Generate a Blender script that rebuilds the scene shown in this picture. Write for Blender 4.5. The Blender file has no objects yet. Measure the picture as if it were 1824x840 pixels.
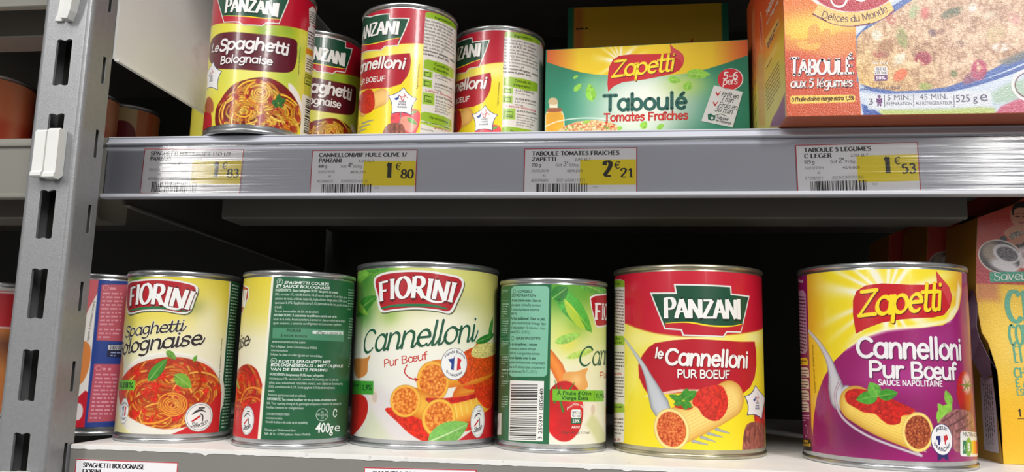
import bpy, bmesh, math, random
import numpy as np
from mathutils import Vector, Matrix
from mathutils.geometry import tessellate_polygon

# ------------------------------------------------------------------ camera
MM = 0.001
CAM = np.array([0.0, 0.0, 58.05])            # millimetres; X along the shelf, Y into it, Z up from the lower deck
YAW, PITCH, ROLL, FPX = math.radians(7.3575), math.radians(8.5053), math.radians(1.2679), 1444.97
scene = bpy.context.scene
COL = scene.collection

def camera_axes():
    cy, sy, cp, sp = math.cos(YAW), math.sin(YAW), math.cos(PITCH), math.sin(PITCH)
    f = np.array([-sy*cp, cy*cp, sp]); r = np.array([cy, sy, 0.0]); u = np.cross(r, f)
    c, s = math.cos(ROLL), math.sin(ROLL)
    return np.array([c*r+s*u, -s*r+c*u, f])
AX = camera_axes()
cam_data = bpy.data.cameras.new('camera')
cam = bpy.data.objects.new('camera', cam_data); COL.objects.link(cam)
cam_data.sensor_fit = 'HORIZONTAL'; cam_data.sensor_width = 36.0
cam_data.lens = FPX/1824*36.0
cam_data.clip_start = 0.01; cam_data.clip_end = 50
M = Matrix.Identity(4)
for i in range(3):
    M[i][0] = AX[0][i]; M[i][1] = AX[1][i]; M[i][2] = -AX[2][i]; M[i][3] = CAM[i]*MM
cam.matrix_world = M
scene.camera = cam

# ------------------------------------------------------------------ light
scene.view_settings.view_transform = 'Standard'
scene.view_settings.look = 'None'
scene.view_settings.gamma = 1.0
scene.view_settings.use_curve_mapping = False
scene.view_settings.exposure = -0.07
w = bpy.data.worlds.new('store_air'); scene.world = w; w.use_nodes = True
w.node_tree.nodes['Background'].inputs[0].default_value = (1.0, 0.985, 0.96, 1)
w.node_tree.nodes['Background'].inputs[1].default_value = 0.25

def area_light(name, loc, target, sx, sy, power, color=(1, 0.98, 0.95)):
    d = bpy.data.lights.new(name, 'AREA'); d.shape = 'RECTANGLE'; d.size = sx; d.size_y = sy
    d.energy = power; d.color = color
    o = bpy.data.objects.new(name, d); COL.objects.link(o); o.location = loc
    v = Vector(target)-Vector(loc)
    o.rotation_euler = v.to_track_quat('-Z', 'Y').to_euler()
    return o
# ceiling luminaires over the aisle: two rows of tubes left and right, and one wide row overhead
area_light('ceiling_tube_left', (-1.45, -1.50, 1.75), (-0.2, 0.5, 0.1), 0.30, 1.3, 24)
area_light('ceiling_tube_right', (1.20, -1.50, 1.75), (0.2, 0.5, 0.1), 0.36, 1.3, 38)
area_light('ceiling_row_middle', (0.0, -0.95, 1.95), (0.0, 0.5, 0.1), 1.8, 0.5, 29)

area_light('far_tube_right', (2.45, -4.4, 1.42), (2.30, -3.9, 0.1), 0.16, 3.2, 46)
area_light('far_tube_left', (-3.05, -4.3, 1.36), (-2.85, -3.8, 0.1), 0.14, 2.6, 34)

# ------------------------------------------------------------------ colour and noise helpers
def lin(c):
    c = np.asarray(c, float)/255.0
    return np.where(c <= 0.04045, c/12.92, ((c+0.055)/1.055)**2.4)

def hash2(ix, iy, seed):
    h = (ix.astype(np.int64)*374761393 + iy.astype(np.int64)*668265263 + seed*974634777) & 0xffffffff
    h = ((h ^ (h >> 13))*1274126177) & 0xffffffff
    return ((h ^ (h >> 16)) & 0xffff)/65535.0

def vnoise(x, y, seed=0):
    ix, iy = np.floor(x), np.floor(y); fx, fy = x-ix, y-iy
    fx = fx*fx*(3-2*fx); fy = fy*fy*(3-2*fy)
    a, b = hash2(ix, iy, seed), hash2(ix+1, iy, seed)
    c, d = hash2(ix, iy+1, seed), hash2(ix+1, iy+1, seed)
    return (a*(1-fx)+b*fx)*(1-fy)+(c*(1-fx)+d*fx)*fy

def fbm(x, y, seed=0, octaves=3):
    t, a, s = 0, 0.5, 0
    for o in range(octaves):
        t = t+a*vnoise(x*2**o, y*2**o, seed+o*17); s += a; a *= 0.5
    return t/s

def voronoi(x, y, seed=0):
    ix, iy = np.floor(x), np.floor(y)
    best = np.full(x.shape, 9.0); cid = np.zeros(x.shape)
    for dx in (-1, 0, 1):
        for dy in (-1, 0, 1):
            jx, jy = ix+dx, iy+dy
            px, py = jx+hash2(jx, jy, seed), jy+hash2(jx, jy, seed+5)
            d = np.hypot(px-x, py-y); m = d < best
            best = np.where(m, d, best); cid = np.where(m, hash2(jx, jy, seed+9), cid)
    return best, cid

def smooth(pts, n=6, closed=False):
    """Catmull-Rom through the points"""
    p = [np.asarray(q, float) for q in pts]
    if len(p) < 3: return p
    out = []
    m = len(p) if closed else len(p)-1
    for i in range(m):
        if closed: a, b, c, d = p[i-1], p[i], p[(i+1) % len(p)], p[(i+2) % len(p)]
        else: a, b, c, d = p[max(i-1, 0)], p[i], p[i+1], p[min(i+2, len(p)-1)]
        for k in range(n):
            t = k/n
            out.append(0.5*((2*b)+(c-a)*t+(2*a-5*b+4*c-d)*t*t+(3*b-a-3*c+d)*t**3))
    if not closed: out.append(p[-1])
    return out

def arc(cx, cy, rx, ry, a0, a1, n=14):
    return [(cx+rx*math.cos(math.radians(a0+(a1-a0)*i/n)), cy+ry*math.sin(math.radians(a0+(a1-a0)*i/n))) for i in range(n+1)]

# ------------------------------------------------------------------ surfaces that carry print
def ray(px, py):
    return AX.T @ np.array([(px-912)/FPX, -(py-420)/FPX, 1.0])

class Surface:
    crop = (0, 0, 1.0)
    def zoom(self, x0, y0, s): self.crop = (x0, y0, s); return self
    def p(self, x, y):
        x0, y0, s = self.crop
        return self.hit(x0+x/s, y0+y/s)
    def pts(self, L): return [self.p(*q) for q in L]
    def mm(self, px): return px/self.crop[2]*self.mmpp

class Cyl(Surface):
    """upright cylinder; u = arc length in mm from the point that faces the aisle, v = height in mm"""
    def __init__(s, X, Y, z0, R):
        s.c = np.array([X, Y, z0]); s.R = R
        s.a0 = math.atan2(CAM[1]-Y, CAM[0]-X)
        s.mmpp = (math.hypot(CAM[1]-Y, CAM[0]-X)-R)/FPX*1.0
    def hit(s, px, py):
        d = ray(px, py); o = CAM-s.c
        A = d[0]**2+d[1]**2; B = o[0]*d[0]+o[1]*d[1]; Cc = o[0]**2+o[1]**2-s.R**2
        D = B*B-A*Cc
        t = (-B-math.sqrt(max(D, 0)))/A
        q = o+d*t
        a = math.atan2(q[1], q[0])-s.a0
        a = (a+math.pi) % (2*math.pi)-math.pi
        return np.array([a*s.R, q[2]])
    def xyz(s, u, v, off=0.0):
        a = s.a0+np.asarray(u)/s.R; r = s.R+off
        return np.stack([s.c[0]+r*np.cos(a), s.c[1]+r*np.sin(a), s.c[2]+np.asarray(v)+0*a], -1)
    slab = 2.0

class Flat(Surface):
    """rectangle; origin at lower left, u along ux, v along uz, print on the side of the normal n"""
    def __init__(s, o, ux, uz):
        s.o = np.asarray(o, float); s.ux = np.asarray(ux, float)/np.linalg.norm(ux)
        s.uz = np.asarray(uz, float)/np.linalg.norm(uz); s.n = np.cross(s.ux, s.uz)
        s.mmpp = np.linalg.norm(s.o-CAM)/FPX
    def hit(s, px, py):
        d = ray(px, py); t = np.dot(s.o-CAM, s.n)/np.dot(d, s.n)
        q = CAM+d*t-s.o
        return np.array([np.dot(q, s.ux), np.dot(q, s.uz)])
    def xyz(s, u, v, off=0.0):
        u = np.asarray(u, float)[..., None]; v = np.asarray(v, float)[..., None]
        return s.o+u*s.ux+v*s.uz+np.asarray(off, float)[..., None]*s.n
    slab = None

# ------------------------------------------------------------------ materials
def new_mat(name):
    m = bpy.data.materials.new(name); m.use_nodes = True
    return m, m.node_tree, m.node_tree.nodes['Principled BSDF']

def attr_mat(name, rough=0.35, coat=0.0, bump=0.0, bscale=900, spec=0.5, metallic=0.0, ripple=0.0):
    m, nt, b = new_mat(name)
    a = nt.nodes.new('ShaderNodeAttribute'); a.attribute_name = 'print'
    nz = nt.nodes.new('ShaderNodeTexNoise'); nz.inputs['Scale'].default_value = 60
    geo = nt.nodes.new('ShaderNodeNewGeometry')
    nt.links.new(geo.outputs['Position'], nz.inputs['Vector'])
    mr = nt.nodes.new('ShaderNodeMapRange'); mr.inputs['To Min'].default_value = rough-0.05; mr.inputs['To Max'].default_value = rough+0.08
    nt.links.new(nz.outputs['Fac'], mr.inputs['Value']); nt.links.new(mr.outputs['Result'], b.inputs['Roughness'])
    nt.links.new(a.outputs['Color'], b.inputs['Base Color'])
    b.inputs['Specular IOR Level'].default_value = spec
    b.inputs['Coat Weight'].default_value = coat; b.inputs['Coat Roughness'].default_value = 0.12
    b.inputs['Metallic'].default_value = metallic
    if bump:
        n2 = nt.nodes.new('ShaderNodeTexNoise'); n2.inputs['Scale'].default_value = bscale; n2.inputs['Detail'].default_value = 2
        nt.links.new(geo.outputs['Position'], n2.inputs['Vector'])
        bp = nt.nodes.new('ShaderNodeBump'); bp.inputs['Strength'].default_value = bump; bp.inputs['Distance'].default_value = 0.0004
        nt.links.new(n2.outputs['Fac'], bp.inputs['Height']); nt.links.new(bp.outputs['Normal'], b.inputs['Normal'])
        if coat: nt.links.new(bp.outputs['Normal'], b.inputs['Coat Normal'])
    return m

def paint_mat(name, c, rough=0.45, metallic=0.0, var=0.10, vscale=40, bump=0.0, bscale=1500, dirt=None, dscale=25, dlo=0.55, dhi=0.75, spec=0.5):
    m, nt, b = new_mat(name)
    geo = nt.nodes.new('ShaderNodeNewGeometry')
    nz = nt.nodes.new('ShaderNodeTexNoise'); nz.inputs['Scale'].default_value = vscale; nz.inputs['Detail'].default_value = 5
    nt.links.new(geo.outputs['Position'], nz.inputs['Vector'])
    cr = nt.nodes.new('ShaderNodeValToRGB'); lc = lin(c)
    cr.color_ramp.elements[0].position = 0.3; cr.color_ramp.elements[1].position = 0.7
    cr.color_ramp.elements[0].color = (*(lc*(1-var)), 1); cr.color_ramp.elements[1].color = (*np.minimum(lc*(1+var), 1), 1)
    nt.links.new(nz.outputs['Fac'], cr.inputs['Fac'])
    out = cr.outputs['Color']
    if dirt is not None:
        n3 = nt.nodes.new('ShaderNodeTexNoise'); n3.inputs['Scale'].default_value = dscale; n3.inputs['Detail'].default_value = 8
        n3.inputs['Roughness'].default_value = 0.7
        nt.links.new(geo.outputs['Position'], n3.inputs['Vector'])
        mp = nt.nodes.new('ShaderNodeMapRange'); mp.inputs['From Min'].default_value = dlo; mp.inputs['From Max'].default_value = dhi
        nt.links.new(n3.outputs['Fac'], mp.inputs['Value'])
        mx = nt.nodes.new('ShaderNodeMixRGB'); mx.inputs['Color2'].default_value = (*lin(dirt), 1)
        nt.links.new(mp.outputs['Result'], mx.inputs['Fac']); nt.links.new(out, mx.inputs['Color1']); out = mx.outputs['Color']
    nt.links.new(out, b.inputs['Base Color'])
    b.inputs['Roughness'].default_value = rough; b.inputs['Metallic'].default_value = metallic
    b.inputs['Specular IOR Level'].default_value = spec
    if bump:
        n2 = nt.nodes.new('ShaderNodeTexNoise'); n2.inputs['Scale'].default_value = bscale; n2.inputs['Detail'].default_value = 2
        nt.links.new(geo.outputs['Position'], n2.inputs['Vector'])
        bp = nt.nodes.new('ShaderNodeBump'); bp.inputs['Strength'].default_value = bump; bp.inputs['Distance'].default_value = 0.0003
        nt.links.new(n2.outputs['Fac'], bp.inputs['Height']); nt.links.new(bp.outputs['Normal'], b.inputs['Normal'])
    return m

MAT_INK = attr_mat('printed_can_paper', 0.38, coat=0.25)
MAT_INK_GLOSS = attr_mat('varnished_can_paper', 0.30, coat=0.5, bump=0.10, bscale=500)
MAT_CARTON = attr_mat('printed_carton', 0.42, coat=0.15, bump=0.12, bscale=500)
MAT_CARTON_GRAIN = attr_mat('grained_glossy_carton', 0.34, coat=0.35, bump=0.45, bscale=1300)
MAT_PAPER = attr_mat('card_paper', 0.7, spec=0.2)
MAT_TIN = paint_mat('tin_plate', (186, 188, 190), 0.27, 0.92, 0.12, 120, 0.05, 300)
MAT_TIN_GOLD = paint_mat('lacquered_tin_plate', (188, 182, 158), 0.28, 0.9, 0.12, 120, 0.05, 300)
MAT_POST = paint_mat('silver_grey_enamel', (150, 151, 154), 0.36, 0.35, 0.05, 300, 0.25, 900)
MAT_RAIL = paint_mat('rail_grey_plastic', (184, 186, 198), 0.5, 0.0, 0.03, 20)
MAT_RAIL_LIP = paint_mat('rail_lip_plastic', (196, 198, 206), 0.3, 0.0, 0.03, 60)
MAT_DECK = paint_mat('white_shelf_enamel', (238, 237, 234), 0.45, 0.0, 0.04, 60, 0.1, 500, dirt=(140, 138, 135), dscale=90, dlo=0.62, dhi=0.76)
MAT_UNDER = paint_mat('greige_shelf_enamel', (98, 94, 87), 0.55, 0.0, 0.06, 15)
MAT_PLATE = paint_mat('cream_bracket_enamel', (238, 238, 236), 0.42, 0.0, 0.04, 9, dirt=(176, 166, 146), dscale=14, dlo=0.6, dhi=0.95)
MAT_BACK = paint_mat('dark_back_panel', (44, 44, 42), 0.7, 0.0, 0.1, 8)
MAT_LOWRAIL = paint_mat('worn_grey_rail', (133, 131, 126), 0.5, 0.0, 0.05, 12, dirt=(160, 158, 152), dscale=60, dlo=0.6, dhi=0.8)
MAT_OLDRAIL = paint_mat('beige_grey_rail', (126, 124, 116), 0.5, 0.0, 0.04, 8)
MAT_CLIP = paint_mat('white_clip_plastic', (226, 227, 224), 0.35, 0.0, 0.02, 50)
MAT_CARD_EDGE = paint_mat('raw_cardboard', (150, 110, 78), 0.8, 0.0, 0.08, 80)
MAT_PURPLE = paint_mat('purple_torn_cardboard', (128, 108, 126), 0.75, 0.0, 0.08, 60)

def cover_mat():
    m = bpy.data.materials.new('clear_ridged_plastic'); m.use_nodes = True; nt = m.node_tree
    nt.nodes.clear()
    out = nt.nodes.new('ShaderNodeOutputMaterial'); mix = nt.nodes.new('ShaderNodeMixShader')
    tr = nt.nodes.new('ShaderNodeBsdfTransparent'); tr.inputs[0].default_value = (1.0, 1.0, 1.0, 1)
    gl = nt.nodes.new('ShaderNodeBsdfGlossy'); gl.inputs['Roughness'].default_value = 0.13
    geo = nt.nodes.new('ShaderNodeNewGeometry'); sep = nt.nodes.new('ShaderNodeSeparateXYZ')
    nt.links.new(geo.outputs['Position'], sep.inputs[0])
    # fine horizontal ridges of the extrusion, with slow drift along the rail
    mp = nt.nodes.new('ShaderNodeMapping'); mp.inputs['Scale'].default_value = (3.0, 0.0, 1.0)
    nt.links.new(geo.outputs['Position'], mp.inputs['Vector'])
    n1 = nt.nodes.new('ShaderNodeTexNoise'); n1.inputs['Scale'].default_value = 380; n1.inputs['Detail'].default_value = 2.5
    mp.inputs['Scale'].default_value = (0.018, 0.0, 1.0)
    nt.links.new(mp.outputs['Vector'], n1.inputs['Vector'])
    bp = nt.nodes.new('ShaderNodeBump'); bp.inputs['Strength'].default_value = 1.0; bp.inputs['Distance'].default_value = 0.0005
    nt.links.new(n1.outputs['Fac'], bp.inputs['Height'])
    nt.links.new(bp.outputs['Normal'], gl.inputs['Normal'])
    fr = nt.nodes.new('ShaderNodeFresnel'); fr.inputs['IOR'].default_value = 1.55
    mul = nt.nodes.new('ShaderNodeMath'); mul.operation = 'MULTIPLY'; mul.inputs[1].default_value = 0.95
    nt.links.new(fr.outputs[0], mul.inputs[0])
    nt.links.new(mul.outputs[0], mix.inputs[0]); nt.links.new(tr.outputs[0], mix.inputs[1]); nt.links.new(gl.outputs[0], mix.inputs[2])
    nt.links.new(mix.outputs[0], out.inputs[0])
    return m
MAT_COVER = cover_mat()

# ------------------------------------------------------------------ objects
def empty(name, loc_mm, label=None, category=None, group=None, rz=0.0):
    o = bpy.data.objects.new(name, None); COL.objects.link(o)
    o.location = Vector(loc_mm)*MM; o.rotation_euler = (0, 0, rz)
    o.empty_display_size = 0.02
    if label: o['label'] = label
    if category: o['category'] = category
    if group: o['group'] = group
    return o

def mesh_obj(name, verts_mm, faces, mat, parent=None, smooth_=False, colors=None, kind=None, label=None):
    """verts in world millimetres; stored relative to the parent's origin"""
    v = np.asarray(verts_mm, float)
    base = np.zeros(3)
    q = parent
    while q is not None:
        base = base+np.array(q.location)/MM; q = q.parent
    v = (v-base)*MM
    me = bpy.data.meshes.new(name)
    if isinstance(faces, np.ndarray) and faces.ndim == 2:
        n = faces.shape[1]; nf = len(faces)
        me.vertices.add(len(v)); me.vertices.foreach_set('co', v.astype(np.float32).ravel())
        me.loops.add(nf*n); me.loops.foreach_set('vertex_index', faces.astype(np.int32).ravel())
        me.polygons.add(nf); me.polygons.foreach_set('loop_start', np.arange(0, nf*n, n, dtype=np.int32))
        me.update(calc_edges=True)
    else:
        me.from_pydata([tuple(x) for x in v], [], [tuple(f) for f in faces]); me.update()
    if smooth_: me.polygons.foreach_set('use_smooth', np.ones(len(me.polygons), bool))
    if colors is not None:
        a = me.color_attributes.new('print', 'FLOAT_COLOR', 'POINT')
        c = np.ones((len(v), 4), np.float32); c[:, :3] = colors
        a.data.foreach_set('color', c.ravel())
    me.materials.append(mat)
    o = bpy.data.objects.new(name, me); COL.objects.link(o)
    if parent is not None: o.parent = parent
    if kind: o['kind'] = kind
    if label: o['label'] = label
    return o

def bm_obj(name, bm, mat, parent=None, bevel=0.0, smooth_=False, kind=None, label=None):
    if bevel:
        bmesh.ops.bevel(bm, geom=[e for e in bm.edges if e.calc_face_angle(0) > 0.6], offset=bevel, segments=2, affect='EDGES', profile=0.5)
    bmesh.ops.recalc_face_normals(bm, faces=bm.faces[:])
    bm.verts.index_update()
    v = [tuple(x.co) for x in bm.verts]; f = [[x.index for x in fc.verts] for fc in bm.faces]
    bm.free()
    return mesh_obj(name, v, f, mat, parent, smooth_, kind=kind, label=label)

def add_box(bm, x0, x1, y0, y1, z0, z1):
    vs = [bm.verts.new((x, y, z)) for z in (z0, z1) for y in (y0, y1) for x in (x0, x1)]
    for f in ((0, 2, 3, 1), (4, 5, 7, 6), (0, 1, 5, 4), (2, 6, 7, 3), (0, 4, 6, 2), (1, 3, 7, 5)):
        bm.faces.new([vs[i] for i in f])

def box_obj(name, b, mat, parent=None, bevel=0.0, kind=None, label=None):
    bm = bmesh.new(); add_box(bm, *b)
    return bm_obj(name, bm, mat, parent, bevel, kind=kind, label=label)

def extrude_profile(bm, prof, x0, x1):
    """closed (y,z) profile extruded along X"""
    a = [bm.verts.new((x0, y, z)) for y, z in prof]; b = [bm.verts.new((x1, y, z)) for y, z in prof]
    n = len(prof)
    for i in range(n): bm.faces.new((a[i], a[(i+1) % n], b[(i+1) % n], b[i]))
    bm.faces.new(a); bm.faces.new(b[::-1])

def lathe(prof, c, n=96):
    """(r,z) profile about the vertical axis at c -> verts, quads"""
    prof = np.asarray(prof, float); m = len(prof)
    th = np.linspace(0, 2*math.pi, n, endpoint=False)
    v = np.stack([c[0]+prof[None, :, 0]*np.cos(th)[:, None], c[1]+prof[None, :, 0]*np.sin(th)[:, None],
                  c[2]+prof[None, :, 1]+0*th[:, None]], -1).reshape(-1, 3)
    f = []
    for i in range(n):
        j = (i+1) % n
        for k in range(m-1): f.append((i*m+k, j*m+k, j*m+k+1, i*m+k+1))
    return v, np.array(f)
# ------------------------------------------------------------------ print: painted grid that becomes a vertex-coloured sheet
class Canvas:
    def __init__(s, surf, u0, u1, v0, v1, step=0.36, base=(240, 238, 230)):
        s.surf = surf; s.us = np.arange(u0, u1+step, step); s.vs = np.arange(v0, v1+step*0.5, step)
        s.vs[-1] = v1; s.step = step
        s.U, s.V = np.meshgrid(s.us, s.vs)
        s.rgb = np.empty(s.U.shape+(3,)); s.rgb[:] = base
    def _win(s, pts, pad):
        p = np.asarray(pts); i0 = np.searchsorted(s.us, p[:, 0].min()-pad); i1 = np.searchsorted(s.us, p[:, 0].max()+pad)
        j0 = np.searchsorted(s.vs, p[:, 1].min()-pad); j1 = np.searchsorted(s.vs, p[:, 1].max()+pad)
        return slice(j0, j1+1), slice(i0, i1+1)
    def blend(s, w, color, a):
        U, V = s.U[w], s.V[w]
        if U.size == 0: return
        c = color(U, V) if callable(color) else np.asarray(color, float)
        s.rgb[w] = s.rgb[w]*(1-a[..., None])+c*a[..., None]
    def mask(s, pts, w=None, soft=None):
        """antialiased inside mask of a polygon in uv"""
        p = np.asarray(pts); soft = soft or s.step
        w = w or s._win(p, soft)
        U, V = s.U[w], s.V[w]
        ins = np.zeros(U.shape, bool); dist = np.full(U.shape, 1e9)
        for a, b in zip(p, np.roll(p, -1, 0)):
            c = ((a[1] > V) != (b[1] > V))
            den = (b[1]-a[1]) if abs(b[1]-a[1]) > 1e-9 else 1e-9
            ins ^= c & (U < (b[0]-a[0])*(V-a[1])/den+a[0])
            ab = b-a; L = max(ab@ab, 1e-9)
            t = np.clip(((U-a[0])*ab[0]+(V-a[1])*ab[1])/L, 0, 1)
            dist = np.minimum(dist, np.hypot(U-a[0]-t*ab[0], V-a[1]-t*ab[1]))
        sd = np.where(ins, -dist, dist)
        return w, np.clip(0.5-sd/soft, 0, 1)
    def poly(s, pts, color, alpha=1.0, soft=None, sm=False, tex=None):
        if sm: pts = smooth(pts, 5, True)
        w, a = s.mask(pts, None, soft)
        if tex is not None: a = a*tex(s.U[w], s.V[w])
        s.blend(w, color, a*alpha)
    def ell(s, c, rx, ry, color, alpha=1.0, soft=None, rot=0.0, tex=None):
        R = max(rx, ry)+(soft or 0)
        w = s._win([c], R+s.step)
        U, V = s.U[w]-c[0], s.V[w]-c[1]
        cr, sr = math.cos(rot), math.sin(rot)
        x, y = U*cr+V*sr, -U*sr+V*cr
        r = np.sqrt((x/rx)**2+(y/ry)**2+1e-9)
        d = (r-1)*min(rx, ry)
        a = np.clip(0.5-d/(soft or s.step), 0, 1)
        if tex is not None: a = a*tex(s.U[w], s.V[w])
        s.blend(w, color, a*alpha)
    def glow(s, c, r, color, alpha=1.0, ry=None):
        ry = ry or r
        w = s._win([c], max(r, ry)*2.2)
        d2 = ((s.U[w]-c[0])/r)**2+((s.V[w]-c[1])/ry)**2
        s.blend(w, color, np.exp(-d2)*alpha)
    def stroke(s, pts, wid, color, edge=None, alpha=1.0, clip=None, ex=2.0):
        p = np.asarray(pts, float); n = len(p)
        wd = np.full(n, wid/2.0) if np.isscalar(wid) else np.asarray(wid)/2.0
        w = s._win(p, wd.max()+s.step)
        U, V = s.U[w], s.V[w]
        if U.size == 0: return
        best = np.full(U.shape, 1e9); rr = np.full(U.shape, 1.0)
        for i in range(n-1):
            a, b = p[i], p[i+1]; ab = b-a; L = max(ab@ab, 1e-9)
            t = np.clip(((U-a[0])*ab[0]+(V-a[1])*ab[1])/L, 0, 1)
            r = wd[i]*(1-t)+wd[i+1]*t
            d = np.hypot(U-a[0]-t*ab[0], V-a[1]-t*ab[1])
            m = d-r < best-rr if i else np.ones(U.shape, bool)
            best = np.where(m, d, best); rr = np.where(m, r, rr)
        a = np.clip(0.5-(best-rr)/s.step, 0, 1)*alpha
        if clip is not None: a = a*clip[w]
        if edge is not None:
            k = np.clip(best/np.maximum(rr, 1e-6), 0, 1)[..., None]**ex
            c = np.asarray(color, float)*(1-k)+np.asarray(edge, float)*k
        else: c = np.asarray(color, float)
        s.rgb[w] = s.rgb[w]*(1-a[..., None])+c*a[..., None]
    def full_mask(s, pts, sm=False):
        if sm: pts = smooth(pts, 5, True)
        full = np.zeros(s.U.shape); w, a = s.mask(pts); full[w] = a
        return full
    def vgrad(s, stops):
        """stops: (v, colour) bottom to top"""
        vv = np.array([q[0] for q in stops]); cc = np.array([q[1] for q in stops], float)
        o = np.argsort(vv); vv, cc = vv[o], cc[o]
        for k in range(3): s.rgb[..., k] = np.interp(s.V, vv, cc[:, k])
    def sheet(s, name, mat, parent, wrap=False, off=0.0, label=None):
        us, rgb = s.us, s.rgb
        if wrap:                                     # carry the last columns round the hidden back
            full = 2*math.pi*s.surf.R
            ext = np.linspace(us[-1], us[0]+full, 26)[1:]
            us = np.concatenate([us, ext]); t = np.linspace(0, 1, 26)[1:, None]
            e = s.rgb[:, -1][:, None, :]*(1-t)+s.rgb[:, 0][:, None, :]*t
            rgb = np.concatenate([rgb, e], 1)
        U, V = np.meshgrid(us, s.vs)
        v = s.surf.xyz(U, V, off).reshape(-1, 3)
        h, w_ = U.shape
        i = np.arange((h-1)*(w_-1)); r, c = i//(w_-1), i % (w_-1); a = r*w_+c
        f = np.stack([a, a+1, a+w_+1, a+w_], 1)
        return mesh_obj(name, v, f, mat, parent, bool(s.surf.slab), lin(np.clip(rgb, 0, 255)).reshape(-1, 3), label=label)

# ------------------------------------------------------------------ print: crisp lettering laid on the sheet
LAYER = 0.035
class Print:
    """collects flat pieces in (u,v) with a colour and a layer, then lays them on the surface as one mesh"""
    def __init__(s, surf, base=1):
        s.surf = surf; s.v = []; s.f = []; s.c = []; s.l = []; s.base = base; s.n = 0
    def add(s, pts, faces, color, layer=0):
        pts = np.asarray(pts, float)
        if len(pts) == 0: return
        s.v.append(pts); s.f += [tuple(i+s.n for i in f) for f in faces]; s.n += len(pts)
        s.c.append(np.tile(lin(color), (len(pts), 1))); s.l.append(np.full(len(pts), layer+0.07*(len(s.l) % 11)))
    def poly(s, pts, color, layer=0):
        """filled outline, cut into narrow slabs so that it follows a curved surface"""
        pts = [np.asarray(q, float) for q in pts]
        bm = bmesh.new(); vs = [bm.verts.new((q[0], q[1], 0)) for q in pts]
        tris = tessellate_polygon([[Vector((q[0], q[1], 0)) for q in pts]])
        for t in tris:
            try: bm.faces.new([vs[i] for i in t])
            except ValueError: pass
        if s.surf.slab:
            u0 = min(q[0] for q in pts); u1 = max(q[0] for q in pts); x = math.ceil(u0/s.surf.slab)*s.surf.slab
            while x < u1:
                bmesh.ops.bisect_plane(bm, geom=bm.verts[:]+bm.edges[:]+bm.faces[:], plane_co=(x+1e-4, 0, 0), plane_no=(1, 0, 0), dist=1e-6)
                x += s.surf.slab
        bm.verts.index_update()
        s.add([(v.co.x, v.co.y) for v in bm.verts], [[v.index for v in f.verts] for f in bm.faces], color, layer)
        bm.free()
    def rect(s, u0, v0, u1, v1, color, layer=0): s.poly([(u0, v0), (u1, v0), (u1, v1), (u0, v1)], color, layer)
    def disc(s, c, rx, ry, color, layer=0, n=40): s.poly(arc(c[0], c[1], rx, ry, 0, 360, n)[:-1], color, layer)
    def ring(s, c, rx, ry, wd, color, layer=0, a0=0, a1=360): s.line(arc(c[0], c[1], rx, ry, a0, a1, 40), wd, color, layer)
    def line(s, pts, wid, color, layer=0, cap=True):
        """ribbon of varying width; sharp corners are split and joined with a disc, wide ribbons get inner rows"""
        p = [np.asarray(q, float) for q in pts]
        q = [p[0]]
        for b in p[1:]:
            if np.hypot(*(b-q[-1])) > 1e-4: q.append(b)
        n = len(q)
        if n < 2: return
        wd = np.full(n, wid/2.0) if np.isscalar(wid) else np.interp(np.linspace(0, 1, n), np.linspace(0, 1, len(wid)), wid)/2
        runs = []; start = 0
        for i in range(1, n-1):
            d1 = q[i]-q[i-1]; d2 = q[i+1]-q[i]
            if abs(math.atan2(d1[0]*d2[1]-d1[1]*d2[0], d1@d2)) > 0.55: runs.append((start, i)); start = i
        runs.append((start, n-1))
        V, F = [], []
        def disc(c, r):
            k0 = len(V); m = 12; V.append(c)
            rings = [r] if r < 1.2 else [r*.5, r]
            for rr in rings: V.extend(c+rr*np.array([math.cos(2*math.pi*j/m), math.sin(2*math.pi*j/m)]) for j in range(m))
            for j in range(m):
                F.append((k0, k0+1+j, k0+1+(j+1) % m))
                if len(rings) > 1: F.append((k0+1+j, k0+1+m+j, k0+1+m+(j+1) % m, k0+1+(j+1) % m))
        for (i0, i1) in runs:
            P, Wd = [], []
            for i in range(i0, i1):
                L = np.hypot(*(q[i+1]-q[i])); m = max(1, int(math.ceil(L/1.5)))
                for k in range(m): t = k/m; P.append(q[i]*(1-t)+q[i+1]*t); Wd.append(wd[i]*(1-t)+wd[i+1]*t)
            P.append(q[i1]); Wd.append(wd[i1])
            c = max(2, int(math.ceil(2*max(Wd)/1.4))+1) if s.surf.slab else 2
            k0 = len(V)
            for i in range(len(P)):
                a = P[max(i-1, 0)]; b = P[min(i+1, len(P)-1)]; d = (b-a)/max(np.hypot(*(b-a)), 1e-9)
                nn = np.array([-d[1], d[0]])
                V.extend(P[i]+nn*Wd[i]*(1-2*j/(c-1)) for j in range(c))
            for i in range(len(P)-1):
                for j in range(c-1):
                    a = k0+i*c+j; F.append((a, a+1, a+c+1, a+c))
        for (i0, i1) in runs[1:]: disc(q[i0], wd[i0])
        if cap: disc(q[0], wd[0]); disc(q[-1], wd[-1])
        s.add(V, F, color, layer)
    def done(s, name, parent, mat, label=None):
        if not s.v: return None
        P = np.concatenate(s.v); L = np.concatenate(s.l)
        xyz = s.surf.xyz(P[:, 0], P[:, 1], (s.base+L)*LAYER)
        return mesh_obj(name, xyz, s.f, mat, parent, False, np.concatenate(s.c), label=label)

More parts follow.
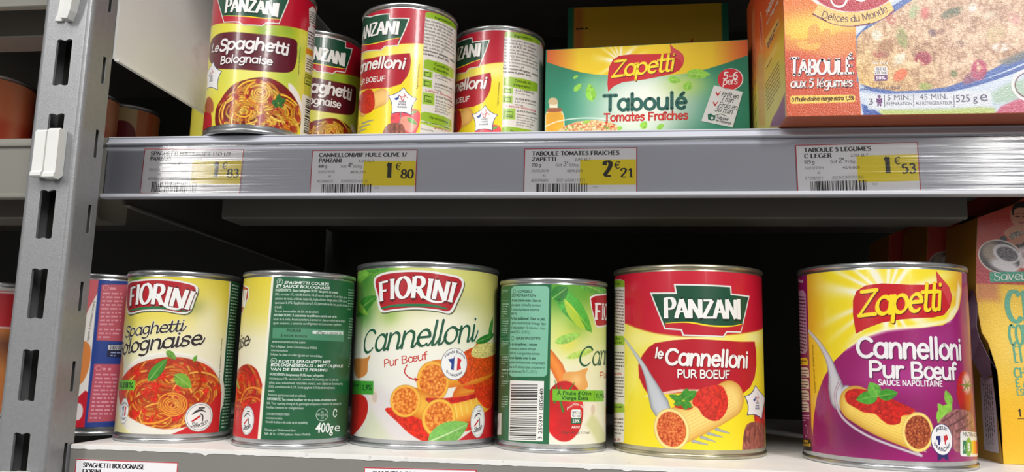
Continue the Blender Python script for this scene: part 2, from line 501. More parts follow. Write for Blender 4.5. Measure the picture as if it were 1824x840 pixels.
# pen-stroke alphabet: em units, baseline 0, x-height .5, capitals .7, ascenders .75
def _g():
    A, S = arc, smooth
    G = {}
    def d(ch, adv, *st, **k): G[ch] = (adv, st, k.get('sf', ()))
    # lower case
    d('a', .50, A(.23, .25, .19, .25, 40, 360, 16), [(.42, .5), (.42, .0)])
    d('b', .50, [(.06, .75), (.06, 0)], A(.25, .25, .19, .25, 180, -180, 16))
    d('c', .42, A(.25, .25, .20, .25, 50, 310))
    d('d', .50, [(.43, .75), (.43, 0)], A(.24, .25, .19, .25, 0, 360, 16))
    d('e', .46, [(.05, .27), (.41, .27)]+A(.24, .25, .18, .25, 8, 315, 14))
    d('f', .30, S([(.32, .70), (.22, .75), (.14, .64), (.13, .4), (.13, 0)]), [(.0, .48), (.28, .48)])
    d('g', .50, A(.23, .27, .18, .23, 40, 360, 16), S([(.42, .5), (.42, .2), (.42, -.06), (.36, -.2), (.22, -.25), (.08, -.2)]))
    d('h', .48, [(.06, .75), (.06, 0)], S([(.06, .28), (.12, .42), (.23, .5), (.35, .45), (.39, .32), (.39, .15), (.39, 0)]))
    d('i', .20, [(.09, .5), (.09, 0)], [(.09, .68), (.091, .70)])
    d('j', .20, S([(.09, .5), (.09, .2), (.09, -.1), (.0, -.2)]), [(.09, .68), (.091, .70)])
    d('k', .44, [(.06, .75), (.06, 0)], [(.38, .5), (.08, .22)], [(.17, .3), (.40, 0)])
    d('l', .20, [(.09, .75), (.09, 0)])
    d('m', .74, [(.06, .5), (.06, 0)], S([(.06, .3), (.12, .44), (.21, .5), (.32, .45), (.35, .33), (.35, .15), (.35, 0)]), S([(.35, .3), (.41, .44), (.5, .5), (.61, .45), (.65, .33), (.65, .15), (.65, 0)]))
    d('n', .48, [(.06, .5), (.06, 0)], S([(.06, .28), (.12, .42), (.23, .5), (.35, .45), (.39, .32), (.39, .15), (.39, 0)]))
    d('o', .50, A(.245, .25, .20, .25, 90, 450, 18))
    d('p', .50, [(.06, .5), (.06, -.25)], A(.25, .25, .19, .25, 180, -180, 16))
    d('q', .50, [(.43, .5), (.43, -.25)], A(.24, .25, .19, .25, 0, 360, 16))
    d('r', .32, [(.07, .5), (.07, 0)], S([(.07, .28), (.12, .42), (.2, .49), (.3, .48)]))
    d('s', .40, S([(.35, .43), (.25, .5), (.12, .48), (.07, .38), (.15, .29), (.28, .24), (.34, .14), (.28, .03), (.16, 0), (.05, .06)]))
    d('t', .30, S([(.13, .68), (.13, .3), (.14, .06), (.22, 0), (.29, .03)]), [(.0, .48), (.27, .48)])
    d('u', .48, S([(.06, .5), (.06, .35), (.06, .18), (.10, .05), (.22, 0), (.34, .07), (.40, .2)]), [(.41, .5), (.41, 0)])
    d('v', .44, [(.04, .5), (.21, 0), (.38, .5)])
    d('w', .64, [(.04, .5), (.17, 0), (.31, .45), (.45, 0), (.58, .5)])
    d('x', .42, [(.05, .5), (.36, 0)], [(.36, .5), (.05, 0)])
    d('y', .44, [(.04, .5), (.21, .02)], [(.39, .5), (.14, -.24)])
    d('z', .42, [(.05, .48), (.35, .48), (.05, .02), (.37, .02)])
    d('œ', .80, A(.235, .25, .19, .25, 90, 450, 18), [(.42, .27), (.76, .27)]+A(.60, .25, .17, .25, 8, 315, 14))
    for ch, b in (('é', 'e'), ('è', 'e'), ('ê', 'e'), ('î', 'i'), ('ç', 'c'), ('à', 'a')):
        ad, st, sf = G[b]; st = list(st)
        if ch in 'é': st.append([(.22, .60), (.33, .72)])
        if ch in 'èà': st.append([(.14, .72), (.25, .60)])
        if ch == 'ê': st.append([(.12, .60), (.23, .72), (.34, .60)])
        if ch == 'î': st = [st[0], [(-.03, .6), (.09, .72), (.21, .6)]]
        if ch == 'ç': st.append([(.25, 0), (.27, -.1), (.18, -.15)])
        G[ch] = (ad, tuple(st), sf)
    # capitals; sf = serif centres (x, y, half width)
    d('A', .62, [(.04, 0), (.30, .70)], [(.30, .70), (.57, 0)], [(.14, .24), (.47, .24)], sf=((.05, 0, .09), (.56, 0, .11)))
    d('B', .56, [(.10, 0), (.10, .70)], [(.10, .70)]+A(.28, .53, .17, .17, 90, -90, 10)+[(.10, .36)], [(.10, .36)]+A(.29, .18, .20, .18, 90, -90, 10)+[(.10, 0)], sf=((.07, 0, .07), (.07, .7, .07)))
    d('C', .62, A(.34, .35, .28, .35, 42, 318, 20))
    d('D', .64, [(.10, 0), (.10, .70)], [(.10, .70)]+A(.26, .35, .31, .35, 90, -90, 16)+[(.10, 0)], sf=((.07, 0, .07), (.07, .7, .07)))
    d('E', .54, [(.10, 0), (.10, .70)], [(.10, .69), (.46, .69)], [(.10, .36), (.38, .36)], [(.10, .01), (.48, .01)], sf=((.07, 0, .07), (.07, .7, .07)))
    d('É', .54, [(.10, 0), (.10, .70)], [(.10, .69), (.46, .69)], [(.10, .36), (.38, .36)], [(.10, .01), (.48, .01)], [(.22, .80), (.36, .92)])
    d('F', .52, [(.10, 0), (.10, .70)], [(.10, .69), (.47, .69)], [(.10, .36), (.39, .36)], sf=((.10, 0, .11), (.07, .7, .07)))
    d('G', .66, A(.34, .35, .28, .35, 45, 340, 20), [(.60, .05), (.60, .32), (.42, .32)])
    d('H', .64, [(.10, 0), (.10, .70)], [(.54, 0), (.54, .70)], [(.10, .36), (.54, .36)], sf=((.10, 0, .1), (.10, .7, .1), (.54, 0, .1), (.54, .7, .1)))
    d('I', .26, [(.13, 0), (.13, .70)], sf=((.13, 0, .11), (.13, .7, .11)))
    d('J', .40, S([(.28, .70), (.28, .3), (.26, .06), (.15, 0), (.05, .06)]), sf=((.28, .7, .11),))
    d('K', .60, [(.10, 0), (.10, .70)], [(.50, .70), (.12, .32)], [(.22, .42), (.55, 0)], sf=((.10, 0, .1), (.10, .7, .1)))
    d('L', .52, [(.10, .70), (.10, 0)], [(.10, .01), (.47, .01)], sf=((.10, .7, .11), (.07, 0, .07)))
    d('M', .80, [(.09, 0), (.12, .70)], [(.12, .70), (.39, .05)], [(.39, .05), (.66, .70)], [(.66, .70), (.70, 0)], sf=((.09, 0, .09), (.70, 0, .1), (.09, .7, .07), (.69, .7, .07)))
    d('N', .66, [(.09, 0), (.09, .70)], [(.09, .70), (.56, 0)], [(.56, 0), (.56, .70)], sf=((.09, 0, .09), (.07, .7, .07), (.56, .7, .09)))
    d('O', .68, A(.34, .35, .29, .35, 90, 450, 26))
    d('Œ', .95, A(.32, .35, .27, .35, 90, 450, 26), [(.54, 0), (.54, .7)], [(.54, .69), (.88, .69)], [(.54, .36), (.82, .36)], [(.54, .01), (.9, .01)])
    d('P', .56, [(.10, 0), (.10, .70)], [(.10, .70)]+A(.30, .51, .20, .19, 90, -90, 12)+[(.10, .32)], sf=((.10, 0, .11), (.07, .7, .07)))
    d('R', .60, [(.10, 0), (.10, .70)], [(.10, .70)]+A(.29, .52, .19, .18, 90, -90, 12)+[(.10, .34)], [(.30, .34), (.54, 0)], sf=((.10, 0, .1), (.07, .7, .07), (.55, 0, .06)))
    d('S', .52, S([(.45, .60), (.36, .69), (.20, .70), (.09, .60), (.09, .49), (.18, .40), (.34, .33), (.45, .24), (.45, .11), (.34, .01), (.18, 0), (.06, .09)]))
    d('T', .56, [(.03, .69), (.53, .69)], [(.28, .70), (.28, 0)], sf=((.28, 0, .11),))
    d('U', .64, S([(.09, .70), (.09, .4), (.10, .16), (.20, .02), (.34, 0), (.47, .05), (.54, .18), (.55, .4), (.55, .70)]), sf=((.09, .7, .1), (.55, .7, .09)))
    d('V', .60, [(.04, .70), (.30, 0)], [(.30, 0), (.56, .70)], sf=((.05, .7, .09), (.55, .7, .08)))
    d('X', .60, [(.05, .70), (.54, 0)], [(.54, .70), (.05, 0)], sf=((.06, .7, .08), (.54, 0, .08), (.54, .7, .08), (.06, 0, .08)))
    d('Z', .56, [(.07, .68), (.50, .69), (.05, .01), (.52, .02)])
    d('Y', .56, [(.03, .7), (.28, .34), (.28, 0)], [(.28, .34), (.53, .7)])
    # figures
    d('0', .48, A(.24, .35, .18, .35, 90, 450, 22))
    d('1', .48, S([(.10, .56), (.18, .60), (.26, .69)], 3), [(.26, .70), (.26, 0)], sf=((.26, 0, .13),))
    d('2', .48, S([(.07, .52), (.10, .65), (.23, .70), (.37, .64), (.38, .5), (.30, .34), (.15, .15), (.06, .02)]), [(.06, .02), (.41, .02)])
    d('3', .48, S([(.08, .60), (.16, .69), (.28, .69), (.36, .59), (.32, .44), (.19, .38)]), S([(.19, .38), (.33, .35), (.40, .2), (.32, .04), (.18, 0), (.06, .08)]))
    d('4', .48, [(.33, 0), (.33, .70), (.04, .20), (.43, .20)])
    d('5', .48, [(.38, .68), (.12, .68), (.10, .40)], S([(.10, .40), (.22, .45), (.36, .38), (.40, .22), (.33, .06), (.19, 0), (.06, .06)]))
    d('6', .48, S([(.36, .66), (.2, .62), (.08, .40), (.07, .2), (.14, .03), (.27, 0), (.39, .09), (.39, .3), (.28, .4), (.14, .36), (.08, .24)]))
    d('7', .48, [(.06, .68), (.41, .68), (.18, 0)])
    d('8', .48, A(.24, .53, .145, .165, 90, 450, 18), A(.24, .18, .18, .185, 90, 450, 18))
    d('9', .48, S([(.12, .04), (.28, .08), (.40, .30), (.41, .5), (.34, .67), (.21, .7), (.09, .61), (.09, .4), (.2, .3), (.34, .34), (.40, .46)]))
    d('€', .56, A(.33, .35, .23, .35, 50, 310, 18), [(.02, .42), (.42, .42)], [(.02, .28), (.38, .28)])
    d('/', .34, [(.03, -.04), (.31, .72)]); d('.', .22, [(.1, .03), (.101, .03)]); d(',', .22, [(.11, .04), (.06, -.10)])
    d("'", .18, [(.1, .7), (.07, .54)]); d('-', .36, [(.06, .27), (.30, .27)]); d(':', .2, [(.1, .05), (.101, .05)], [(.1, .4), (.101, .4)])
    d('%', .66, A(.15, .55, .11, .15, 0, 360, 12), A(.5, .15, .11, .15, 0, 360, 12), [(.52, .7), (.12, 0)])
    d(' ', .24)
    return G
GLYPH = _g()

def baseline(P0, P1, total, H, slant, bend):
    P0, P1 = np.asarray(P0, float), np.asarray(P1, float)
    d = P1-P0; L = np.hypot(*d); d = d/L; n = np.array([-d[1], d[0]])
    def f(x, y):                                    # x,y: em units
        X = x/total*L; Yy = y*H/0.7
        t = X/L
        b = bend*4*t*(1-t); sl = bend*4*(1-2*t)/L
        return P0+d*(X+Yy*slant-Yy*sl)+n*(Yy+b)
    return f, L

def pen(pr, text, P0, P1, H, color, weight=0.13, contrast=1.0, pang=20, slant=0.0, serif=False, bend=0.0, cursive=False,
        layer=2, outlines=(), grow=None, track=0.0):
    """draw text with the stroke alphabet from P0 to P1 along the baseline; H = cap height in mm"""
    total = sum(GLYPH[c][0]+track for c in text)-track
    f, L = baseline(P0, P1, total, H, slant, bend)
    k = H/0.7; x = 0.0; n = len(text)
    strokes = []
    for ci, c in enumerate(text):
        adv, st, sf = GLYPH[c]
        g = 1.0 if grow is None else np.interp(ci/max(n-1, 1), np.linspace(0, 1, len(grow)), grow)
        for q in st:
            pts = [f(x+a, b*g) for a, b in q]
            cut = [0]
            for i in range(1, len(pts)-1):
                d1, d2 = pts[i]-pts[i-1], pts[i+1]-pts[i]
                if abs(math.atan2(d1[0]*d2[1]-d1[1]*d2[0], d1@d2)) > .7: cut.append(i)
            cut.append(len(pts)-1)
            for i0, i1 in zip(cut[:-1], cut[1:]):
                seg = pts[i0:i1+1]
                if len(seg) == 2: seg = [seg[0]*(1-t)+seg[1]*t for t in np.linspace(0, 1, 4)]
                ws = []
                for i in range(len(seg)):
                    dd = seg[min(i+1, len(seg)-1)]-seg[max(i-1, 0)]
                    an = math.atan2(dd[1], dd[0])-math.radians(pang)
                    ws.append(weight*k*(contrast+(1-contrast)*abs(math.sin(an))))
                strokes.append((seg, ws, not serif))
        if serif:
            for sx, sy, hw in sf:
                a, b = f(x+sx-hw, sy*g+(0.012 if sy < .3 else -0.012)), f(x+sx+hw, sy*g+(0.012 if sy < .3 else -0.012))
                strokes.append(([a, (a+b)/2, b], [weight*k*0.36]*3, False))
        if cursive and c in 'aeinlhtumo':
            y0 = .02 if c != 'o' else .42
            q = smooth([(x+adv-.10, y0+.02), (x+adv-.03, y0-.02), (x+adv+.06, .16 if c != 'o' else .40), (x+adv+.09, .3 if c != 'o' else .42)], 4)
            pts = [f(*a) for a in q]; strokes.append((pts, [weight*k*0.55]*len(pts), True))
        x += adv+track
    for j, (extra, oc, dx, dy) in enumerate(outlines):
        for pts, ws, cap in strokes:
            pr.line([q+np.array([dx, dy]) for q in pts], [a+2*extra for a in ws], oc, layer-len(outlines)+j, True)
    for pts, ws, cap in strokes: pr.line(pts, ws, color, layer, cap)

_TCACHE = {}
def glyph_mesh(text, bold):
    key = (text, bold)
    if key in _TCACHE: return _TCACHE[key]
    cu = bpy.data.curves.new('type', 'FONT'); cu.body = text; cu.size = 1.0; cu.offset = bold; cu.resolution_u = 2
    cu.fill_mode = 'FRONT'
    o = bpy.data.objects.new('type', cu); COL.objects.link(o)
    dg = bpy.context.evaluated_depsgraph_get(); me = bpy.data.meshes.new_from_object(o.evaluated_get(dg))
    v = np.empty(len(me.vertices)*3); me.vertices.foreach_get('co', v); v = v.reshape(-1, 3)[:, :2]
    f = [tuple(p.vertices) for p in me.polygons]
    bpy.data.objects.remove(o); bpy.data.curves.remove(cu); bpy.data.meshes.remove(me)
    _TCACHE[key] = (v, f); return v, f
CAPH = None
def txt(pr, text, P0, P1, H, color, bold=0.0, layer=1, slant=0.0, bend=0.0):
    """sans text fitted between P0 and P1, cap height H in mm"""
    global CAPH
    if CAPH is None: CAPH = glyph_mesh('H', 0.0)[0][:, 1].max()
    v, f = glyph_mesh(text, bold)
    if len(v) == 0: return
    x0, x1 = v[:, 0].min(), v[:, 0].max()
    fn, L = baseline(P0, P1, 1.0, H, slant, bend)
    X = (v[:, 0]-x0)/(x1-x0); Yy = v[:, 1]/CAPH*0.7
    P0, P1 = np.asarray(P0, float), np.asarray(P1, float)
    d = (P1-P0)/L; n = np.array([-d[1], d[0]]); yy = Yy*H/0.7
    pts = P0+np.outer(X*L+yy*slant, d)+np.outer(yy+bend*4*X*(1-X), n)
    pr.add(pts, f, color, layer)

def para(pr, s, lines, tl, tr, bl, color, bold=0.0, layer=1, fill=None):
    """lines of type in the block given by three corners in crop pixels; a line starting with * is bold"""
    tl, tr, bl = s.p(*tl), s.p(*tr), s.p(*bl)
    n = len(lines); dv = (bl-tl)/n; du = tr-tl
    H = np.hypot(*dv)*0.60
    longest = max(len(q) for q in lines)
    for i, q in enumerate(lines):
        b = bold
        if q.startswith('*'): q = q[1:]; b = bold+0.02
        if not q: continue
        fr = min(1.0, len(q)/longest) if not fill else min(1.0, len(q)/fill)
        p0 = tl+dv*(i+0.82)
        txt(pr, q, p0, p0+du*max(fr, .05), H, color, b, layer)

def dashes(pr, tl, tr, bl, n, color, layer=1, seed=0, h=0.42):
    """unreadably small type: rows of short dashes"""
    rnd = random.Random(seed); tl, tr, bl = map(lambda q: np.asarray(q, float), (tl, tr, bl))
    du = tr-tl; L = np.hypot(*du); du = du/L; dv = (bl-tl)/n
    for i in range(n):
        x = 0; end = L*(1.0 if i < n-1 else rnd.uniform(.4, .9)); a = tl+dv*(i+0.5)
        wd = np.hypot(*dv)*h
        while x < end-0.4:
            w_ = min(rnd.uniform(.6, 2.6)*max(wd, .5)*1.6, end-x)
            pr.line([a+du*x, a+du*(x+w_)], wd, color, layer, False); x += w_+wd*0.9

def barcode(pr, o, du, dv, color=(20, 20, 20), seed=3, n=58, layer=1):
    """bars from corner o: du across the bars, dv along them"""
    rnd = random.Random(seed); o, du, dv = map(lambda q: np.asarray(q, float), (o, du, dv))
    x = 0; unit = 1.0/(n*1.95)
    while x < 1-3*unit:
        w_ = rnd.choice((1, 1, 1, 2, 2, 3))*unit
        a = o+du*x; b = o+du*min(x+w_, 1)
        pr.poly([a, b, b+dv, a+dv], color, layer)
        x += w_+rnd.choice((1, 1, 2, 2, 3))*unit
# ------------------------------------------------------------------ the setting: shelving bays
Z1 = 201.5                                            # top of the upper deck
def struct_box(name, b, mat, bevel=0.0):
    return box_obj(name, b, mat, None, bevel, kind='structure')
struct_box('wall_back', (-1100, 700, 900.3, 912, -420, 700), MAT_BACK)
struct_box('wall_left', (-1100, -1092, 500, 900, -420, 700), MAT_BACK)
struct_box('wall_right', (690, 700, 480, 900, -420, 700), MAT_BACK)

RAIL_PROF = [(500.7, 158.0), (497.4, 158.0), (496.6, 158.7), (496.6, 160.2), (497.3, 160.9), (499.0, 160.9), (500.2, 162.2), (500.2, 190.5),
             (500.2, 194.0), (498.4, 195.2), (498.4, 196.6), (499.6, 197.4), (500.1, 198.8), (500.7, 200.9), (502.8, 200.9), (502.8, 158.0)]
def rail(name_parent, x0, x1, mat, dz=0.0, dy=0.0):
    bm = bmesh.new(); extrude_profile(bm, [(y+dy, z+dz) for y, z in RAIL_PROF], x0, x1)
    return bm_obj('price_rail', bm, mat, name_parent, 0)

def deck(label, x0, x1, yf, zt, railmat, undermat, depth=400, beam1=None, rail_dy=0.0, group='shelves of the bays'):
    r = empty('gondola_shelf', ((x0+x1)/2, yf+depth/2, zt-20), label, 'shelf', None)
    bm = bmesh.new()
    add_box(bm, x0, x1, yf+2.8, yf+depth, zt-1.4, zt); o = bm_obj('shelf_board', bm, MAT_DECK, r, 0.4)
    bm = bmesh.new(); add_box(bm, x0, x1, yf+2.85, yf+4.2, zt-40, zt-1.5); add_box(bm, x0, x1, yf+4.3, yf+depth, zt-3.2, zt-1.6)
    bm_obj('underside_tray', bm, undermat, r)
    bm = bmesh.new(); prof = [(yf+40, zt-49), (yf+41, zt-50), (yf+72, zt-50), (yf+74, zt-48), (yf+74, zt-3.3), (yf+40, zt-3.3)]
    extrude_profile(bm, prof, x0+50, beam1 or x1-8); bm_obj('cross_beam', bm, undermat, r)
    return r

# upper shelf of the main bay
up = deck('grey metal shelf with price rail carrying the upper row of cans and boxes', -329, 420, 500, Z1, MAT_RAIL, MAT_UNDER, beam1=222)
rl = rail(up, -344, 420, MAT_RAIL)
bm = bmesh.new(); extrude_profile(bm, [(497.2, 158.2), (496.2, 158.8), (496.2, 160.4), (497.2, 161.0)], -344, 420)
extrude_profile(bm, [(498.1, 195.1), (497.5, 195.8), (498.1, 196.7)], -344, 420)
extrude_profile(bm, [(500.5, 199.6), (499.8, 200.3), (500.5, 201.1), (502.6, 201.3), (502.6, 200.95), (500.8, 200.7)], -344, 420)
bm_obj('rail_lip', bm, MAT_RAIL_LIP, rl, label='pale moulded lips of the price rail')
bm = bmesh.new(); extrude_profile(bm, [(498.6, 161.0), (498.2, 161.3), (498.2, 193.6), (498.9, 194.6), (499.0, 194.5), (498.45, 193.5), (498.45, 161.3)], -343.5, 420)
bm_obj('clear_cover', bm, MAT_COVER, rl, label='clear ridged plastic cover over the price cards')
def sloped_plate(name, parent, mat, x, y0, y1, z0a, z0b, z1, t=1.6, lip=5.0):
    bm = bmesh.new()
    vs = [bm.verts.new(q) for q in ((x, y0, z0a), (x, y1, z0b), (x, y1, z1), (x, y0, z1), (x-t, y0, z0a), (x-t, y1, z0b), (x-t, y1, z1), (x-t, y0, z1))]
    for f in ((0, 1, 2, 3), (7, 6, 5, 4), (0, 4, 5, 1), (3, 2, 6, 7), (0, 3, 7, 4), (1, 5, 6, 2)): bm.faces.new([vs[i] for i in f])
    if lip:
        ws = [bm.verts.new(q) for q in ((x, y0, z0a), (x+lip, y0, z0a-.6), (x+lip, y1, z0b-.6), (x, y1, z0b), (x, y0, z0a-1.6), (x+lip, y0, z0a-2.0), (x+lip, y1, z0b-2.0), (x, y1, z0b-1.6))]
        for f in ((0, 1, 2, 3), (7, 6, 5, 4), (0, 4, 5, 1), (3, 2, 6, 7), (0, 3, 7, 4), (1, 5, 6, 2)): bm.faces.new([ws[i] for i in f])
    return bm_obj(name, bm, mat, parent)
sloped_plate('side_bracket', up, MAT_UNDER, -331.0, 504, 890, 154.7, 145.5, Z1-2)

# cream bracket of the shelf above, hanging behind the upright, and that shelf
above = deck('cream enamelled shelf overhead with a deep sloping side bracket', -329, 420, 500, 432.0, MAT_OLDRAIL, MAT_UNDER)
rail(above, -344, 420, MAT_RAIL, dz=230.5)
sloped_plate('side_bracket', above, MAT_PLATE, -329.8, 477, 890, 248, 246, 431, lip=3.2)

# lower shelf
low = deck('white topped lower shelf with worn grey price rail', -329, 420, 469.4, 0.0, MAT_LOWRAIL, MAT_UNDER, depth=430.6)
LOWPROF = [(471.4, -1.5), (471.0, -2.0), (471.0, -42), (472.2, -42), (472.2, -1.5)]
bm = bmesh.new(); extrude_profile(bm, LOWPROF, -329, 420); bm_obj('price_rail', bm, MAT_LOWRAIL, low)

bm = bmesh.new(); rnd = random.Random(5); prev = None                      # white enamel edge, chipped along its foot
for k in range(251):
    x = -329+749*k/250; z = -2.4-.5*rnd.random()**3-(.9 if rnd.random() < .04 else 0)
    q = [bm.verts.new(c) for c in ((x, 470.7, -0.35), (x, 472.2, -0.02), (x, 472.2, z), (x, 470.7, z))]
    if prev:
        for j in range(4): bm.faces.new((prev[j], prev[(j+1) % 4], q[(j+1) % 4], q[j]))
    prev = q
bm_obj('chipped_edge', bm, MAT_DECK, low)

# shelves of the bay to the left
for zt, lab, yf in ((Z1, 'beige grey shelf of the left bay, level with the upper row', 500), (0.0, 'white shelf of the left bay at the bottom, behind the upright', 480),
                (368.5, 'beige shelf of the left bay at the very top left', 560)):
    q = deck(lab, -1080, -366, yf, zt, MAT_OLDRAIL, MAT_UNDER, depth=900-yf)
    bm = bmesh.new(); pf = [(y-500+yf, z-Z1+zt) for y, z in RAIL_PROF]; extrude_profile(bm, pf, -1080, -345 if zt == Z1 else -366)
    bm_obj('price_rail', bm, MAT_OLDRAIL, q)

# ------------------------------------------------------------------ upright post with slots
def make_post():
    r = empty('shelf_upright', (-347, 462, -320), 'silver grey slotted steel upright between the two bays', 'post')
    X0, X1, Y0, Y1, ZB, ZT = -363.6, -330.0, 450.0, 474.6, -320.0, 520.0
    # front web: rectangle strips round the slots, slots with a small notch at top and bottom
    pitch = 48.6; tops = [251.0+pitch*k for k in range(-11, 6)]
    bm = bmesh.new()
    sx0, sx1 = -351.6, -341.0
    t = 1.8
    def slab_y(x0, x1, z0, z1): add_box(bm, x0, x1, Y0, Y0+t, z0, z1)
    rad = 4.0
    slab_y(X0+rad, sx0, ZB, ZT); slab_y(sx1, X1-rad, ZB, ZT)
    z = ZB
    for tp in sorted(tops):
        lo, hi = tp-30.5, tp
        if lo < ZB: continue
        slab_y(sx0, sx1, z, lo)
        # notch lobes: a small tongue in the middle, top and bottom
        n = 8
        for sgn, zz in ((1, lo), (-1, hi)):
            ring_ = []
            for k in range(n+1):
                x = sx0+(sx1-sx0)*k/n; h = 1.0*math.exp(-((k/n-.5)/.16)**2)+.8*(abs(k/n-.5)*2)**10; h = h if sgn < 0 else h*.8
                ring_.append((x, zz+sgn*h))
            for k in range(n):
                (xa, za), (xb, zb) = ring_[k], ring_[k+1]
                vs = [bm.verts.new(q) for q in ((xa, Y0, zz), (xb, Y0, zz), (xb, Y0, zb), (xa, Y0, za), (xa, Y0+t, zz), (xb, Y0+t, zz), (xb, Y0+t, zb), (xa, Y0+t, za))]
                for f in ((0, 1, 2, 3), (7, 6, 5, 4), (3, 2, 6, 7)): bm.faces.new([vs[i] for i in f])
        z = hi
    slab_y(sx0, sx1, z, ZT)
    # rounded corners
    for cx, sg in ((X0+rad, -1), (X1-rad, 1)):
        prev = None
        for k in range(9):
            a = math.radians(90*k/8)
            o_ = (cx+sg*rad*math.sin(a), Y0+rad-rad*math.cos(a)); i_ = (cx+sg*(rad-t)*math.sin(a), Y0+rad-(rad-t)*math.cos(a))
            if prev:
                q = [prev[0], o_, i_, prev[1]]
                a_ = [bm.verts.new((x, y, ZB)) for x, y in q]; b_ = [bm.verts.new((x, y, ZT)) for x, y in q]
                for i in range(4): bm.faces.new((a_[i], a_[(i+1) % 4], b_[(i+1) % 4], b_[i]))
            prev = (o_, i_)
    # side webs, the right one with narrow slots
    add_box(bm, X0, X0+t, Y0+rad, Y1, ZB, ZT)
    ys0, ys1 = 466.0, 469.4
    ts = 0.6; add_box(bm, X1-ts, X1, Y0+rad, ys0, ZB, ZT); add_box(bm, X1-ts, X1, ys1, Y1, ZB, ZT)
    z = ZB
    for tp in sorted(245.5+48.9*k for k in range(-11, 6)):
        if tp-18.2 < ZB: continue
        add_box(bm, X1-ts, X1, ys0, ys1, z, tp-18.2); z = tp
    add_box(bm, X1-ts, X1, ys0, ys1, z, ZT)
    bmesh.ops.remove_doubles(bm, verts=bm.verts, dist=0.01)
    bmesh.ops.recalc_face_normals(bm, faces=bm.faces[:])
    bm_obj('post_body', bm, MAT_POST, r)
    box_obj('slot_shade_plate', (X0+2.2, X1-2.2, Y0+21.5, Y0+23.5, ZB, ZT), MAT_BACK, r, label='dark plate added inside the post for the shade behind its slots')  # near-black plate added in the hollow post; its colour darkens the slots like shade
    return r
make_post()

def make_clip(x, z, label, flip=False, rz=0.0):
    """white plastic hook with two rounded tabs that sit in a slot of the upright"""
    r = empty('plastic_clip', (x, 449.9, z), label, 'clip', 'white plastic clips on the upright', rz=rz)
    def tab(cx, x0, x1, z0, z1, yf, name):
        bm = bmesh.new(); n = 10
        # side profile with rounded top and hooked foot, extruded across
        prof = [(449.8, z0+4), (449.8, z1-3)] + [(yf+(449.8-yf)*(1-math.sin(a)), z1-3+3*math.cos(a)) for a in np.linspace(0, math.pi/2, 5)][::1]
        prof = [(449.8, z0+3), (449.8, z1-1.0), (448.5, z1), (yf+1.2, z1), (yf, z1-1.4), (yf, z0+4), (yf-1.1, z0+2.8), (yf-1.1, z0+0.8), (yf, z0), (446.5, z0)]
        extrude_profile(bm, prof, x0, x1)
        return bm_obj(name, bm, MAT_CLIP, r, 0.7)
    tab(x, x-8.4, x-1.2, z, z+30, 444.0, 'clip_tab')
    tab(x, x+1.0, x+8.6, z-1.0, z+30.5, 442.6, 'clip_tab')
    box_obj('clip_web', (x-1.4, x+1.2, 446.6, 449.8, z+1.5, z+28.5), MAT_CLIP, r, 0.3)
    return r
make_clip(-346.3, 160.5, 'white plastic clip on the upright at the level of the upper price rail')
make_clip(-346.0, -44.0, 'white plastic clip on the upright at the very bottom, beside the lower shelf')

def make_lever():
    r = empty('plastic_lever', (-345, 449.9, 262), 'curved pale grey plastic tab at the top of the upright', 'clip')
    for name, dx, yf, w_ in (('lever_arm', 3.2, 443.5, 4.6), ('lever_back', -3.6, 447.8, 4.4)):
        bm = bmesh.new(); prev = None
        for k in range(13):
            t = k/12; z = 262.5+t*62; x = -346.2+dx+6.5*math.sin(t*1.5)+(-1.2 if t < .08 else 0)
            y = yf-2.5*math.sin(t*2.6)
            q = [bm.verts.new(v) for v in ((x-w_/2, y, z), (x+w_/2, y+.4, z), (x+w_/2, 449.9, z), (x-w_/2, 449.9, z))]
            if prev:
                for i in range(4): bm.faces.new((prev[i], prev[(i+1) % 4], q[(i+1) % 4], q[i]))
            else: bm.faces.new(q)
            prev = q
        bm.faces.new(prev[::-1])
        bm_obj(name, bm, MAT_CLIP, r, 0.4)
make_lever()

# ------------------------------------------------------------------ cans
_SHELL = {}
def can(label, group, X, Y, z0, R, H, tin=None, rz=0.0, category='food can'):
    tin = tin or MAT_TIN
    r = empty('food_can', (X, Y, z0), label, category, group)
    key = (R, H, tin.name)
    if key not in _SHELL:
        Rw = R-0.95
        body = [(Rw-0.5, 2.2), (Rw-0.25, 3.0), (Rw, 4.2), (Rw, H-4.0), (Rw-0.25, H-3.2), (Rw-0.6, H-2.4)]
        bead = lambda z: [(R-2.8, z+3.0), (R-1.2, z+3.0), (R-0.35, z+2.75), (R-0.02, z+2.1), (R, z+1.4), (R-0.1, z+0.6), (R-0.6, z+0.1), (R-1.3, z), (R-2.0, z+0.3), (R-2.8, z+1.0)]
        top = [(a, H-3.1+(b)) for a, b in bead(0)]
        lid = [(0.01, 0), (R*.30, 0), (R*.34, .5), (R*.38, 0), (R*.60, 0), (R*.64, .6), (R*.70, 0), (R*.84, 0), (R*.88, .8), (R-2.6, .2)]
        def mk(nm, prof, dz=0):
            v, f = lathe(prof, (0, 0, dz)); return (nm, v, f)
        ms = {}
        for nm, pr_, dz in (('can_wall', body, 0), ('bottom_rim', bead(0)+[bead(0)[0]], 0), ('top_rim', top+[top[0]], 0), ('lid', lid, H-4.6), ('can_base', [(0.01, 0), (R*.6, 0), (R*.66, .6), (R-2.7, .9)], 1.2)):
            _, v, f = mk(nm, pr_, dz)
            if nm in ('top_rim', 'bottom_rim', 'can_wall'): f = f[:, ::-1] if nm != 'can_wall' else f
            me_o = mesh_obj(nm, v, f, tin, None, True)
            ms[nm] = me_o.data; bpy.data.objects.remove(me_o)
        _SHELL[key] = ms
    for nm, me in _SHELL[key].items():
        o = bpy.data.objects.new(nm, me); COL.objects.link(o); o.parent = r
    return r

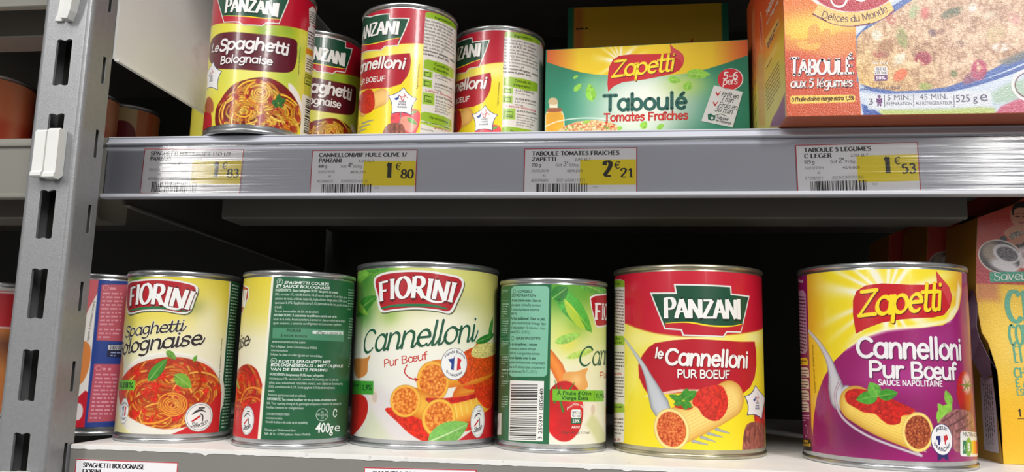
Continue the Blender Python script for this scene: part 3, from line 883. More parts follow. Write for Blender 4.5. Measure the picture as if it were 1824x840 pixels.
S73, S99 = (36.5, 109.0), (49.5, 118.0)
def can_canvas(s, H, base=(240, 238, 230), step=0.36, half=104):
    U = math.radians(half)*s.R
    return Canvas(s, -U, U, 5.6, H-4.4, step, base)

# ------------------------------------------------------------------ painted food
def tex_noise(seed, sc, lo, hi, oct=3):
    return lambda U, V: np.clip((fbm(U*sc+seed*3.1, V*sc-seed*1.7, seed, oct)-lo)/(hi-lo), 0, 1)

def noodles(cv, s, outline, centres, n, rnd, pal=((236, 178, 70), (226, 140, 45), (240, 196, 96), (214, 96, 32)), wd=1.5, sauce=(190, 30, 18), sm=True, base=(176, 42, 18)):
    poly = [s.p(*q) for q in outline]
    mk = cv.full_mask(poly, sm)
    w = cv._win(poly, 1); U, V = cv.U[w], cv.V[w]
    k = fbm(U*.35, V*.35, 7)[..., None]
    c = np.asarray(base)*(0.7+0.6*k)
    a = mk[w][..., None]; cv.rgb[w] = cv.rgb[w]*(1-a)+c*a
    P = np.asarray(poly); lo, hi = P.min(0), P.max(0)
    for i in range(n):
        cx, cy, R = centres[i % len(centres)]
        c0 = s.p(cx, cy); r = s.mm(R)*rnd.uniform(.12, 1.15)
        a0 = rnd.uniform(0, 360); sp = rnd.uniform(60, 230); dr = rnd.uniform(-.25, .25)*r
        el = rnd.uniform(.55, .95)
        pts = [c0+np.array([(r+dr*t)*math.cos(math.radians(a0+sp*t)), (r+dr*t)*el*math.sin(math.radians(a0+sp*t))])+rnd.uniform(-.15, .15) for t in np.linspace(0, 1, 10)]
        col = np.array(rnd.choice(pal))*rnd.uniform(.85, 1.08)
        cv.stroke(smooth(pts, 2), wd*rnd.uniform(.8, 1.2), col, edge=col*np.array([.66, .42, .35]), clip=mk, ex=2.2)
    for i in range(max(6, n//5)):                     # sauce with meat
        q = np.array([rnd.uniform(lo[0], hi[0]), rnd.uniform(lo[1], hi[1])]); rr = rnd.uniform(1.5, 5)
        w = cv._win([q], rr*1.6); U, V = cv.U[w], cv.V[w]
        if U.size == 0: continue
        d = np.hypot(U-q[0], V-q[1])/rr+fbm(U*.9, V*.9, i)*0.9
        a = np.clip((1.15-d)*4, 0, 1)*mk[w]*.85
        n2 = fbm(U*1.6, V*1.6, i+40)
        c = np.asarray(sauce)*(0.65+0.8*n2[..., None])+np.array([60, 30, 20])*np.clip(n2[..., None]-.6, 0, 1)*2
        cv.rgb[w] = cv.rgb[w]*(1-a[..., None])+c*a[..., None]
    return mk

def mince_color(seed=0, dark=(128, 40, 14), mid=(196, 84, 34), light=(240, 168, 92), sc=.75):
    d0, m0, l0 = map(lambda q: np.asarray(q, float), (dark, mid, light))
    def f(U, V):
        d, c = voronoi(U*sc, V*sc, seed); k = np.clip(1-d*1.1, 0, 1)*0.75+c*.45-.12
        k = np.clip(k, 0, 1)[..., None]
        return np.where(k < .5, d0+(m0-d0)*k*2, m0+(l0-m0)*(k-.5)*2)
    return f

def leaf(cv, s, a, b, width, col=(90, 150, 45), vein=(170, 205, 110)):
    a, b = s.p(*a), s.p(*b); w_ = s.mm(width); d = b-a; n = np.array([-d[1], d[0]])/max(np.hypot(*d), 1e-6)
    up, dn = [], []
    for t in np.linspace(0, 1, 12):
        h = w_/2*math.sin(math.pi*t**.8)**.8 if 0 < t < 1 else 0
        up.append(a+d*t+n*h); dn.append(a+d*t-n*h)
    col = np.asarray(col, float)
    cv.poly(up+dn[::-1], lambda U, V: col*(0.8+0.45*fbm(U*.8, V*.8, 3)[..., None]))
    cv.poly([q for q in up]+[a+d*t for t in np.linspace(1, 0, 8)], col*1.15, .45)
    cv.stroke([a, a+d*.5, b], [w_*.07, w_*.06, .1], vein, alpha=.8)

def fiorini_badge(pr, s, quad, text0, text1, H, seed=0, bend=0.0):
    """white edged red badge with green foot, drawn from its outline"""
    out = smooth([s.p(*q) for q in quad], 4, True)
    pr_c = np.mean(out, 0)
    pr.poly(out, (226, 226, 222), 0)
    k = 0.93; inner = [pr_c+(q-pr_c)*np.array([k, k-.03]) for q in out]
    pr.poly(inner, (178, 22, 34), 1)
    hh = max(q[1] for q in inner)-min(q[1] for q in inner); wv = min(q[1] for q in inner)
    ins = sorted(inner, key=lambda q: q[0]); u0, u1 = ins[0][0], ins[-1][0]
    return inner

def selection_badge(pr, s, c, rx, ry, layer=0):
    c0 = s.p(*c); rx, ry = s.mm(rx), s.mm(ry)
    pr.disc(c0, rx, ry, (150, 150, 152), layer); pr.disc(c0, rx*.95, ry*.95, (236, 236, 234), layer+1)
    pr.ring(c0, rx*.86, ry*.86, rx*.03, (120, 120, 122), layer+2)
    q = lambda x, y: c0+np.array([x*rx, y*ry])
    pr.line(smooth([q(-.55, .18), q(-.25, .40), q(.1, .46), q(.42, .32)], 5), [.3, rx*.16, rx*.13, .2], (60, 60, 64), layer+2)
    pr.line([q(-.1, .62), q(.28, .62)], rx*.09, (60, 60, 64), layer+2)
    pr.line(smooth([q(.05, .2), q(.2, .08), q(.22, -.25)], 5), rx*.09, (60, 60, 64), layer+2)
    pr.poly([q(-.02, .12), q(.1, .05), q(-.42, -.3), q(-.6, -.28)], (196, 24, 34), layer+2)
    pen(pr, 'Sélection', q(-.58, -.62), q(.66, -.36), ry*.26, (80, 78, 80), weight=.11, slant=.12, bend=-rx*.16, layer=layer+2)

def france_badge(pr, s, c, rx, ry, layer=0, words=True):
    c0 = s.p(*c); rx, ry = s.mm(rx), s.mm(ry); q = lambda x, y: c0+np.array([x*rx, y*ry])
    pr.disc(c0, rx, ry, (120, 120, 130), layer); pr.disc(c0, rx*.96, ry*.96, (238, 238, 236), layer+1)
    hexa = [q(-.5, .28), q(-.12, .34), q(.02, .58), q(.2, .4), q(.52, .28), q(.42, 0), q(.5, -.3), q(.12, -.42), q(-.28, -.34), q(-.24, 0)]
    pr.poly(hexa, (206, 40, 48), layer+2)
    pr.poly([q(-.5, .28), q(-.12, .34), q(-.02, .5), q(-.06, -.38), q(-.28, -.34), q(-.24, 0)], (38, 66, 140), layer+3)
    pr.poly([q(-.02, .5), q(.02, .58), q(.2, .4), q(.16, -.41), q(.12, -.42), q(-.06, -.38)], (236, 236, 236), layer+3)
    if words:
        txt(pr, 'Viande Bovine', q(-.78, .30), q(.80, .30), ry*.2, (60, 60, 80), .01, layer+2, bend=rx*.42)
        txt(pr, 'Française', q(-.58, -.56), q(.58, -.56), ry*.2, (60, 60, 80), .01, layer+2, bend=-rx*.22)

def star_badge(pr, s, pts, c, H, layer=0):
    """five-pointed badge with hollow sides"""
    P = [s.p(*q) for q in pts]; m = np.mean(P, 0); out = []
    for i in range(5):
        a, b = P[i], P[(i+1) % 5]; mid = (a+b)/2; mid = mid+(m-mid)*.16
        for t in (0, .25, .5, .75): out.append((1-t)**2*a+2*t*(1-t)*(mid*2-(a+b)/2)+t*t*b)
    pr.poly(out, (64, 74, 120), layer); pr.poly([m+(q-m)*.93 for q in out], (236, 234, 234), layer+1)
    q = lambda x, y: m+np.array([x, y])*s.mm(H)
    pr.poly([q(-.78, .32), q(-.5, .42), q(-.3, .72), q(-.36, .25), q(-.62, .12)], (38, 66, 140), layer+2)
    pr.line(smooth([q(-.3, .62), q(-.12, .48), q(.1, .5), q(.3, .66)], 4), s.mm(H)*.07, (196, 40, 50), layer+2)
    pr.line(smooth([q(-.14, .48), q(-.1, .25), q(-.02, .16), q(.1, .18), q(.16, .46)], 4), s.mm(H)*.07, (196, 40, 50), layer+2)
    pr.line(smooth([q(.1, .95), q(.25, .6), q(.5, .4)], 4), s.mm(H)*.05, (196, 40, 50), layer+2)
    for i, t in enumerate(('VIANDE', 'BOVINE', 'FRANÇAISE')):
        v = -.08-.26*i; hw = (.34, .36, .44)[i]
        txt(pr, t, q(-hw, v), q(hw, v), s.mm(H)*.17, (50, 54, 96), .02, layer+2)
def fiorini_logo(root_label, s, outline, green, tx, bendpx, Hpx, grow, name='logo'):
    pr = Print(s, 1)
    out = smooth([s.p(*q) for q in outline], 5, True); m = np.mean(out, 0)
    sh = [q+np.array([.7, -.8]) for q in out]
    pr.poly(sh, (88, 96, 60), 0)
    pr.poly(out, (228, 228, 224), 1)
    inner = [m+(q-m)*np.array([.945, .90]) for q in out]; pr.poly(inner, (172, 22, 34), 2)
    pr.line(smooth([s.p(*q) for q in green], 5), [s.mm(6), s.mm(11), s.mm(11), s.mm(6)], (34, 116, 70), 3)
    P0, P1 = s.p(*tx[0]), s.p(*tx[1])
    pen(pr, 'FIORINI', P0, P1, s.mm(Hpx), (236, 236, 234), weight=.17, contrast=.42, pang=14, slant=.06, serif=True, bend=s.mm(bendpx), layer=6, grow=grow,
        outlines=((.18, (96, 12, 20), .25, -.3),), track=.03)
    d = P1-P0; n = np.array([-d[1], d[0]])/np.hypot(*d); h = s.mm(Hpx)
    q = lambda a, b: P0+d*a+n*b*h
    pr.line(smooth([q(.50, .62), q(.60, .30), q(.72, .02), q(.84, -.02), q(.90, .12)], 5), [.9, 1.7, 1.4, .4], (236, 236, 234), 6)
    return pr.done(name, root_label, MAT_INK)

RND = random.Random(11)
BLACKISH = (44, 34, 36)

def yellow_cream(cv, s, ytop, ymid):
    pass

# ---- 1: short spaghetti can at the left, front of the label towards the aisle
def can_spaghetti_front():
    X, Y = -293.6, 524.3; R, H = S73
    r = can('half size can with spaghetti and basil on its front, left end of lower row', 'half size cans of the lower row', X, Y, 0, R, H)
    s = Cyl(X, Y, 0, R-0.75).zoom(195, 470, 2.543)
    cv = can_canvas(s, H)
    cv.vgrad([(5, (222, 214, 150)), (20, (232, 226, 190)), (45, (234, 230, 214)), (62, (234, 228, 190)), (78, (228, 212, 96)), (92, (226, 206, 56)), (106, (216, 200, 60))])
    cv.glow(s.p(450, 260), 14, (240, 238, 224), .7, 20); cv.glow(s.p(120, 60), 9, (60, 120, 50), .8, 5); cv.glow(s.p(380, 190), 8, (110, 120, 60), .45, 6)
    cv.glow(s.p(100, 330), 8, (214, 206, 70), .5, 14)
    # green strip of the back of the label
    cv.poly([s.p(546, 62), s.p(600, 70), s.p(640, 800), s.p(492, 770)], (236, 234, 220))
    e0, e1 = s.p(553, 62), s.p(494, 770)
    cv.poly([(e0[0], 110), (60, 110), (60, 0), (e1[0], 0)], (32, 84, 56))
    # plate and spaghetti
    cv.ell(s.p(262, 600), s.mm(262), s.mm(180), (238, 236, 226)); cv.ell(s.p(262, 606), s.mm(262), s.mm(172), (206, 200, 186), .5)
    cv.ell(s.p(262, 596), s.mm(250), s.mm(170), (226, 222, 210))
    bowl = [(42, 560), (70, 500), (120, 455), (200, 430), (300, 420), (400, 440), (470, 480), (505, 560), (490, 640), (440, 700), (340, 738), (230, 745), (130, 715), (60, 660)]
    noodles(cv, s, bowl, [(280, 640, 90), (180, 600, 110), (400, 590, 110), (280, 520, 140), (240, 690, 150)], 210, RND, wd=1.35, base=(186, 50, 18),
            pal=((232, 150, 48), (226, 116, 34), (238, 176, 74), (206, 60, 24), (216, 84, 26)), sauce=(200, 30, 16))
    for k in range(5): cv.stroke([s.p(285+(22+k*11)*math.cos(t), 635-(16+k*9)*math.sin(t)) for t in np.linspace(k, k+5.2, 16)], 1.15, (240, 160, 52), edge=(168, 66, 22))
    cv.poly([s.p(*q) for q in ((262, 778), (330, 750), (420, 690), (480, 600), (508, 575), (492, 800), (262, 800))], (196, 24, 32))
    leaf(cv, s, (175, 530), (262, 428), 46, (64, 132, 44)); leaf(cv, s, (296, 500), (372, 560), 52, (110, 160, 50)); leaf(cv, s, (258, 392), (302, 432), 26, (90, 140, 50)); leaf(cv, s, (380, 442), (396, 412), 16, (90, 150, 50))
    cv.poly([s.p(*q) for q in ((20, 430), (62, 420), (60, 510), (30, 520))], (206, 146, 84), sm=True)
    cv.poly([s.p(*q) for q in ((30, 522), (118, 526), (114, 570), (26, 568))], (108, 186, 56))
    L = cv.sheet('label', MAT_INK, r, wrap=True)
    fiorini_logo(L, s, [(84, 92), (128, 72), (240, 66), (345, 80), (400, 104), (388, 160), (352, 224), (240, 212), (150, 214), (86, 226), (78, 160)],
                 [(92, 212), (150, 200), (250, 198), (345, 214)], ((92, 188), (362, 206)), 13, 74, (1, 1.08, 1.1, 1.08, 1, 1, 1))
    pr = Print(s, 2)
    pen(pr, 'Spaghetti', s.p(72, 333), s.p(334, 302), s.mm(44), BLACKISH, weight=.135, contrast=.45, pang=40, slant=.28, cursive=True, layer=2, outlines=((.28, (240, 236, 214), 0, 0),))
    pen(pr, 'Bolognaise', s.p(44, 418), s.p(416, 362), s.mm(54), BLACKISH, weight=.15, contrast=.45, pang=40, slant=.28, cursive=True, layer=2, outlines=((.28, (240, 236, 214), 0, 0),))
    pr.done('product_name', L, MAT_INK)
    pr = Print(s, 2)
    txt(pr, '0,18%', s.p(48, 558), s.p(108, 560), s.mm(22), (24, 70, 30), .015)
    txt(pr, 'Suggestion de présentation / Serveertip', s.p(497, 556), s.p(512, 336), s.mm(9), (70, 66, 60))
    dashes(pr, s.p(556, 88), s.p(585, 96), s.p(505, 745), 46, (170, 196, 176), seed=2)
    pr.done('small_print', L, MAT_INK)
    pr = Print(s, 1); selection_badge(pr, s, (409, 692), 62, 60); pr.done('round_badge', L, MAT_INK); pr = Print(s, 1); france_badge(pr, s, (66, 664), 30, 53); pr.done('origin_badge', L, MAT_INK)

# ---- 2: the same kind of can turned to show its green back
def can_spaghetti_back():
    X, Y = -208.9, 518.3; R, H = S73
    r = can('half size can turned to its green back printed with ingredients and 400g', 'half size cans of the lower row', X, Y, 0, R, H)
    s = Cyl(X, Y, 0, R-0.75).zoom(405, 470, 2.545)
    cv = can_canvas(s, H)
    cv.vgrad([(5, (230, 226, 206)), (40, (236, 232, 214)), (66, (234, 228, 190)), (82, (228, 214, 100)), (106, (222, 204, 54))])
    e0, e1 = s.p(211, 62), s.p(150, 790)
    noodles(cv, s, [(20, 560), (40, 500), (80, 455), (125, 470), (150, 520), (168, 600), (160, 700), (120, 790), (0, 800)], [(60, 560, 120), (110, 640, 100)], 90, RND, wd=1.35,
            pal=((226, 110, 34), (206, 50, 24), (232, 140, 48), (200, 34, 20)), sauce=(200, 28, 18), base=(190, 40, 20))
    cv.poly([s.p(*q) for q in ((-20, 800), (40, 700), (90, 640), (150, 620), (150, 800))], (196, 24, 32))
    leaf(cv, s, (40, 520), (58, 566), 22, (140, 170, 60))
    g0, g1 = 0.5*(e0[0]+e1[0])-1.2, 0
    cv.poly([(e0[0]-1.4, 110), (e0[0]+3, 110), (e1[0]+3, 0), (e1[0]-2.2, 0)], (236, 232, 214))
    cv.poly([(e0[0], 110), (66, 110), (66, 0), (e1[0], 0)], (26, 92, 56))
    cv.poly([s.p(*q) for q in ((206, 288), (530, 300), (528, 352), (204, 336))], (74, 138, 104))
    L = cv.sheet('label', MAT_INK, r, wrap=True)
    pr = Print(s, 1)
    out = [s.p(*q) for q in ((20, 80), (70, 88), (98, 106), (98, 150), (66, 235), (20, 220))]
    pr.poly(out, (228, 228, 224), 0); m = np.mean(out, 0); pr.poly([m+(q-m)*.88 for q in out], (172, 22, 34), 1)
    pen(pr, 'NI', s.p(30, 190), s.p(82, 196), s.mm(76), (236, 236, 234), weight=.17, contrast=.42, pang=14, slant=.06, serif=True, layer=3)
    pr.done('logo', L, MAT_INK)
    pr = Print(s, 2)
    pen(pr, 'aise', s.p(22, 392), s.p(96, 366), s.mm(56), BLACKISH, weight=.125, contrast=.45, pang=40, slant=.28, cursive=True, layer=2)
    pr.done('product_name', L, MAT_INK)
    pr = Print(s, 1); selection_badge(pr, s, (90, 708), 41, 62); pr.done('round_badge', L, MAT_INK)
    pr = Print(s, 2); W = (206, 224, 212)
    txt(pr, 'SPAGHETTI COURTS', s.p(258, 90), s.p(459, 98), s.mm(12), (232, 240, 234), .02, slant=.15)
    txt(pr, 'ET SAUCE BOLOGNAISE', s.p(222, 106), s.p(463, 116), s.mm(12), (232, 240, 234), .02, slant=.15)
    pr.ring(s.p(238, 80), s.mm(13), s.mm(12), .3, W, 1); txt(pr, 'F', s.p(234, 86), s.p(242, 86), s.mm(12), W)
    para(pr, s, ['*INGRÉDIENTS : Sauce bolognaise 90,9% : eau, purée de tomates', '19%, carottes 5%, viande bovine 5% (France), oignons 1%, vin blanc, sucre,', 'amidon de maïs, arômes naturels, huile d’olive vierge extra 0,18%, huile de', 'tournesol 0,17%. Spaghetti courts 9,1% (semoule de blé dur, poudre de blanc', 'd’œuf).', 'Traces éventuelles de lait et de céleri.'], (219, 108), (545, 124), (214, 222), W)
    para(pr, s, ['*INFORMATIONS : À consommer de préférence avant le : voir sur les', 'fonds de la boîte. Avant ouverture, à conserver dans un endroit sec et tempéré.', 'Après ouverture, à conserver au réfrigérateur et à consommer rapidement.'], (212, 222), (537, 232), (207, 276), W)
    txt(pr, 'FIORINI', s.p(270, 306), s.p(332, 308), s.mm(13), (16, 40, 28), .01); txt(pr, 'à votre écoute', s.p(242, 328), s.p(360, 332), s.mm(13), (16, 40, 28))
    pr.poly([s.p(386, 302), s.p(524, 306), s.p(524, 320), s.p(386, 316)], (214, 224, 218), 0); txt(pr, 'N°Vert', s.p(404, 316), s.p(444, 317), s.mm(11), (20, 50, 34), .02, 1); txt(pr, '0 800 000 100', s.p(452, 317), s.p(518, 319), s.mm(9), (90, 110, 100), .01, 1)
    txt(pr, 'www.intermarche.com', s.p(203, 356), s.p(352, 360), s.mm(11), W)
    para(pr, s, ['Pour la Belgique : Service Consommateurs FIORINI', 'www.intermarche.be', 'Indiquer les dates et codes figurant sur cet emballage.'], (199, 362), (432, 372), (197, 416), W)
    txt(pr, 'KORTE SPAGHETTI MET', s.p(232, 446), s.p(466, 450), s.mm(12), (232, 240, 234), .02, slant=.15)
    txt(pr, 'BOLOGNESESAUS - MET OLIJFOLIE', s.p(197, 462), s.p(522, 468), s.mm(12), (232, 240, 234), .02, slant=.15)
    txt(pr, 'VAN DE EERSTE PERSING', s.p(195, 482), s.p(452, 486), s.mm(12), (232, 240, 234), .02, slant=.15)
    pr.ring(s.p(211, 438), s.mm(13), s.mm(11), .3, W, 1); txt(pr, 'NL', s.p(204, 444), s.p(218, 444), s.mm(10), W)
    para(pr, s, ['*INGREDIËNTEN: Bolognesesaus 90,9%: water, half-ingedikte', 'tomatenpuree 19%, wortelen 5%, rundvlees 5% (Frankrijk), uien 1%, witte wijn,', 'suiker, zout, maïszetmeel, natuurlijke aroma’s, extra olijfolie van de eerste persing', '0,18%, zonnebloemolie 0,17%. Korte spaghetti 9,1% (harde tarwegriesmeel,', 'eiwit).', 'Eventuele sporen van melk en selderij.'], (193, 488), (524, 496), (184, 600), W)
    para(pr, s, ['*INFORMATIE: Ten minste houdbaar tot: zie op boven- of onderkant van het', 'blik. Voor opening droog en bij gematigde temperatuur bewaren. Na opening in de', 'koelkast bewaren en snel gebruiken.'], (182, 600), (516, 604), (178, 656), W)
    para(pr, s, ['CONSUMENTENDIENST FIORINI', 'www.intermarche.be', 'Vermeld de data en de codes op de verpakking.', '', 'Fabriqué par / Gefabriceerd door:', 'R&R - BP 76 - 12700 Capdenac - France / Frankrijk'], (177, 668), (384, 672), (168, 776), W)
    txt(pr, '400g', s.p(398, 762), s.p(478, 762), s.mm(40), (234, 240, 236), .02); txt(pr, 'e', s.p(484, 758), s.p(508, 758), s.mm(40), (234, 240, 236), 0)
    pr.ring(s.p(430, 682), s.mm(30), s.mm(26), .28, W, 1); txt(pr, '84.029.001', s.p(408, 686), s.p(452, 687), s.mm(9), W); txt(pr, 'FR', s.p(424, 674), s.p(436, 674), s.mm(8), W); txt(pr, 'CE', s.p(424, 700), s.p(436, 700), s.mm(8), W)
    c = s.p(488, 674); pr.ring(c, s.mm(11), s.mm(16), .9, W, 1, 20, 330)
    for k in range(4): dashes(pr, s.p(548+k*6, 110+130*k), s.p(575, 114+130*k), s.p(545, 210+130*k), 8, (150, 186, 166), seed=k)
    pr.done('small_print', L, MAT_INK)

# ---- 3: large cannelloni can
def tomato_sauce(cv, s, pts, seed, col=(196, 34, 14)):
    col = np.asarray(col, float)
    cv.poly([s.p(*q) for q in pts], lambda U, V: col*(0.72+0.62*fbm(U*.9, V*.9, seed)[..., None])+np.array([70, 60, 20])*np.clip(vnoise(U*1.9, V*1.9, seed)-.72, 0, 1)[..., None]*2.2, sm=True)

def roll_end(cv, s, c, rx, ry, rot=0.0, ring=(244, 196, 96), seed=0, mince=None):
    c0 = s.p(*c); cv.ell(c0, s.mm(rx), s.mm(ry), np.array(ring)*.82, rot=rot); cv.ell(c0, s.mm(rx)*.96, s.mm(ry)*.96, ring, rot=rot)
    cv.ell(c0, s.mm(rx)*.82, s.mm(ry)*.84, mince or mince_color(seed), rot=rot)

def can_cannelloni_front():
    X, Y = -130.0, 554.6; R, H = S99
    r = can('large cannelloni can with cream label, green script and three stuffed rolls', 'large cans of the lower row', X, Y, 0, R, H)
    s = Cyl(X, Y, 0, R-0.75).zoom(610, 455, 2.366)
    cv = can_canvas(s, H)
    cv.vgrad([(5, (214, 212, 204)), (30, (224, 222, 214)), (60, (236, 234, 222)), (80, (230, 228, 190)), (100, (214, 214, 130)), (114, (206, 208, 120))])
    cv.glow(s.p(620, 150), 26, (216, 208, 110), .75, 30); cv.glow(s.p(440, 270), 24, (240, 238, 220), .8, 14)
    for c, rr, col in (((100, 90), 16, (44, 120, 40)), ((90, 230), 13, (60, 128, 44)), ((170, 70), 12, (90, 160, 50)), ((200, 240), 8, (150, 184, 90))): cv.glow(s.p(*c), rr, col, .9)
    leaf(cv, s, (60, 250), (150, 170), 70, (52, 122, 40)); leaf(cv, s, (60, 110), (140, 60), 50, (110, 176, 60)); leaf(cv, s, (100, 60), (200, 50), 36, (70, 140, 50)); leaf(cv, s, (52, 180), (110, 250), 40, (120, 170, 60))
    cv.glow(s.p(390, 190), 30, (120, 120, 60), .35, 8)
    # table shadow wedge, tomato, onion, carrot at left
    cv.poly([s.p(*q) for q in ((30, 780), (60, 560), (140, 540), (330, 640), (520, 785), (230, 782))], (212, 204, 206), .8, soft=8)
    cv.poly([s.p(*q) for q in ((60, 780), (120, 650), (150, 690), (210, 780))], (196, 204, 168), .7, soft=6)
    cv.poly([s.p(*q) for q in ((20, 770), (20, 580), (70, 580), (104, 610), (100, 680), (60, 740))], (180, 26, 24), sm=True)
    cv.poly([s.p(*q) for q in ((48, 440), (95, 432), (118, 418), (108, 450), (100, 500), (60, 512))], (204, 132, 66), sm=True)
    cv.ell(s.p(130, 592), s.mm(26), s.mm(36), (222, 208, 194)); cv.ell(s.p(136, 596), s.mm(14), s.mm(22), (188, 160, 150), .5)
    cv.poly([s.p(*q) for q in ((20, 524), (131, 528), (130, 585), (20, 582))], (62, 152, 50))
    # dish
    tomato_sauce(cv, s, [(180, 650), (210, 640), (300, 660), (380, 640), (470, 620), (560, 640), (600, 700), (520, 740), (400, 745), (360, 785), (290, 755), (230, 700)], 5)
    cv.stroke([s.p(590, 420), s.p(580, 560), s.p(520, 600)], s.mm(130), (224, 150, 40), edge=(206, 90, 20))
    tomato_sauce(cv, s, [(500, 480), (540, 420), (600, 390), (650, 400), (660, 520), (600, 560), (520, 560), (500, 520)], 6, (206, 60, 14))
    cv.stroke([s.p(400, 500), s.p(560, 480), s.p(640, 440)], s.mm(120), (236, 178, 52), edge=(214, 110, 24)); tomato_sauce(cv, s, [(470, 470), (520, 400), (600, 380), (660, 400), (650, 470), (560, 520), (500, 540)], 9, (204, 70, 16))
    cv.poly([s.p(*q) for q in ((545, 400), (575, 372), (640, 368), (650, 400), (600, 430), (550, 425))], lambda U, V: np.array([230, 214, 130.])*(0.75+.45*vnoise(U*1.4, V*1.4, 8)[..., None]), sm=True)
    roll_end(cv, s, (382, 530), 68, 84, .1, (240, 176, 60), 1, mince_color(1, (176, 70, 14), (222, 122, 34), (246, 186, 90), .62))
    cv.stroke([s.p(290, 610), s.p(360, 640)], s.mm(110), (232, 176, 60), edge=(206, 110, 24))
    cv.stroke([s.p(420, 670), s.p(520, 640), s.p(640, 600)], s.mm(120), (240, 186, 64), edge=(214, 100, 20))
    for k in range(9): cv.stroke([s.p(450+k*22, 620-k*7), s.p(462+k*22, 690-k*8)], .8, (250, 222, 130), alpha=.55)
    tomato_sauce(cv, s, [(350, 600), (420, 600), (520, 590), (600, 560), (640, 560), (560, 600), (450, 625), (380, 625)], 15, (186, 24, 20))
    tomato_sauce(cv, s, [(560, 560), (650, 540), (640, 620), (600, 640)], 17, (206, 50, 20))
    roll_end(cv, s, (264, 612), 66, 66, .2, (238, 176, 62), 2, mince_color(2, (176, 70, 14), (222, 122, 34), (246, 186, 90), .62))
    roll_end(cv, s, (408, 684), 72, 78, 0, (244, 184, 64), 3, mince_color(3, (176, 70, 14), (222, 122, 34), (246, 186, 90), .62))
    cv.poly([s.p(*q) for q in ((470, 790), (540, 740), (600, 660), (660, 600), (700, 780))], (190, 22, 30), sm=False)
    leaf(cv, s, (358, 786), (532, 706), 96, (112, 170, 80), (210, 226, 180)); leaf(cv, s, (560, 366), (640, 330), 34, (40, 116, 44)); leaf(cv, s, (618, 350), (634, 258), 36, (50, 130, 50))
    e = s.p(668, 400); cv.poly([(e[0]+2, 116), (e[0]+40, 116), (e[0]+40, 0), (e[0]+2, 0)], (26, 92, 56))
    L = cv.sheet('label', MAT_INK, r, wrap=True)
    fiorini_logo(L, s, [(132, 104), (160, 76), (240, 62), (350, 62), (440, 76), (500, 92), (512, 124), (486, 190), (456, 242), (400, 234), (310, 226), (220, 232), (160, 236), (144, 170)],
                 [(165, 222), (230, 210), (370, 210), (440, 224)], ((158, 192), (464, 196)), 15, 78, (1, 1.05, 1.1, 1.1, 1.02, 1, 1.02))
    pr = Print(s, 2)
    pen(pr, 'Cannelloni', s.p(84, 412), s.p(556, 358), s.mm(92), (24, 84, 56), weight=.105, contrast=.45, pang=40, slant=.30, cursive=True, layer=2, outlines=((.35, (236, 236, 220), 0, 0),))
    pen(pr, 'Pur Bœuf', s.p(174, 470), s.p(358, 436), s.mm(30), (200, 44, 36), weight=.095, contrast=.8, slant=.1, layer=2)
    pr.line(smooth([s.p(272, 460), s.p(262, 490), s.p(285, 515), s.p(316, 521)], 5), .7, (196, 40, 34), 2)
    pr.poly([s.p(322, 521), s.p(304, 512), s.p(308, 530)], (196, 40, 34), 2)
    pr.done('product_name', L, MAT_INK)
    pr = Print(s, 2); txt(pr, '0,9%', s.p(83, 566), s.p(124, 566), s.mm(22), (20, 66, 30), .01); pr.line([s.p(77, 536), s.p(77, 578)], .25, (20, 66, 30), 1); txt(pr, 'tive', s.p(46, 548), s.p(70, 548), s.mm(10), (20, 66, 30))
    pr.done('small_print', L, MAT_INK)
    pr = Print(s, 1); france_badge(pr, s, (473, 456), 61, 67); pr.done('origin_badge', L, MAT_INK); pr = Print(s, 1); selection_badge(pr, s, (572, 697), 47, 69); pr.done('round_badge', L, MAT_INK)

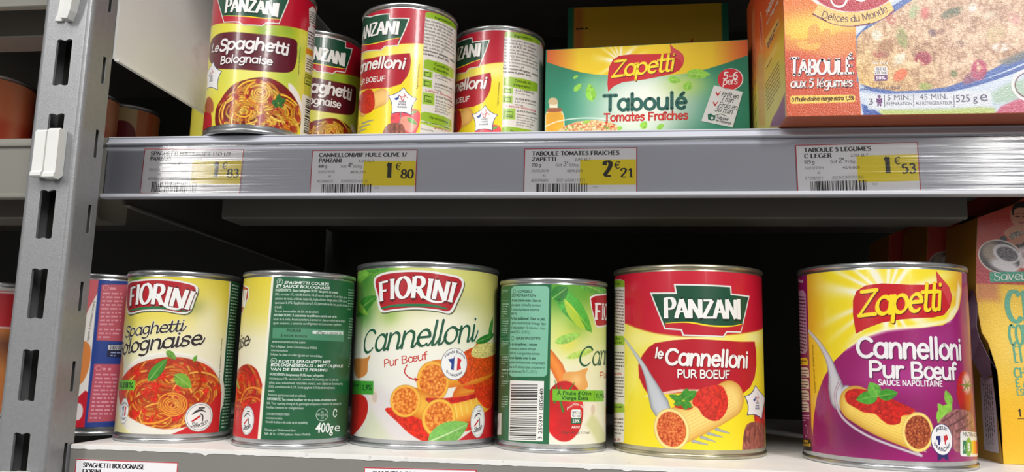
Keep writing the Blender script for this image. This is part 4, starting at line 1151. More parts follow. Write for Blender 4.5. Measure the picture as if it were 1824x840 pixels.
# ---- 4: small cannelloni can showing the panel with directions and the bar code
def can_cannelloni_side():
    X, Y = -41.7, 549.3; R, H = S73
    r = can('small can with green directions panel and upright bar code facing out', 'half size cans of the lower row', X, Y, 0, R, H)
    s = Cyl(X, Y, 0, R-0.75).zoom(870, 480, 2.543)
    cv = can_canvas(s, H)
    cv.vgrad([(5, (226, 224, 208)), (30, (226, 222, 206)), (55, (232, 230, 190)), (80, (204, 218, 120)), (106, (120, 170, 60))])
    for c, rr, col in (((330, 110), 12, (60, 140, 40)), ((430, 90), 10, (90, 160, 50)), ((400, 250), 9, (130, 180, 60)), ((360, 330), 8, (220, 214, 80))): cv.glow(s.p(*c), rr, col, .85)
    leaf(cv, s, (300, 90), (470, 285), 96, (74, 160, 54), (190, 214, 60)); cv.poly([s.p(*q) for q in ((345, 140), (385, 170), (420, 230), (440, 270), (400, 250), (360, 200))], (206, 214, 60), .75, sm=True)
    leaf(cv, s, (290, 130), (360, 80), 70, (40, 116, 40)); leaf(cv, s, (400, 60), (540, 130), 60, (84, 156, 60)); leaf(cv, s, (300, 330), (420, 290), 40, (140, 190, 80)); leaf(cv, s, (350, 400), (480, 360), 30, (170, 200, 90))
    cv.stroke([s.p(270, 380), s.p(310, 440), s.p(350, 530)], [s.mm(46), s.mm(58), s.mm(52)], (236, 140, 56), edge=(206, 96, 30))
    cv.poly([s.p(*q) for q in ((340, 470), (400, 460), (450, 445), (440, 480), (450, 530), (400, 560), (350, 540))], (226, 160, 84), sm=True); cv.glow(s.p(400, 500), 4, (244, 206, 140), .7)
    cv.ell(s.p(468, 625), s.mm(32), s.mm(38), (232, 222, 210)); cv.ell(s.p(474, 632), s.mm(14), s.mm(22), (190, 160, 150), .5)
    cv.ell(s.p(345, 640), s.mm(92), s.mm(132), lambda U, V: np.array([196, 26, 30.])*(0.8+.35*fbm(U*.1, V*.1, 4)[..., None])); cv.glow(s.p(390, 600), 5, (236, 110, 90), .5)
    for a, b in (((300, 500), (338, 640)), ((330, 530), (300, 600)), ((300, 540), (370, 560)), ((390, 510), (350, 570))): cv.stroke([s.p(*a), s.p(*b)], [.4, 1.6], (60, 122, 40))
    cv.poly([s.p(*q) for q in ((440, 700), (470, 650), (545, 780), (560, 800), (500, 795))], (196, 200, 150), .8, soft=3)
    cv.stroke([s.p(560, 640), s.p(540, 680)], s.mm(50), (226, 170, 70), edge=(200, 110, 30))
    e0, e1 = s.p(286, 66), s.p(274, 790)
    cv.poly([(-70, 110), (e0[0], 110), (e1[0], 0), (-70, 0)], (30, 98, 62))
    cv.poly([s.p(*q) for q in ((290, 540), (522, 546), (522, 596), (290, 592))], (112, 182, 44))
    L = cv.sheet('label', MAT_INK, r, wrap=True)
    pr = Print(s, 1)
    out = [s.p(*q) for q in ((458, 124), (480, 112), (560, 106), (560, 255), (500, 262), (486, 258), (466, 180))]
    pr.poly(out, (228, 228, 224), 1); m = np.mean(out, 0); pr.poly([m+(q-m)*.9 for q in out], (172, 22, 34), 2)
    pen(pr, 'FIO', s.p(480, 224), s.p(552, 226), s.mm(72), (236, 236, 234), weight=.17, contrast=.42, pang=14, slant=.06, serif=True, layer=4)
    pr.done('logo', L, MAT_INK)
    pr = Print(s, 2)
    pen(pr, 'Cann', s.p(400, 436), s.p(552, 424), s.mm(84), (24, 84, 56), weight=.085, contrast=.45, pang=40, slant=.30, cursive=True, layer=2)
    pen(pr, 'Pur', s.p(500, 492), s.p(545, 486), s.mm(28), (200, 44, 36), weight=.095, contrast=.8, slant=.1, layer=2)
    pr.done('product_name', L, MAT_INK)
    pr = Print(s, 1)
    def rr(x0, y0, x1, y1, rad):
        q = []
        for cx, cy, a in ((x1-rad, y0+rad, 0), (x0+rad, y0+rad, 90), (x0+rad, y1-rad, 180), (x1-rad, y1-rad, 270)):
            q += [(cx+rad*math.cos(math.radians(a+t)), cy-rad*math.sin(math.radians(a+t))) for t in (0, 30, 60, 90)]
        return q
    pr.poly([s.p(x-(y-80)*.026+(0), y) for x, y in rr(104, 74, 276, 484, 18)], (124, 186, 158), 0)
    D = (16, 44, 34); T = (24, 66, 50)
    txt(pr, 'CONSEILS', s.p(132, 104), s.p(199, 104), s.mm(11.5), D, .012, 1, slant=.15); txt(pr, 'DE PRÉPARATION :', s.p(106, 122), s.p(222, 123), s.mm(11.5), D, .012, 1, slant=.15)
    para(pr, s, ['*Au four à micro-ondes : Dans un', 'plat adapté, réchauffez pendant', '3 minutes à puissance maximale', '(800 W).', '*Au four traditionnel : Dans un plat', 'à gratin, saupoudrez de fromage râpé', 'et faites gratiner 10 minutes à four', 'chaud (Th. 7 - 210°C).'], (106, 128), (264, 130), (100, 290), T, .004)
    txt(pr, 'BEREIDINGSTIPS:', s.p(125, 316), s.p(238, 317), s.mm(11.5), D, .012, 1, slant=.15)
    para(pr, s, ['*In de microgolfoven: 3 minuten', 'verwarmen op maximum vermogen', '(800 W) in een geschikte schotel.', '*In een klassieke oven: In een', 'gratineschotel bestrooien met geraspte', 'kaas en 10 minuten laten gratineren in', 'een warme oven (Th. 7 - 210°C).'], (100, 326), (262, 328), (94, 468), T, .004)
    pr.ring(s.p(118, 98), s.mm(9), s.mm(9), .25, T, 1); pr.ring(s.p(110, 310), s.mm(9), s.mm(9), .25, T, 1)
    for y0, y1, n in ((90, 110, 3), (150, 215, 6), (228, 300, 7), (320, 350, 3), (390, 430, 4), (446, 490, 3), (500, 530, 3), (570, 625, 5)):
        dashes(pr, s.p(62, y0), s.p(92, y0), s.p(58, y1), n, (150, 190, 170), seed=y0)
    for y in (140, 222, 310, 384, 440, 494): pr.line([s.p(56, y), s.p(94, y)], .25, (110, 160, 140), 1)
    pr.line([s.p(96, 140), s.p(88, 494)], .25, (110, 160, 140), 1)
    pr.poly([s.p(*q) for q in ((36, 652), (60, 648), (58, 746), (34, 746))], (206, 214, 206), 0); pr.ring(s.p(46, 700), s.mm(8), s.mm(16), .5, (60, 90, 60), 1)
    txt(pr, 'À l’huile d’Olive', s.p(310, 566), s.p(466, 568), s.mm(17), (16, 60, 24), .012); txt(pr, 'Vierge Extra', s.p(330, 588), s.p(452, 590), s.mm(17), (16, 60, 24), .012)
    pr.line([s.p(480, 548), s.p(480, 594)], .22, (16, 60, 24), 1); txt(pr, '0,9%', s.p(487, 580), s.p(524, 580), s.mm(20), (16, 60, 24))
    pr.poly([s.p(*q) for q in rr(374, 632, 420, 672, 10)], (232, 232, 230), 0); txt(pr, '1892 kJ', s.p(378, 652), s.p(416, 652), s.mm(12), (60, 60, 60), 0, 1); txt(pr, '451 kcal', s.p(378, 667), s.p(416, 667), s.mm(12), (60, 60, 60), 0, 1)
    pr.poly([s.p(*q) for q in ((374, 672), (420, 672), (420, 698), (374, 698))], (24, 90, 54), 0); txt(pr, '23%', s.p(380, 692), s.p(413, 692), s.mm(14), (236, 236, 236), .02, 1)
    txt(pr, 'Pour/Voor 400g', s.p(356, 636), s.p(436, 640), s.mm(11), (240, 236, 230), .01, bend=s.mm(24)); txt(pr, 'AR/RI*', s.p(376, 718), s.p(414, 718), s.mm(11), (240, 236, 230), .01)
    txt(pr, '100 g = 473 kJ / 113 kcal', s.p(330, 742), s.p(456, 742), s.mm(11), (96, 60, 54), .01)
    pr.done('small_print', L, MAT_INK)
    pr = Print(s, 1)
    a, b, c, d = s.p(91, 770), s.p(246, 776), s.p(252, 504), s.p(98, 500)
    pr.poly([a, b, c, d], (228, 228, 224), 0)
    barcode(pr, s.p(96, 766), s.p(104, 508)-s.p(96, 766), s.p(216, 770)-s.p(96, 766), seed=4, layer=1, n=52)
    txt(pr, '3 250391 885640', s.p(242, 768), s.p(250, 538), s.mm(17), (30, 30, 30), .005, 1)
    pr.done('barcode', L, MAT_INK)

# ---- Panzani pieces
def panzani_logo(parent, s, outline, stripe, tx, H, grow=None, text='PANZANI', name='logo', mat=None):
    pr = Print(s, 1); out = [s.p(*q) for q in outline]; m = np.mean(out, 0)
    # grow the outline by its own normals for the white edge
    def offset(P, d):
        P = [np.asarray(q) for q in P]; n = len(P); area = sum(P[i][0]*P[(i+1) % n][1]-P[(i+1) % n][0]*P[i][1] for i in range(n)); sg = 1 if area > 0 else -1
        R_ = []
        for i in range(n):
            a, b, c = P[i-1], P[i], P[(i+1) % n]; e1 = (b-a)/np.hypot(*(b-a)); e2 = (c-b)/np.hypot(*(c-b))
            n1 = np.array([e1[1], -e1[0]])*sg; n2 = np.array([e2[1], -e2[0]])*sg; nn = n1+n2; nn = nn/max(np.hypot(*nn), .3)
            R_.append(b+nn*d/max(nn@n1, .4))
        return R_
    pr.poly(offset(out, .25), (196, 190, 180), 0); pr.poly(out, (232, 230, 226), 1); inn = offset(out, -s.mm(5)); pr.poly(inn, (14, 74, 50), 2)
    base = [q for q in inn]
    st = smooth([s.p(*q) for q in stripe], 5)
    low = min(q[1] for q in inn)
    # red foot below the wave: cut the inner outline by the wave
    xs = np.array([q[0] for q in st]); ys = np.array([q[1] for q in st])
    foot = [q for q in st]; under = [q for q in inn if q[1] < np.interp(q[0], xs, ys)-.1]
    under.sort(key=lambda q: -q[0]); pr.poly(foot+under, (190, 22, 44), 3)
    pr.line(st, [.2, s.mm(6), s.mm(6), .2], (244, 214, 40), 4)
    pen(pr, text, s.p(*tx[0]), s.p(*tx[1]), s.mm(H), (240, 238, 234), weight=.165, contrast=.34, pang=10, serif=True, layer=6, outlines=((.12, (8, 40, 28), .25, -.25),), grow=grow, track=-.01)
    return pr.done(name, parent, mat or MAT_INK)

def steak(cv, s, pts, seed=0, col=(150, 84, 70)):
    col = np.asarray(col, float)
    cv.poly([s.p(*q) for q in pts], lambda U, V: col*(0.62+.75*fbm(U*.9, V*.5, seed)[..., None])+20*np.clip(fbm(U*2, V*2, seed+1)-.55, 0, 1)[..., None]*3, sm=True)
def steak_lines(cv, s, pairs, wd=.7, col=(84, 44, 38)):
    for a, b in pairs: cv.stroke([s.p(*a), s.p(*b)], wd, col, alpha=.7)

def fork(cv, s, pts, widths, col=(196, 200, 206), edge=(120, 124, 134)):
    cv.stroke(smooth([s.p(*q) for q in pts], 5), np.interp(np.linspace(0, 1, (len(pts)-1)*5+1), np.linspace(0, 1, len(widths)), [s.mm(w_) for w_ in widths]), col, edge=edge, ex=4)

def can_panzani_large():
    X, Y = 48.1, 560.4; R, H = S99
    r = can('large red and yellow cannelloni can of the lower row with one roll on a fork', 'large cans of the lower row', X, Y, 0, R, H, MAT_TIN_GOLD)
    s = Cyl(X, Y, 0, R-0.75).zoom(1080, 460, 2.27)
    cv = can_canvas(s, H, (236, 214, 30))
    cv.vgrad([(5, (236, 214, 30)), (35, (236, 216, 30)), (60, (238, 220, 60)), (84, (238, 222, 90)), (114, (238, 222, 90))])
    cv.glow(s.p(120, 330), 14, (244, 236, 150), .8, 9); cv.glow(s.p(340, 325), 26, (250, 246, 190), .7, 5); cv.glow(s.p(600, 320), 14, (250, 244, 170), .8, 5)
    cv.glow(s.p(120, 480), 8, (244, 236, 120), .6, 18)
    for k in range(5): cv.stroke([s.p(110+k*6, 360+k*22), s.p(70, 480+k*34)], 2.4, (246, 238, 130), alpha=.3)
    top = [s.p(x, y) for x, y in ((30, 272), (75, 262), (120, 280), (200, 302), (320, 316), (440, 312), (540, 304), (634, 280))]
    cv.poly([(-95, 120), (-95, top[0][1])]+top+[(95, top[-1][1]), (95, 120)], lambda U, V: np.array([196, 18, 46.])*(0.96+.06*vnoise(U*.05, V*.05, 2)[..., None]))
    cv.stroke([(-95, top[0][1])]+smooth(top, 4)+[(95, top[-1][1])], .8, (206, 110, 40), alpha=.6)
    # name panel
    pan = [(196, 342), (270, 330), (350, 325), (450, 330), (540, 336), (600, 336), (606, 380), (607, 430), (600, 480), (582, 520), (552, 545), (470, 540), (380, 536), (280, 545), (172, 552), (150, 520), (132, 480), (129, 430), (146, 390), (170, 360)]
    cv.poly([s.p(x, y) for x, y in pan], (182, 18, 38), sm=False); cv.poly([s.p(*q) for q in ((150, 560), (300, 540), (480, 540), (530, 550), (460, 530), (300, 528), (170, 550))], (244, 236, 200), .8)
    fork(cv, s, ((75, 326), (108, 372), (146, 430), (170, 480), (190, 530), (214, 590), (240, 640)), (9, 14, 22, 34, 56, 80, 60))
    for a, b in (((350, 738), (410, 752)), ((385, 722), (440, 740)), ((410, 706), (470, 722)), ((445, 690), (498, 706))): cv.stroke([s.p(*a), s.p(*b)], [s.mm(12), s.mm(4)], (176, 180, 188), edge=(96, 100, 112))
    cv.stroke([s.p(262, 690), s.p(498, 568)], s.mm(142), (246, 214, 126), edge=(206, 150, 62), ex=3)
    for k in range(-5, 6):
        o = k*13; cv.stroke([s.p(275+o*.42, 690+o*.85), s.p(508+o*.42, 566+o*.85)], .45, (218, 170, 84), alpha=.55)
    for k in range(14): cv.stroke([s.p(320+k*16, 596-k*7), s.p(344+k*16, 742-k*14)], .35, (224, 182, 100), alpha=.35)
    roll_end(cv, s, (262, 690), 70, 80, .25, (248, 220, 140), 4, mince_color(5, (150, 40, 14), (208, 92, 40), (240, 158, 88), .8))
    tomato_sauce(cv, s, [(352, 560), (380, 528), (430, 512), (468, 516), (490, 560), (488, 610), (462, 648), (430, 656), (392, 636), (372, 606), (350, 590)], 21, (196, 40, 26))
    cv.poly([s.p(*q) for q in ((276, 600), (300, 585), (350, 598), (330, 612))], (190, 40, 26), sm=True)
    for a, b, w_ in (((306, 572), (252, 552), 24), ((310, 576), (272, 590), 26), ((310, 570), (330, 524), 30), ((312, 570), (366, 536), 36), ((316, 574), (322, 612), 30), ((314, 580), (346, 602), 26), ((310, 572), (296, 548), 22)): leaf(cv, s, a, b, w_, (58, 132, 40), (130, 180, 80))
    # meat, tomato on the right
    cv.poly([s.p(*q) for q in ((596, 590), (632, 560), (644, 600), (640, 700), (610, 690))], lambda U, V: np.array([206, 60, 46.])*(0.7+.5*vnoise(U*.4, V*.4, 6)[..., None]), sm=True); leaf(cv, s, (612, 610), (640, 590), 20, (70, 120, 50))
    steak(cv, s, [(560, 690), (575, 666), (610, 660), (638, 680), (642, 740), (630, 784), (560, 786), (552, 740)], 3); steak_lines(cv, s, (((566, 690), (560, 740)), ((584, 676), (576, 744)), ((602, 668), (596, 744)), ((622, 676), (616, 736))))
    e = s.p(76, 400)
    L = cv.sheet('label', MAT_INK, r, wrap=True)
    panzani_logo(L, s, [(274, 104), (504, 112), (506, 143), (578, 152), (544, 300), (488, 298), (474, 318), (310, 312), (302, 290), (236, 285), (178, 139), (280, 138)],
                 ((238, 262), (330, 258), (420, 272), (500, 274), (552, 264)), ((234, 240), (544, 244)), 74, (1.05, .98, .96, .95, .96, .98, 1.04))
    pr = Print(s, 2)
    O = ((.1, (120, 8, 20), .35, -.35),)
    pen(pr, 'le', s.p(196, 400), s.p(228, 404), s.mm(36), (240, 238, 234), weight=.14, slant=.08, layer=2, outlines=O)
    pen(pr, 'Cannelloni', s.p(236, 426), s.p(572, 440), s.mm(58), (240, 238, 234), weight=.137, slant=.08, layer=2, outlines=O)
    pen(pr, 'PUR BOEUF', s.p(286, 480), s.p(500, 484), s.mm(29), (240, 238, 234), weight=.125, layer=2, outlines=O)
    pr.done('product_name', L, MAT_INK)
    pr = Print(s, 1)
    pr.poly([s.p(*q) for q in ((20, 86), (60, 84), (74, 92), (75, 300), (66, 320), (74, 340), (74, 600), (72, 742), (20, 744))], (226, 222, 214), 0)
    for y0, y1 in ((86, 116), (312, 350), (586, 622)): pr.poly([s.p(20, y0), s.p(66, y0), s.p(74, y0+10), s.p(74, y1), s.p(20, y1)], (146, 186, 50), 1)
    for t, y, x0, x1 in (('ts', 106, 36, 58), ('s de', 328, 30, 58), ('ration', 344, 26, 62), ('à nous', 604, 28, 64)): txt(pr, t, s.p(x0, y), s.p(x1, y), s.mm(11), (30, 60, 24), .01, 2)
    dashes(pr, s.p(26, 122), s.p(72, 124), s.p(26, 300), 15, (110, 106, 106), 1, 5); dashes(pr, s.p(26, 372), s.p(70, 374), s.p(26, 450), 6, (80, 78, 80), 1, 6); dashes(pr, s.p(26, 474), s.p(70, 476), s.p(26, 570), 8, (100, 98, 98), 1, 7)
    txt(pr, 'rmande', s.p(26, 470), s.p(62, 470), s.mm(11), (196, 40, 50), .01, 1); dashes(pr, s.p(26, 640), s.p(70, 642), s.p(26, 710), 5, (110, 106, 106), 1, 8); txt(pr, 'ne.fr', s.p(32, 736), s.p(60, 736), s.mm(11), (196, 40, 50), .01, 1)
    pr.done('small_print', L, MAT_INK)
    pr = Print(s, 1); star_badge(pr, s, [(602, 511), (640, 562), (628, 652), (568, 634), (557, 556)], None, 42); pr.done('origin_badge', L, MAT_INK)

# ---- Zapetti pieces
LEAF = [(.0, .0), (-.055, .36), (-.035, .62), (.06, .76), (.24, .82), (.5, .79), (.76, .80), (.885, .83), (.865, 1.0), (.99, .84), (1.06, .62), (1.05, .47), (.96, .36), (.80, .28), (.55, .235), (.34, .18), (.15, .10)]
def zapetti_logo(parent, s, outline, curl, tx, H, shadow=(120, 14, 22), name='logo', mat=None, glow=True):
    pr = Print(s, 2); out = [s.p(*q) for q in outline]
    pr.poly(out, (194, 22, 34), 1)
    pr.poly([s.p(*q) for q in curl], (206, 62, 66), 2)
    pen(pr, 'Zapetti', s.p(*tx[0]), s.p(*tx[1]), s.mm(H), (246, 218, 34), weight=.13, contrast=.42, pang=48, slant=.22, layer=5, outlines=((.3, (236, 150, 40), 0, 0), (.15, (110, 10, 18), .45, -.4)), grow=(1.05, 1, 1, 1, 1.12, 1.12, 1.05), track=-.04)
    return pr.done(name, parent, mat or MAT_INK)

def can_zapetti_large():
    X, Y = 166.6, 539.7; R, H = S99
    r = can('large purple cannelloni can with yellow sunburst, rightmost of the lower row', 'large cans of the lower row', X, Y, 0, R, H)
    s = Cyl(X, Y, 0, R-0.75).zoom(1390, 460, 2.21)
    cv = can_canvas(s, H, (140, 22, 96), 0.34)
    pur = np.array([140, 20, 96.])
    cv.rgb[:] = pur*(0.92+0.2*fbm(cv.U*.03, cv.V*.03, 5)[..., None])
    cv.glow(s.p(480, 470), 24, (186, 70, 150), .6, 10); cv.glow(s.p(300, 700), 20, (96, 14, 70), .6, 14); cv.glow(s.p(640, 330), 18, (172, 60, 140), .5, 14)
    yel = [(100, 20), (714, 20), (714, 130), (705, 190), (680, 236), (640, 262), (560, 272), (470, 276), (400, 286), (330, 312), (262, 356), (210, 406), (170, 470), (145, 540), (132, 620), (126, 700), (118, 620), (104, 300)]
    def ycol(U, V):
        c0 = s.p(420, 150); d = np.hypot(U-c0[0], (V-c0[1])*1.2); an = np.arctan2(V-c0[1], U-c0[0])
        ray_ = np.clip(.5+.5*np.sin(an*17+2*np.sin(an*5)), 0, 1)**2
        w_ = np.clip(ray_*np.clip(1.5-d/34, 0, 1)+np.clip(1-d/22, 0, 1), 0, 1)[..., None]
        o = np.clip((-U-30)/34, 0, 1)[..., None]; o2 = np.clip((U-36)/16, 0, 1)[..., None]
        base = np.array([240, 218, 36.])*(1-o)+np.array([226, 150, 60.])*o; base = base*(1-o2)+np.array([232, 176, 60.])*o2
        return base*(1-w_)+np.array([244, 240, 214.])*w_
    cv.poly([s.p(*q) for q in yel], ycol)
    cv.poly([s.p(*q) for q in ((270, 345), (330, 298), (420, 272), (560, 258), (650, 240), (690, 180), (700, 90), (710, 120), (700, 200), (668, 250), (560, 272), (420, 288), (330, 316), (258, 362))], (246, 244, 220), .75, soft=1.6)
    e0 = s.p(104, 60)[0]; e1 = s.p(126, 780)[0]; e = (e0+e1)/2
    cv.poly([(-100, 120), (e0, 120), (e1, 0), (-100, 0)], (132, 26, 90))
    # fork and roll
    fork(cv, s, ((112, 285), (150, 330), (186, 390), (206, 450), (218, 510), (232, 560), (262, 520)), (12, 18, 26, 40, 66, 70, 40), (206, 206, 214), (110, 104, 120))
    cv.stroke(smooth([s.p(*q) for q in ((235, 480), (216, 540), (240, 620), (330, 690), (450, 740), (556, 776))], 5), s.mm(10), (210, 196, 206), edge=(120, 90, 110))
    for a, b in (((480, 730), (558, 774)), ((520, 722), (572, 760)), ((560, 716), (594, 738))): cv.stroke([s.p(*a), s.p(*b)], [s.mm(10), s.mm(4)], (216, 206, 214), edge=(130, 110, 124))
    cv.stroke(smooth([s.p(*q) for q in ((300, 572), (400, 628), (530, 680))], 5), s.mm(128), (246, 214, 104), edge=(196, 146, 50), ex=3)
    for k in range(-5, 5):
        o = k*12; cv.stroke(smooth([s.p(288, 590+o), s.p(400, 648+o), s.p(520, 696+o)], 4), .5, (214, 168, 66), alpha=.5)
    roll_end(cv, s, (543, 683), 53, 68, -.1, (248, 218, 120), 5, mince_color(8, (92, 30, 16), (160, 66, 30), (216, 130, 74), .95))
    tomato_sauce(cv, s, [(256, 530), (290, 512), (350, 520), (420, 545), (500, 580), (530, 596), (510, 614), (478, 620), (470, 648), (430, 654), (400, 636), (372, 612), (330, 606), (300, 590), (262, 566)], 31, (186, 28, 22))
    w = cv._win([s.p(260, 660), s.p(530, 510)], 0)
    leaf(cv, s, (384, 540), (298, 556), 46, (70, 150, 44), (150, 200, 90)); leaf(cv, s, (384, 540), (352, 486), 44, (92, 168, 56), (150, 200, 90)); leaf(cv, s, (386, 542), (462, 528), 40, (60, 140, 40), (150, 200, 90))
    # tomato and steak
    cv.ell(s.p(728, 528), s.mm(52), s.mm(76), lambda U, V: np.array([190, 28, 36.])*(0.8+.3*fbm(U*.15, V*.15, 6)[..., None])); cv.ell(s.p(735, 492), s.mm(34), s.mm(36), (232, 200, 196), .85, soft=3)
    for a in range(6): cv.stroke([s.p(734, 500), s.p(734+30*math.cos(a), 500-36*math.sin(a))], [1.2, .3], (84, 120, 50))
    leaf(cv, s, (672, 580), (650, 518), 34, (120, 176, 60)); leaf(cv, s, (620, 645), (676, 572), 56, (130, 186, 64)); leaf(cv, s, (640, 600), (620, 570), 22, (130, 186, 64))
    steak(cv, s, [(624, 650), (660, 608), (700, 592), (750, 606), (764, 650), (758, 700), (730, 750), (690, 760), (660, 700)], 8, (150, 96, 96)); steak_lines(cv, s, (((640, 640), (700, 600)), ((660, 660), (740, 612)), ((690, 680), (758, 636)), ((700, 710), (760, 668))), 1.0, (90, 50, 54))
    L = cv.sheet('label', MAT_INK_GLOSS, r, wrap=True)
    zapetti_logo(L, s, [(298, 296), (286, 220), (286, 165), (300, 128), (336, 106), (400, 98), (500, 103), (580, 104), (617, 96), (612, 48), (634, 76), (664, 112), (676, 150), (668, 190), (644, 222), (600, 232), (540, 234), (470, 240), (400, 252), (345, 272)],
                 [(612, 50), (634, 78), (664, 112), (674, 150), (664, 186), (650, 150), (632, 118), (618, 96)], ((304, 228), (636, 200)), 84, mat=MAT_INK_GLOSS)
    pr = Print(s, 2); O = ((.12, (96, 30, 80), .45, -.45),)
    pen(pr, 'Cannelloni', s.p(300, 386), s.p(714, 396), s.mm(67), (238, 234, 236), weight=.13, layer=2, outlines=O)
    pen(pr, 'Pur Bœuf', s.p(346, 464), s.p(692, 475), s.mm(53), (238, 234, 236), weight=.135, layer=2, outlines=O)
    pen(pr, 'SAUCE NAPOLITAINE', s.p(386, 497), s.p(638, 503), s.mm(18), (238, 234, 236), weight=.14, layer=2, track=.05)
    pr.done('product_name', L, MAT_INK_GLOSS)
    pr = Print(s, 1); W = (226, 214, 224)
    txt(pr, 'Pur Boeuf', s.p(54, 92), s.p(90, 96), s.mm(13), (240, 230, 236), .01)
    pr.poly([s.p(*q) for q in ((55, 130), (90, 124), (100, 140), (107, 360), (98, 376), (60, 374))], (176, 136, 168), 0); pr.poly([s.p(*q) for q in ((54, 116), (72, 118), (72, 132), (54, 130))], (240, 180, 40), 1)
    dashes(pr, s.p(60, 144), s.p(97, 146), s.p(68, 364), 17, (70, 24, 60), 1, 3)
    pr.poly([s.p(*q) for q in ((68, 392), (100, 390), (108, 398), (108, 420), (70, 420))], (236, 190, 50), 0); dashes(pr, s.p(71, 398), s.p(104, 399), s.p(72, 416), 2, (90, 50, 40), 1, 4)
    for k in range(4):
        y = 428+k*45; pr.poly([s.p(*q) for q in ((70, y), (104, y), (112, y+8), (114, y+40), (72, y+40))], (222, 200, 190), 0); dashes(pr, s.p(74, y+6), s.p(109, y+7), s.p(75, y+38), 3, (96, 40, 70), 1, k)
    dashes(pr, s.p(74, 612), s.p(114, 614), s.p(75, 640), 3, (220, 190, 214), 0, 9)
    pr.ring(s.p(101, 678), s.mm(16), s.mm(22), .35, W, 0); pr.ring(s.p(84, 678), s.mm(8), s.mm(14), .3, W, 0)
    pr.poly([s.p(*q) for q in ((76, 706), (120, 712), (124, 758), (80, 752))], (26, 20, 26), 0); txt(pr, 'GLUTEN', s.p(84, 722), s.p(108, 724), s.mm(9), (236, 190, 50), .02, 1); txt(pr, 'FRANCE', s.p(84, 736), s.p(120, 739), s.mm(9), (236, 190, 50), .02, 1)
    txt(pr, 'SUGGESTION DE PRÉSENTATION', s.p(140, 528), s.p(130, 340), s.mm(9), (96, 56, 30), .005)
    pr.done('small_print', L, MAT_INK_GLOSS)
    pr = Print(s, 1)
    c0 = s.p(637, 712); rx, ry = s.mm(43), s.mm(54); q = lambda x, y: c0+np.array([x*rx, y*ry])
    pr.poly([q(-.5, -.6), q(.5, -.6), q(.5, -1.35), q(0, -1.15), q(-.5, -1.35)], (44, 40, 96), 0)
    pr.disc(c0, rx, ry, (60, 60, 110), 1); pr.disc(c0, rx*.95, ry*.95, (236, 234, 236), 2)
    cow = [(-.52, .22), (.30, .24), (.42, .34), (.5, .2), (.56, .02), (.42, -.04), (.34, -.08), (.32, -.34), (.22, -.34), (.2, -.1), (-.18, -.12), (-.26, -.34), (-.38, -.34), (-.4, -.06), (-.5, .02), (-.6, -.2)]
    cw = [q(*a) for a in cow]; pr.poly(cw, (196, 50, 56), 3)
    def clipx(P, lo, hi):
        for val, sg in ((lo, 1), (hi, -1)):
            R_ = []
            for i in range(len(P)):
                a, b = P[i-1], P[i]; ia, ib = (a[0]-val)*sg >= 0, (b[0]-val)*sg >= 0
                if ia != ib: t = (val-a[0])/(b[0]-a[0]); R_.append(a+(b-a)*t)
                if ib: R_.append(b)
            P = R_
        return P
    pr.poly(clipx(cw, c0[0]-rx, c0[0]-rx*.16), (40, 44, 110), 4); pr.poly(clipx(cw, c0[0]-rx*.16, c0[0]+rx*.14), (226, 224, 230), 4)
    txt(pr, 'BŒUF', q(-.5, .46), q(.5, .46), ry*.24, (50, 44, 80), .02, 3, bend=rx*.2); txt(pr, 'FRANÇAIS', q(-.72, -.40), q(.72, -.40), ry*.24, (50, 44, 80), .02, 3, bend=-rx*.42)
    pr.done('origin_badge', L, MAT_INK_GLOSS); pr = Print(s, 1)
    pr.poly([s.p(*a) for a in ((716, 678), (772, 684), (776, 778), (714, 778), (708, 770), (708, 686))], (232, 232, 228), 1)
    txt(pr, 'NUTRI-SCORE', s.p(718, 698), s.p(774, 702), s.mm(14), (110, 110, 112), .02, 2)
    for x0, x1, col, ch in ((718, 731, (30, 120, 70), 'A'), (752, 760, (236, 200, 40), ''), (760, 768, (232, 140, 40), ''), (768, 775, (214, 60, 40), '')): pr.poly([s.p(x0, 716), s.p(x1, 716), s.p(x1, 768), s.p(x0, 768)], col, 2)
    pr.poly(smooth([s.p(*a) for a in ((732, 718), (740, 704), (750, 718), (752, 745), (748, 772), (740, 778), (732, 768), (730, 745))], 4, True), (120, 180, 50), 3)
    txt(pr, 'B', s.p(737, 756), s.p(747, 756), s.mm(26), (240, 240, 236), .03, 4); txt(pr, 'A', s.p(720, 756), s.p(728, 756), s.mm(20), (180, 214, 190), .01, 4)
    pr.done('grade_panel', L, MAT_INK_GLOSS)
# ------------------------------------------------------------------ upper row cans
class Turned(Cyl):
    """same label as another can, turned about its axis by du millimetres of arc"""
    def __init__(s, X, Y, z0, R, ref, du=0.0, dv=0.0):
        Cyl.__init__(s, X, Y, z0, R); s.ref = ref; s.du = du; s.dv = dv
    def hit(s, px, py):
        q = s.ref.hit(px, py); return q+np.array([s.du, s.dv])
    def zoom(s, *a): s.ref.zoom(*a); s.crop = a; return s

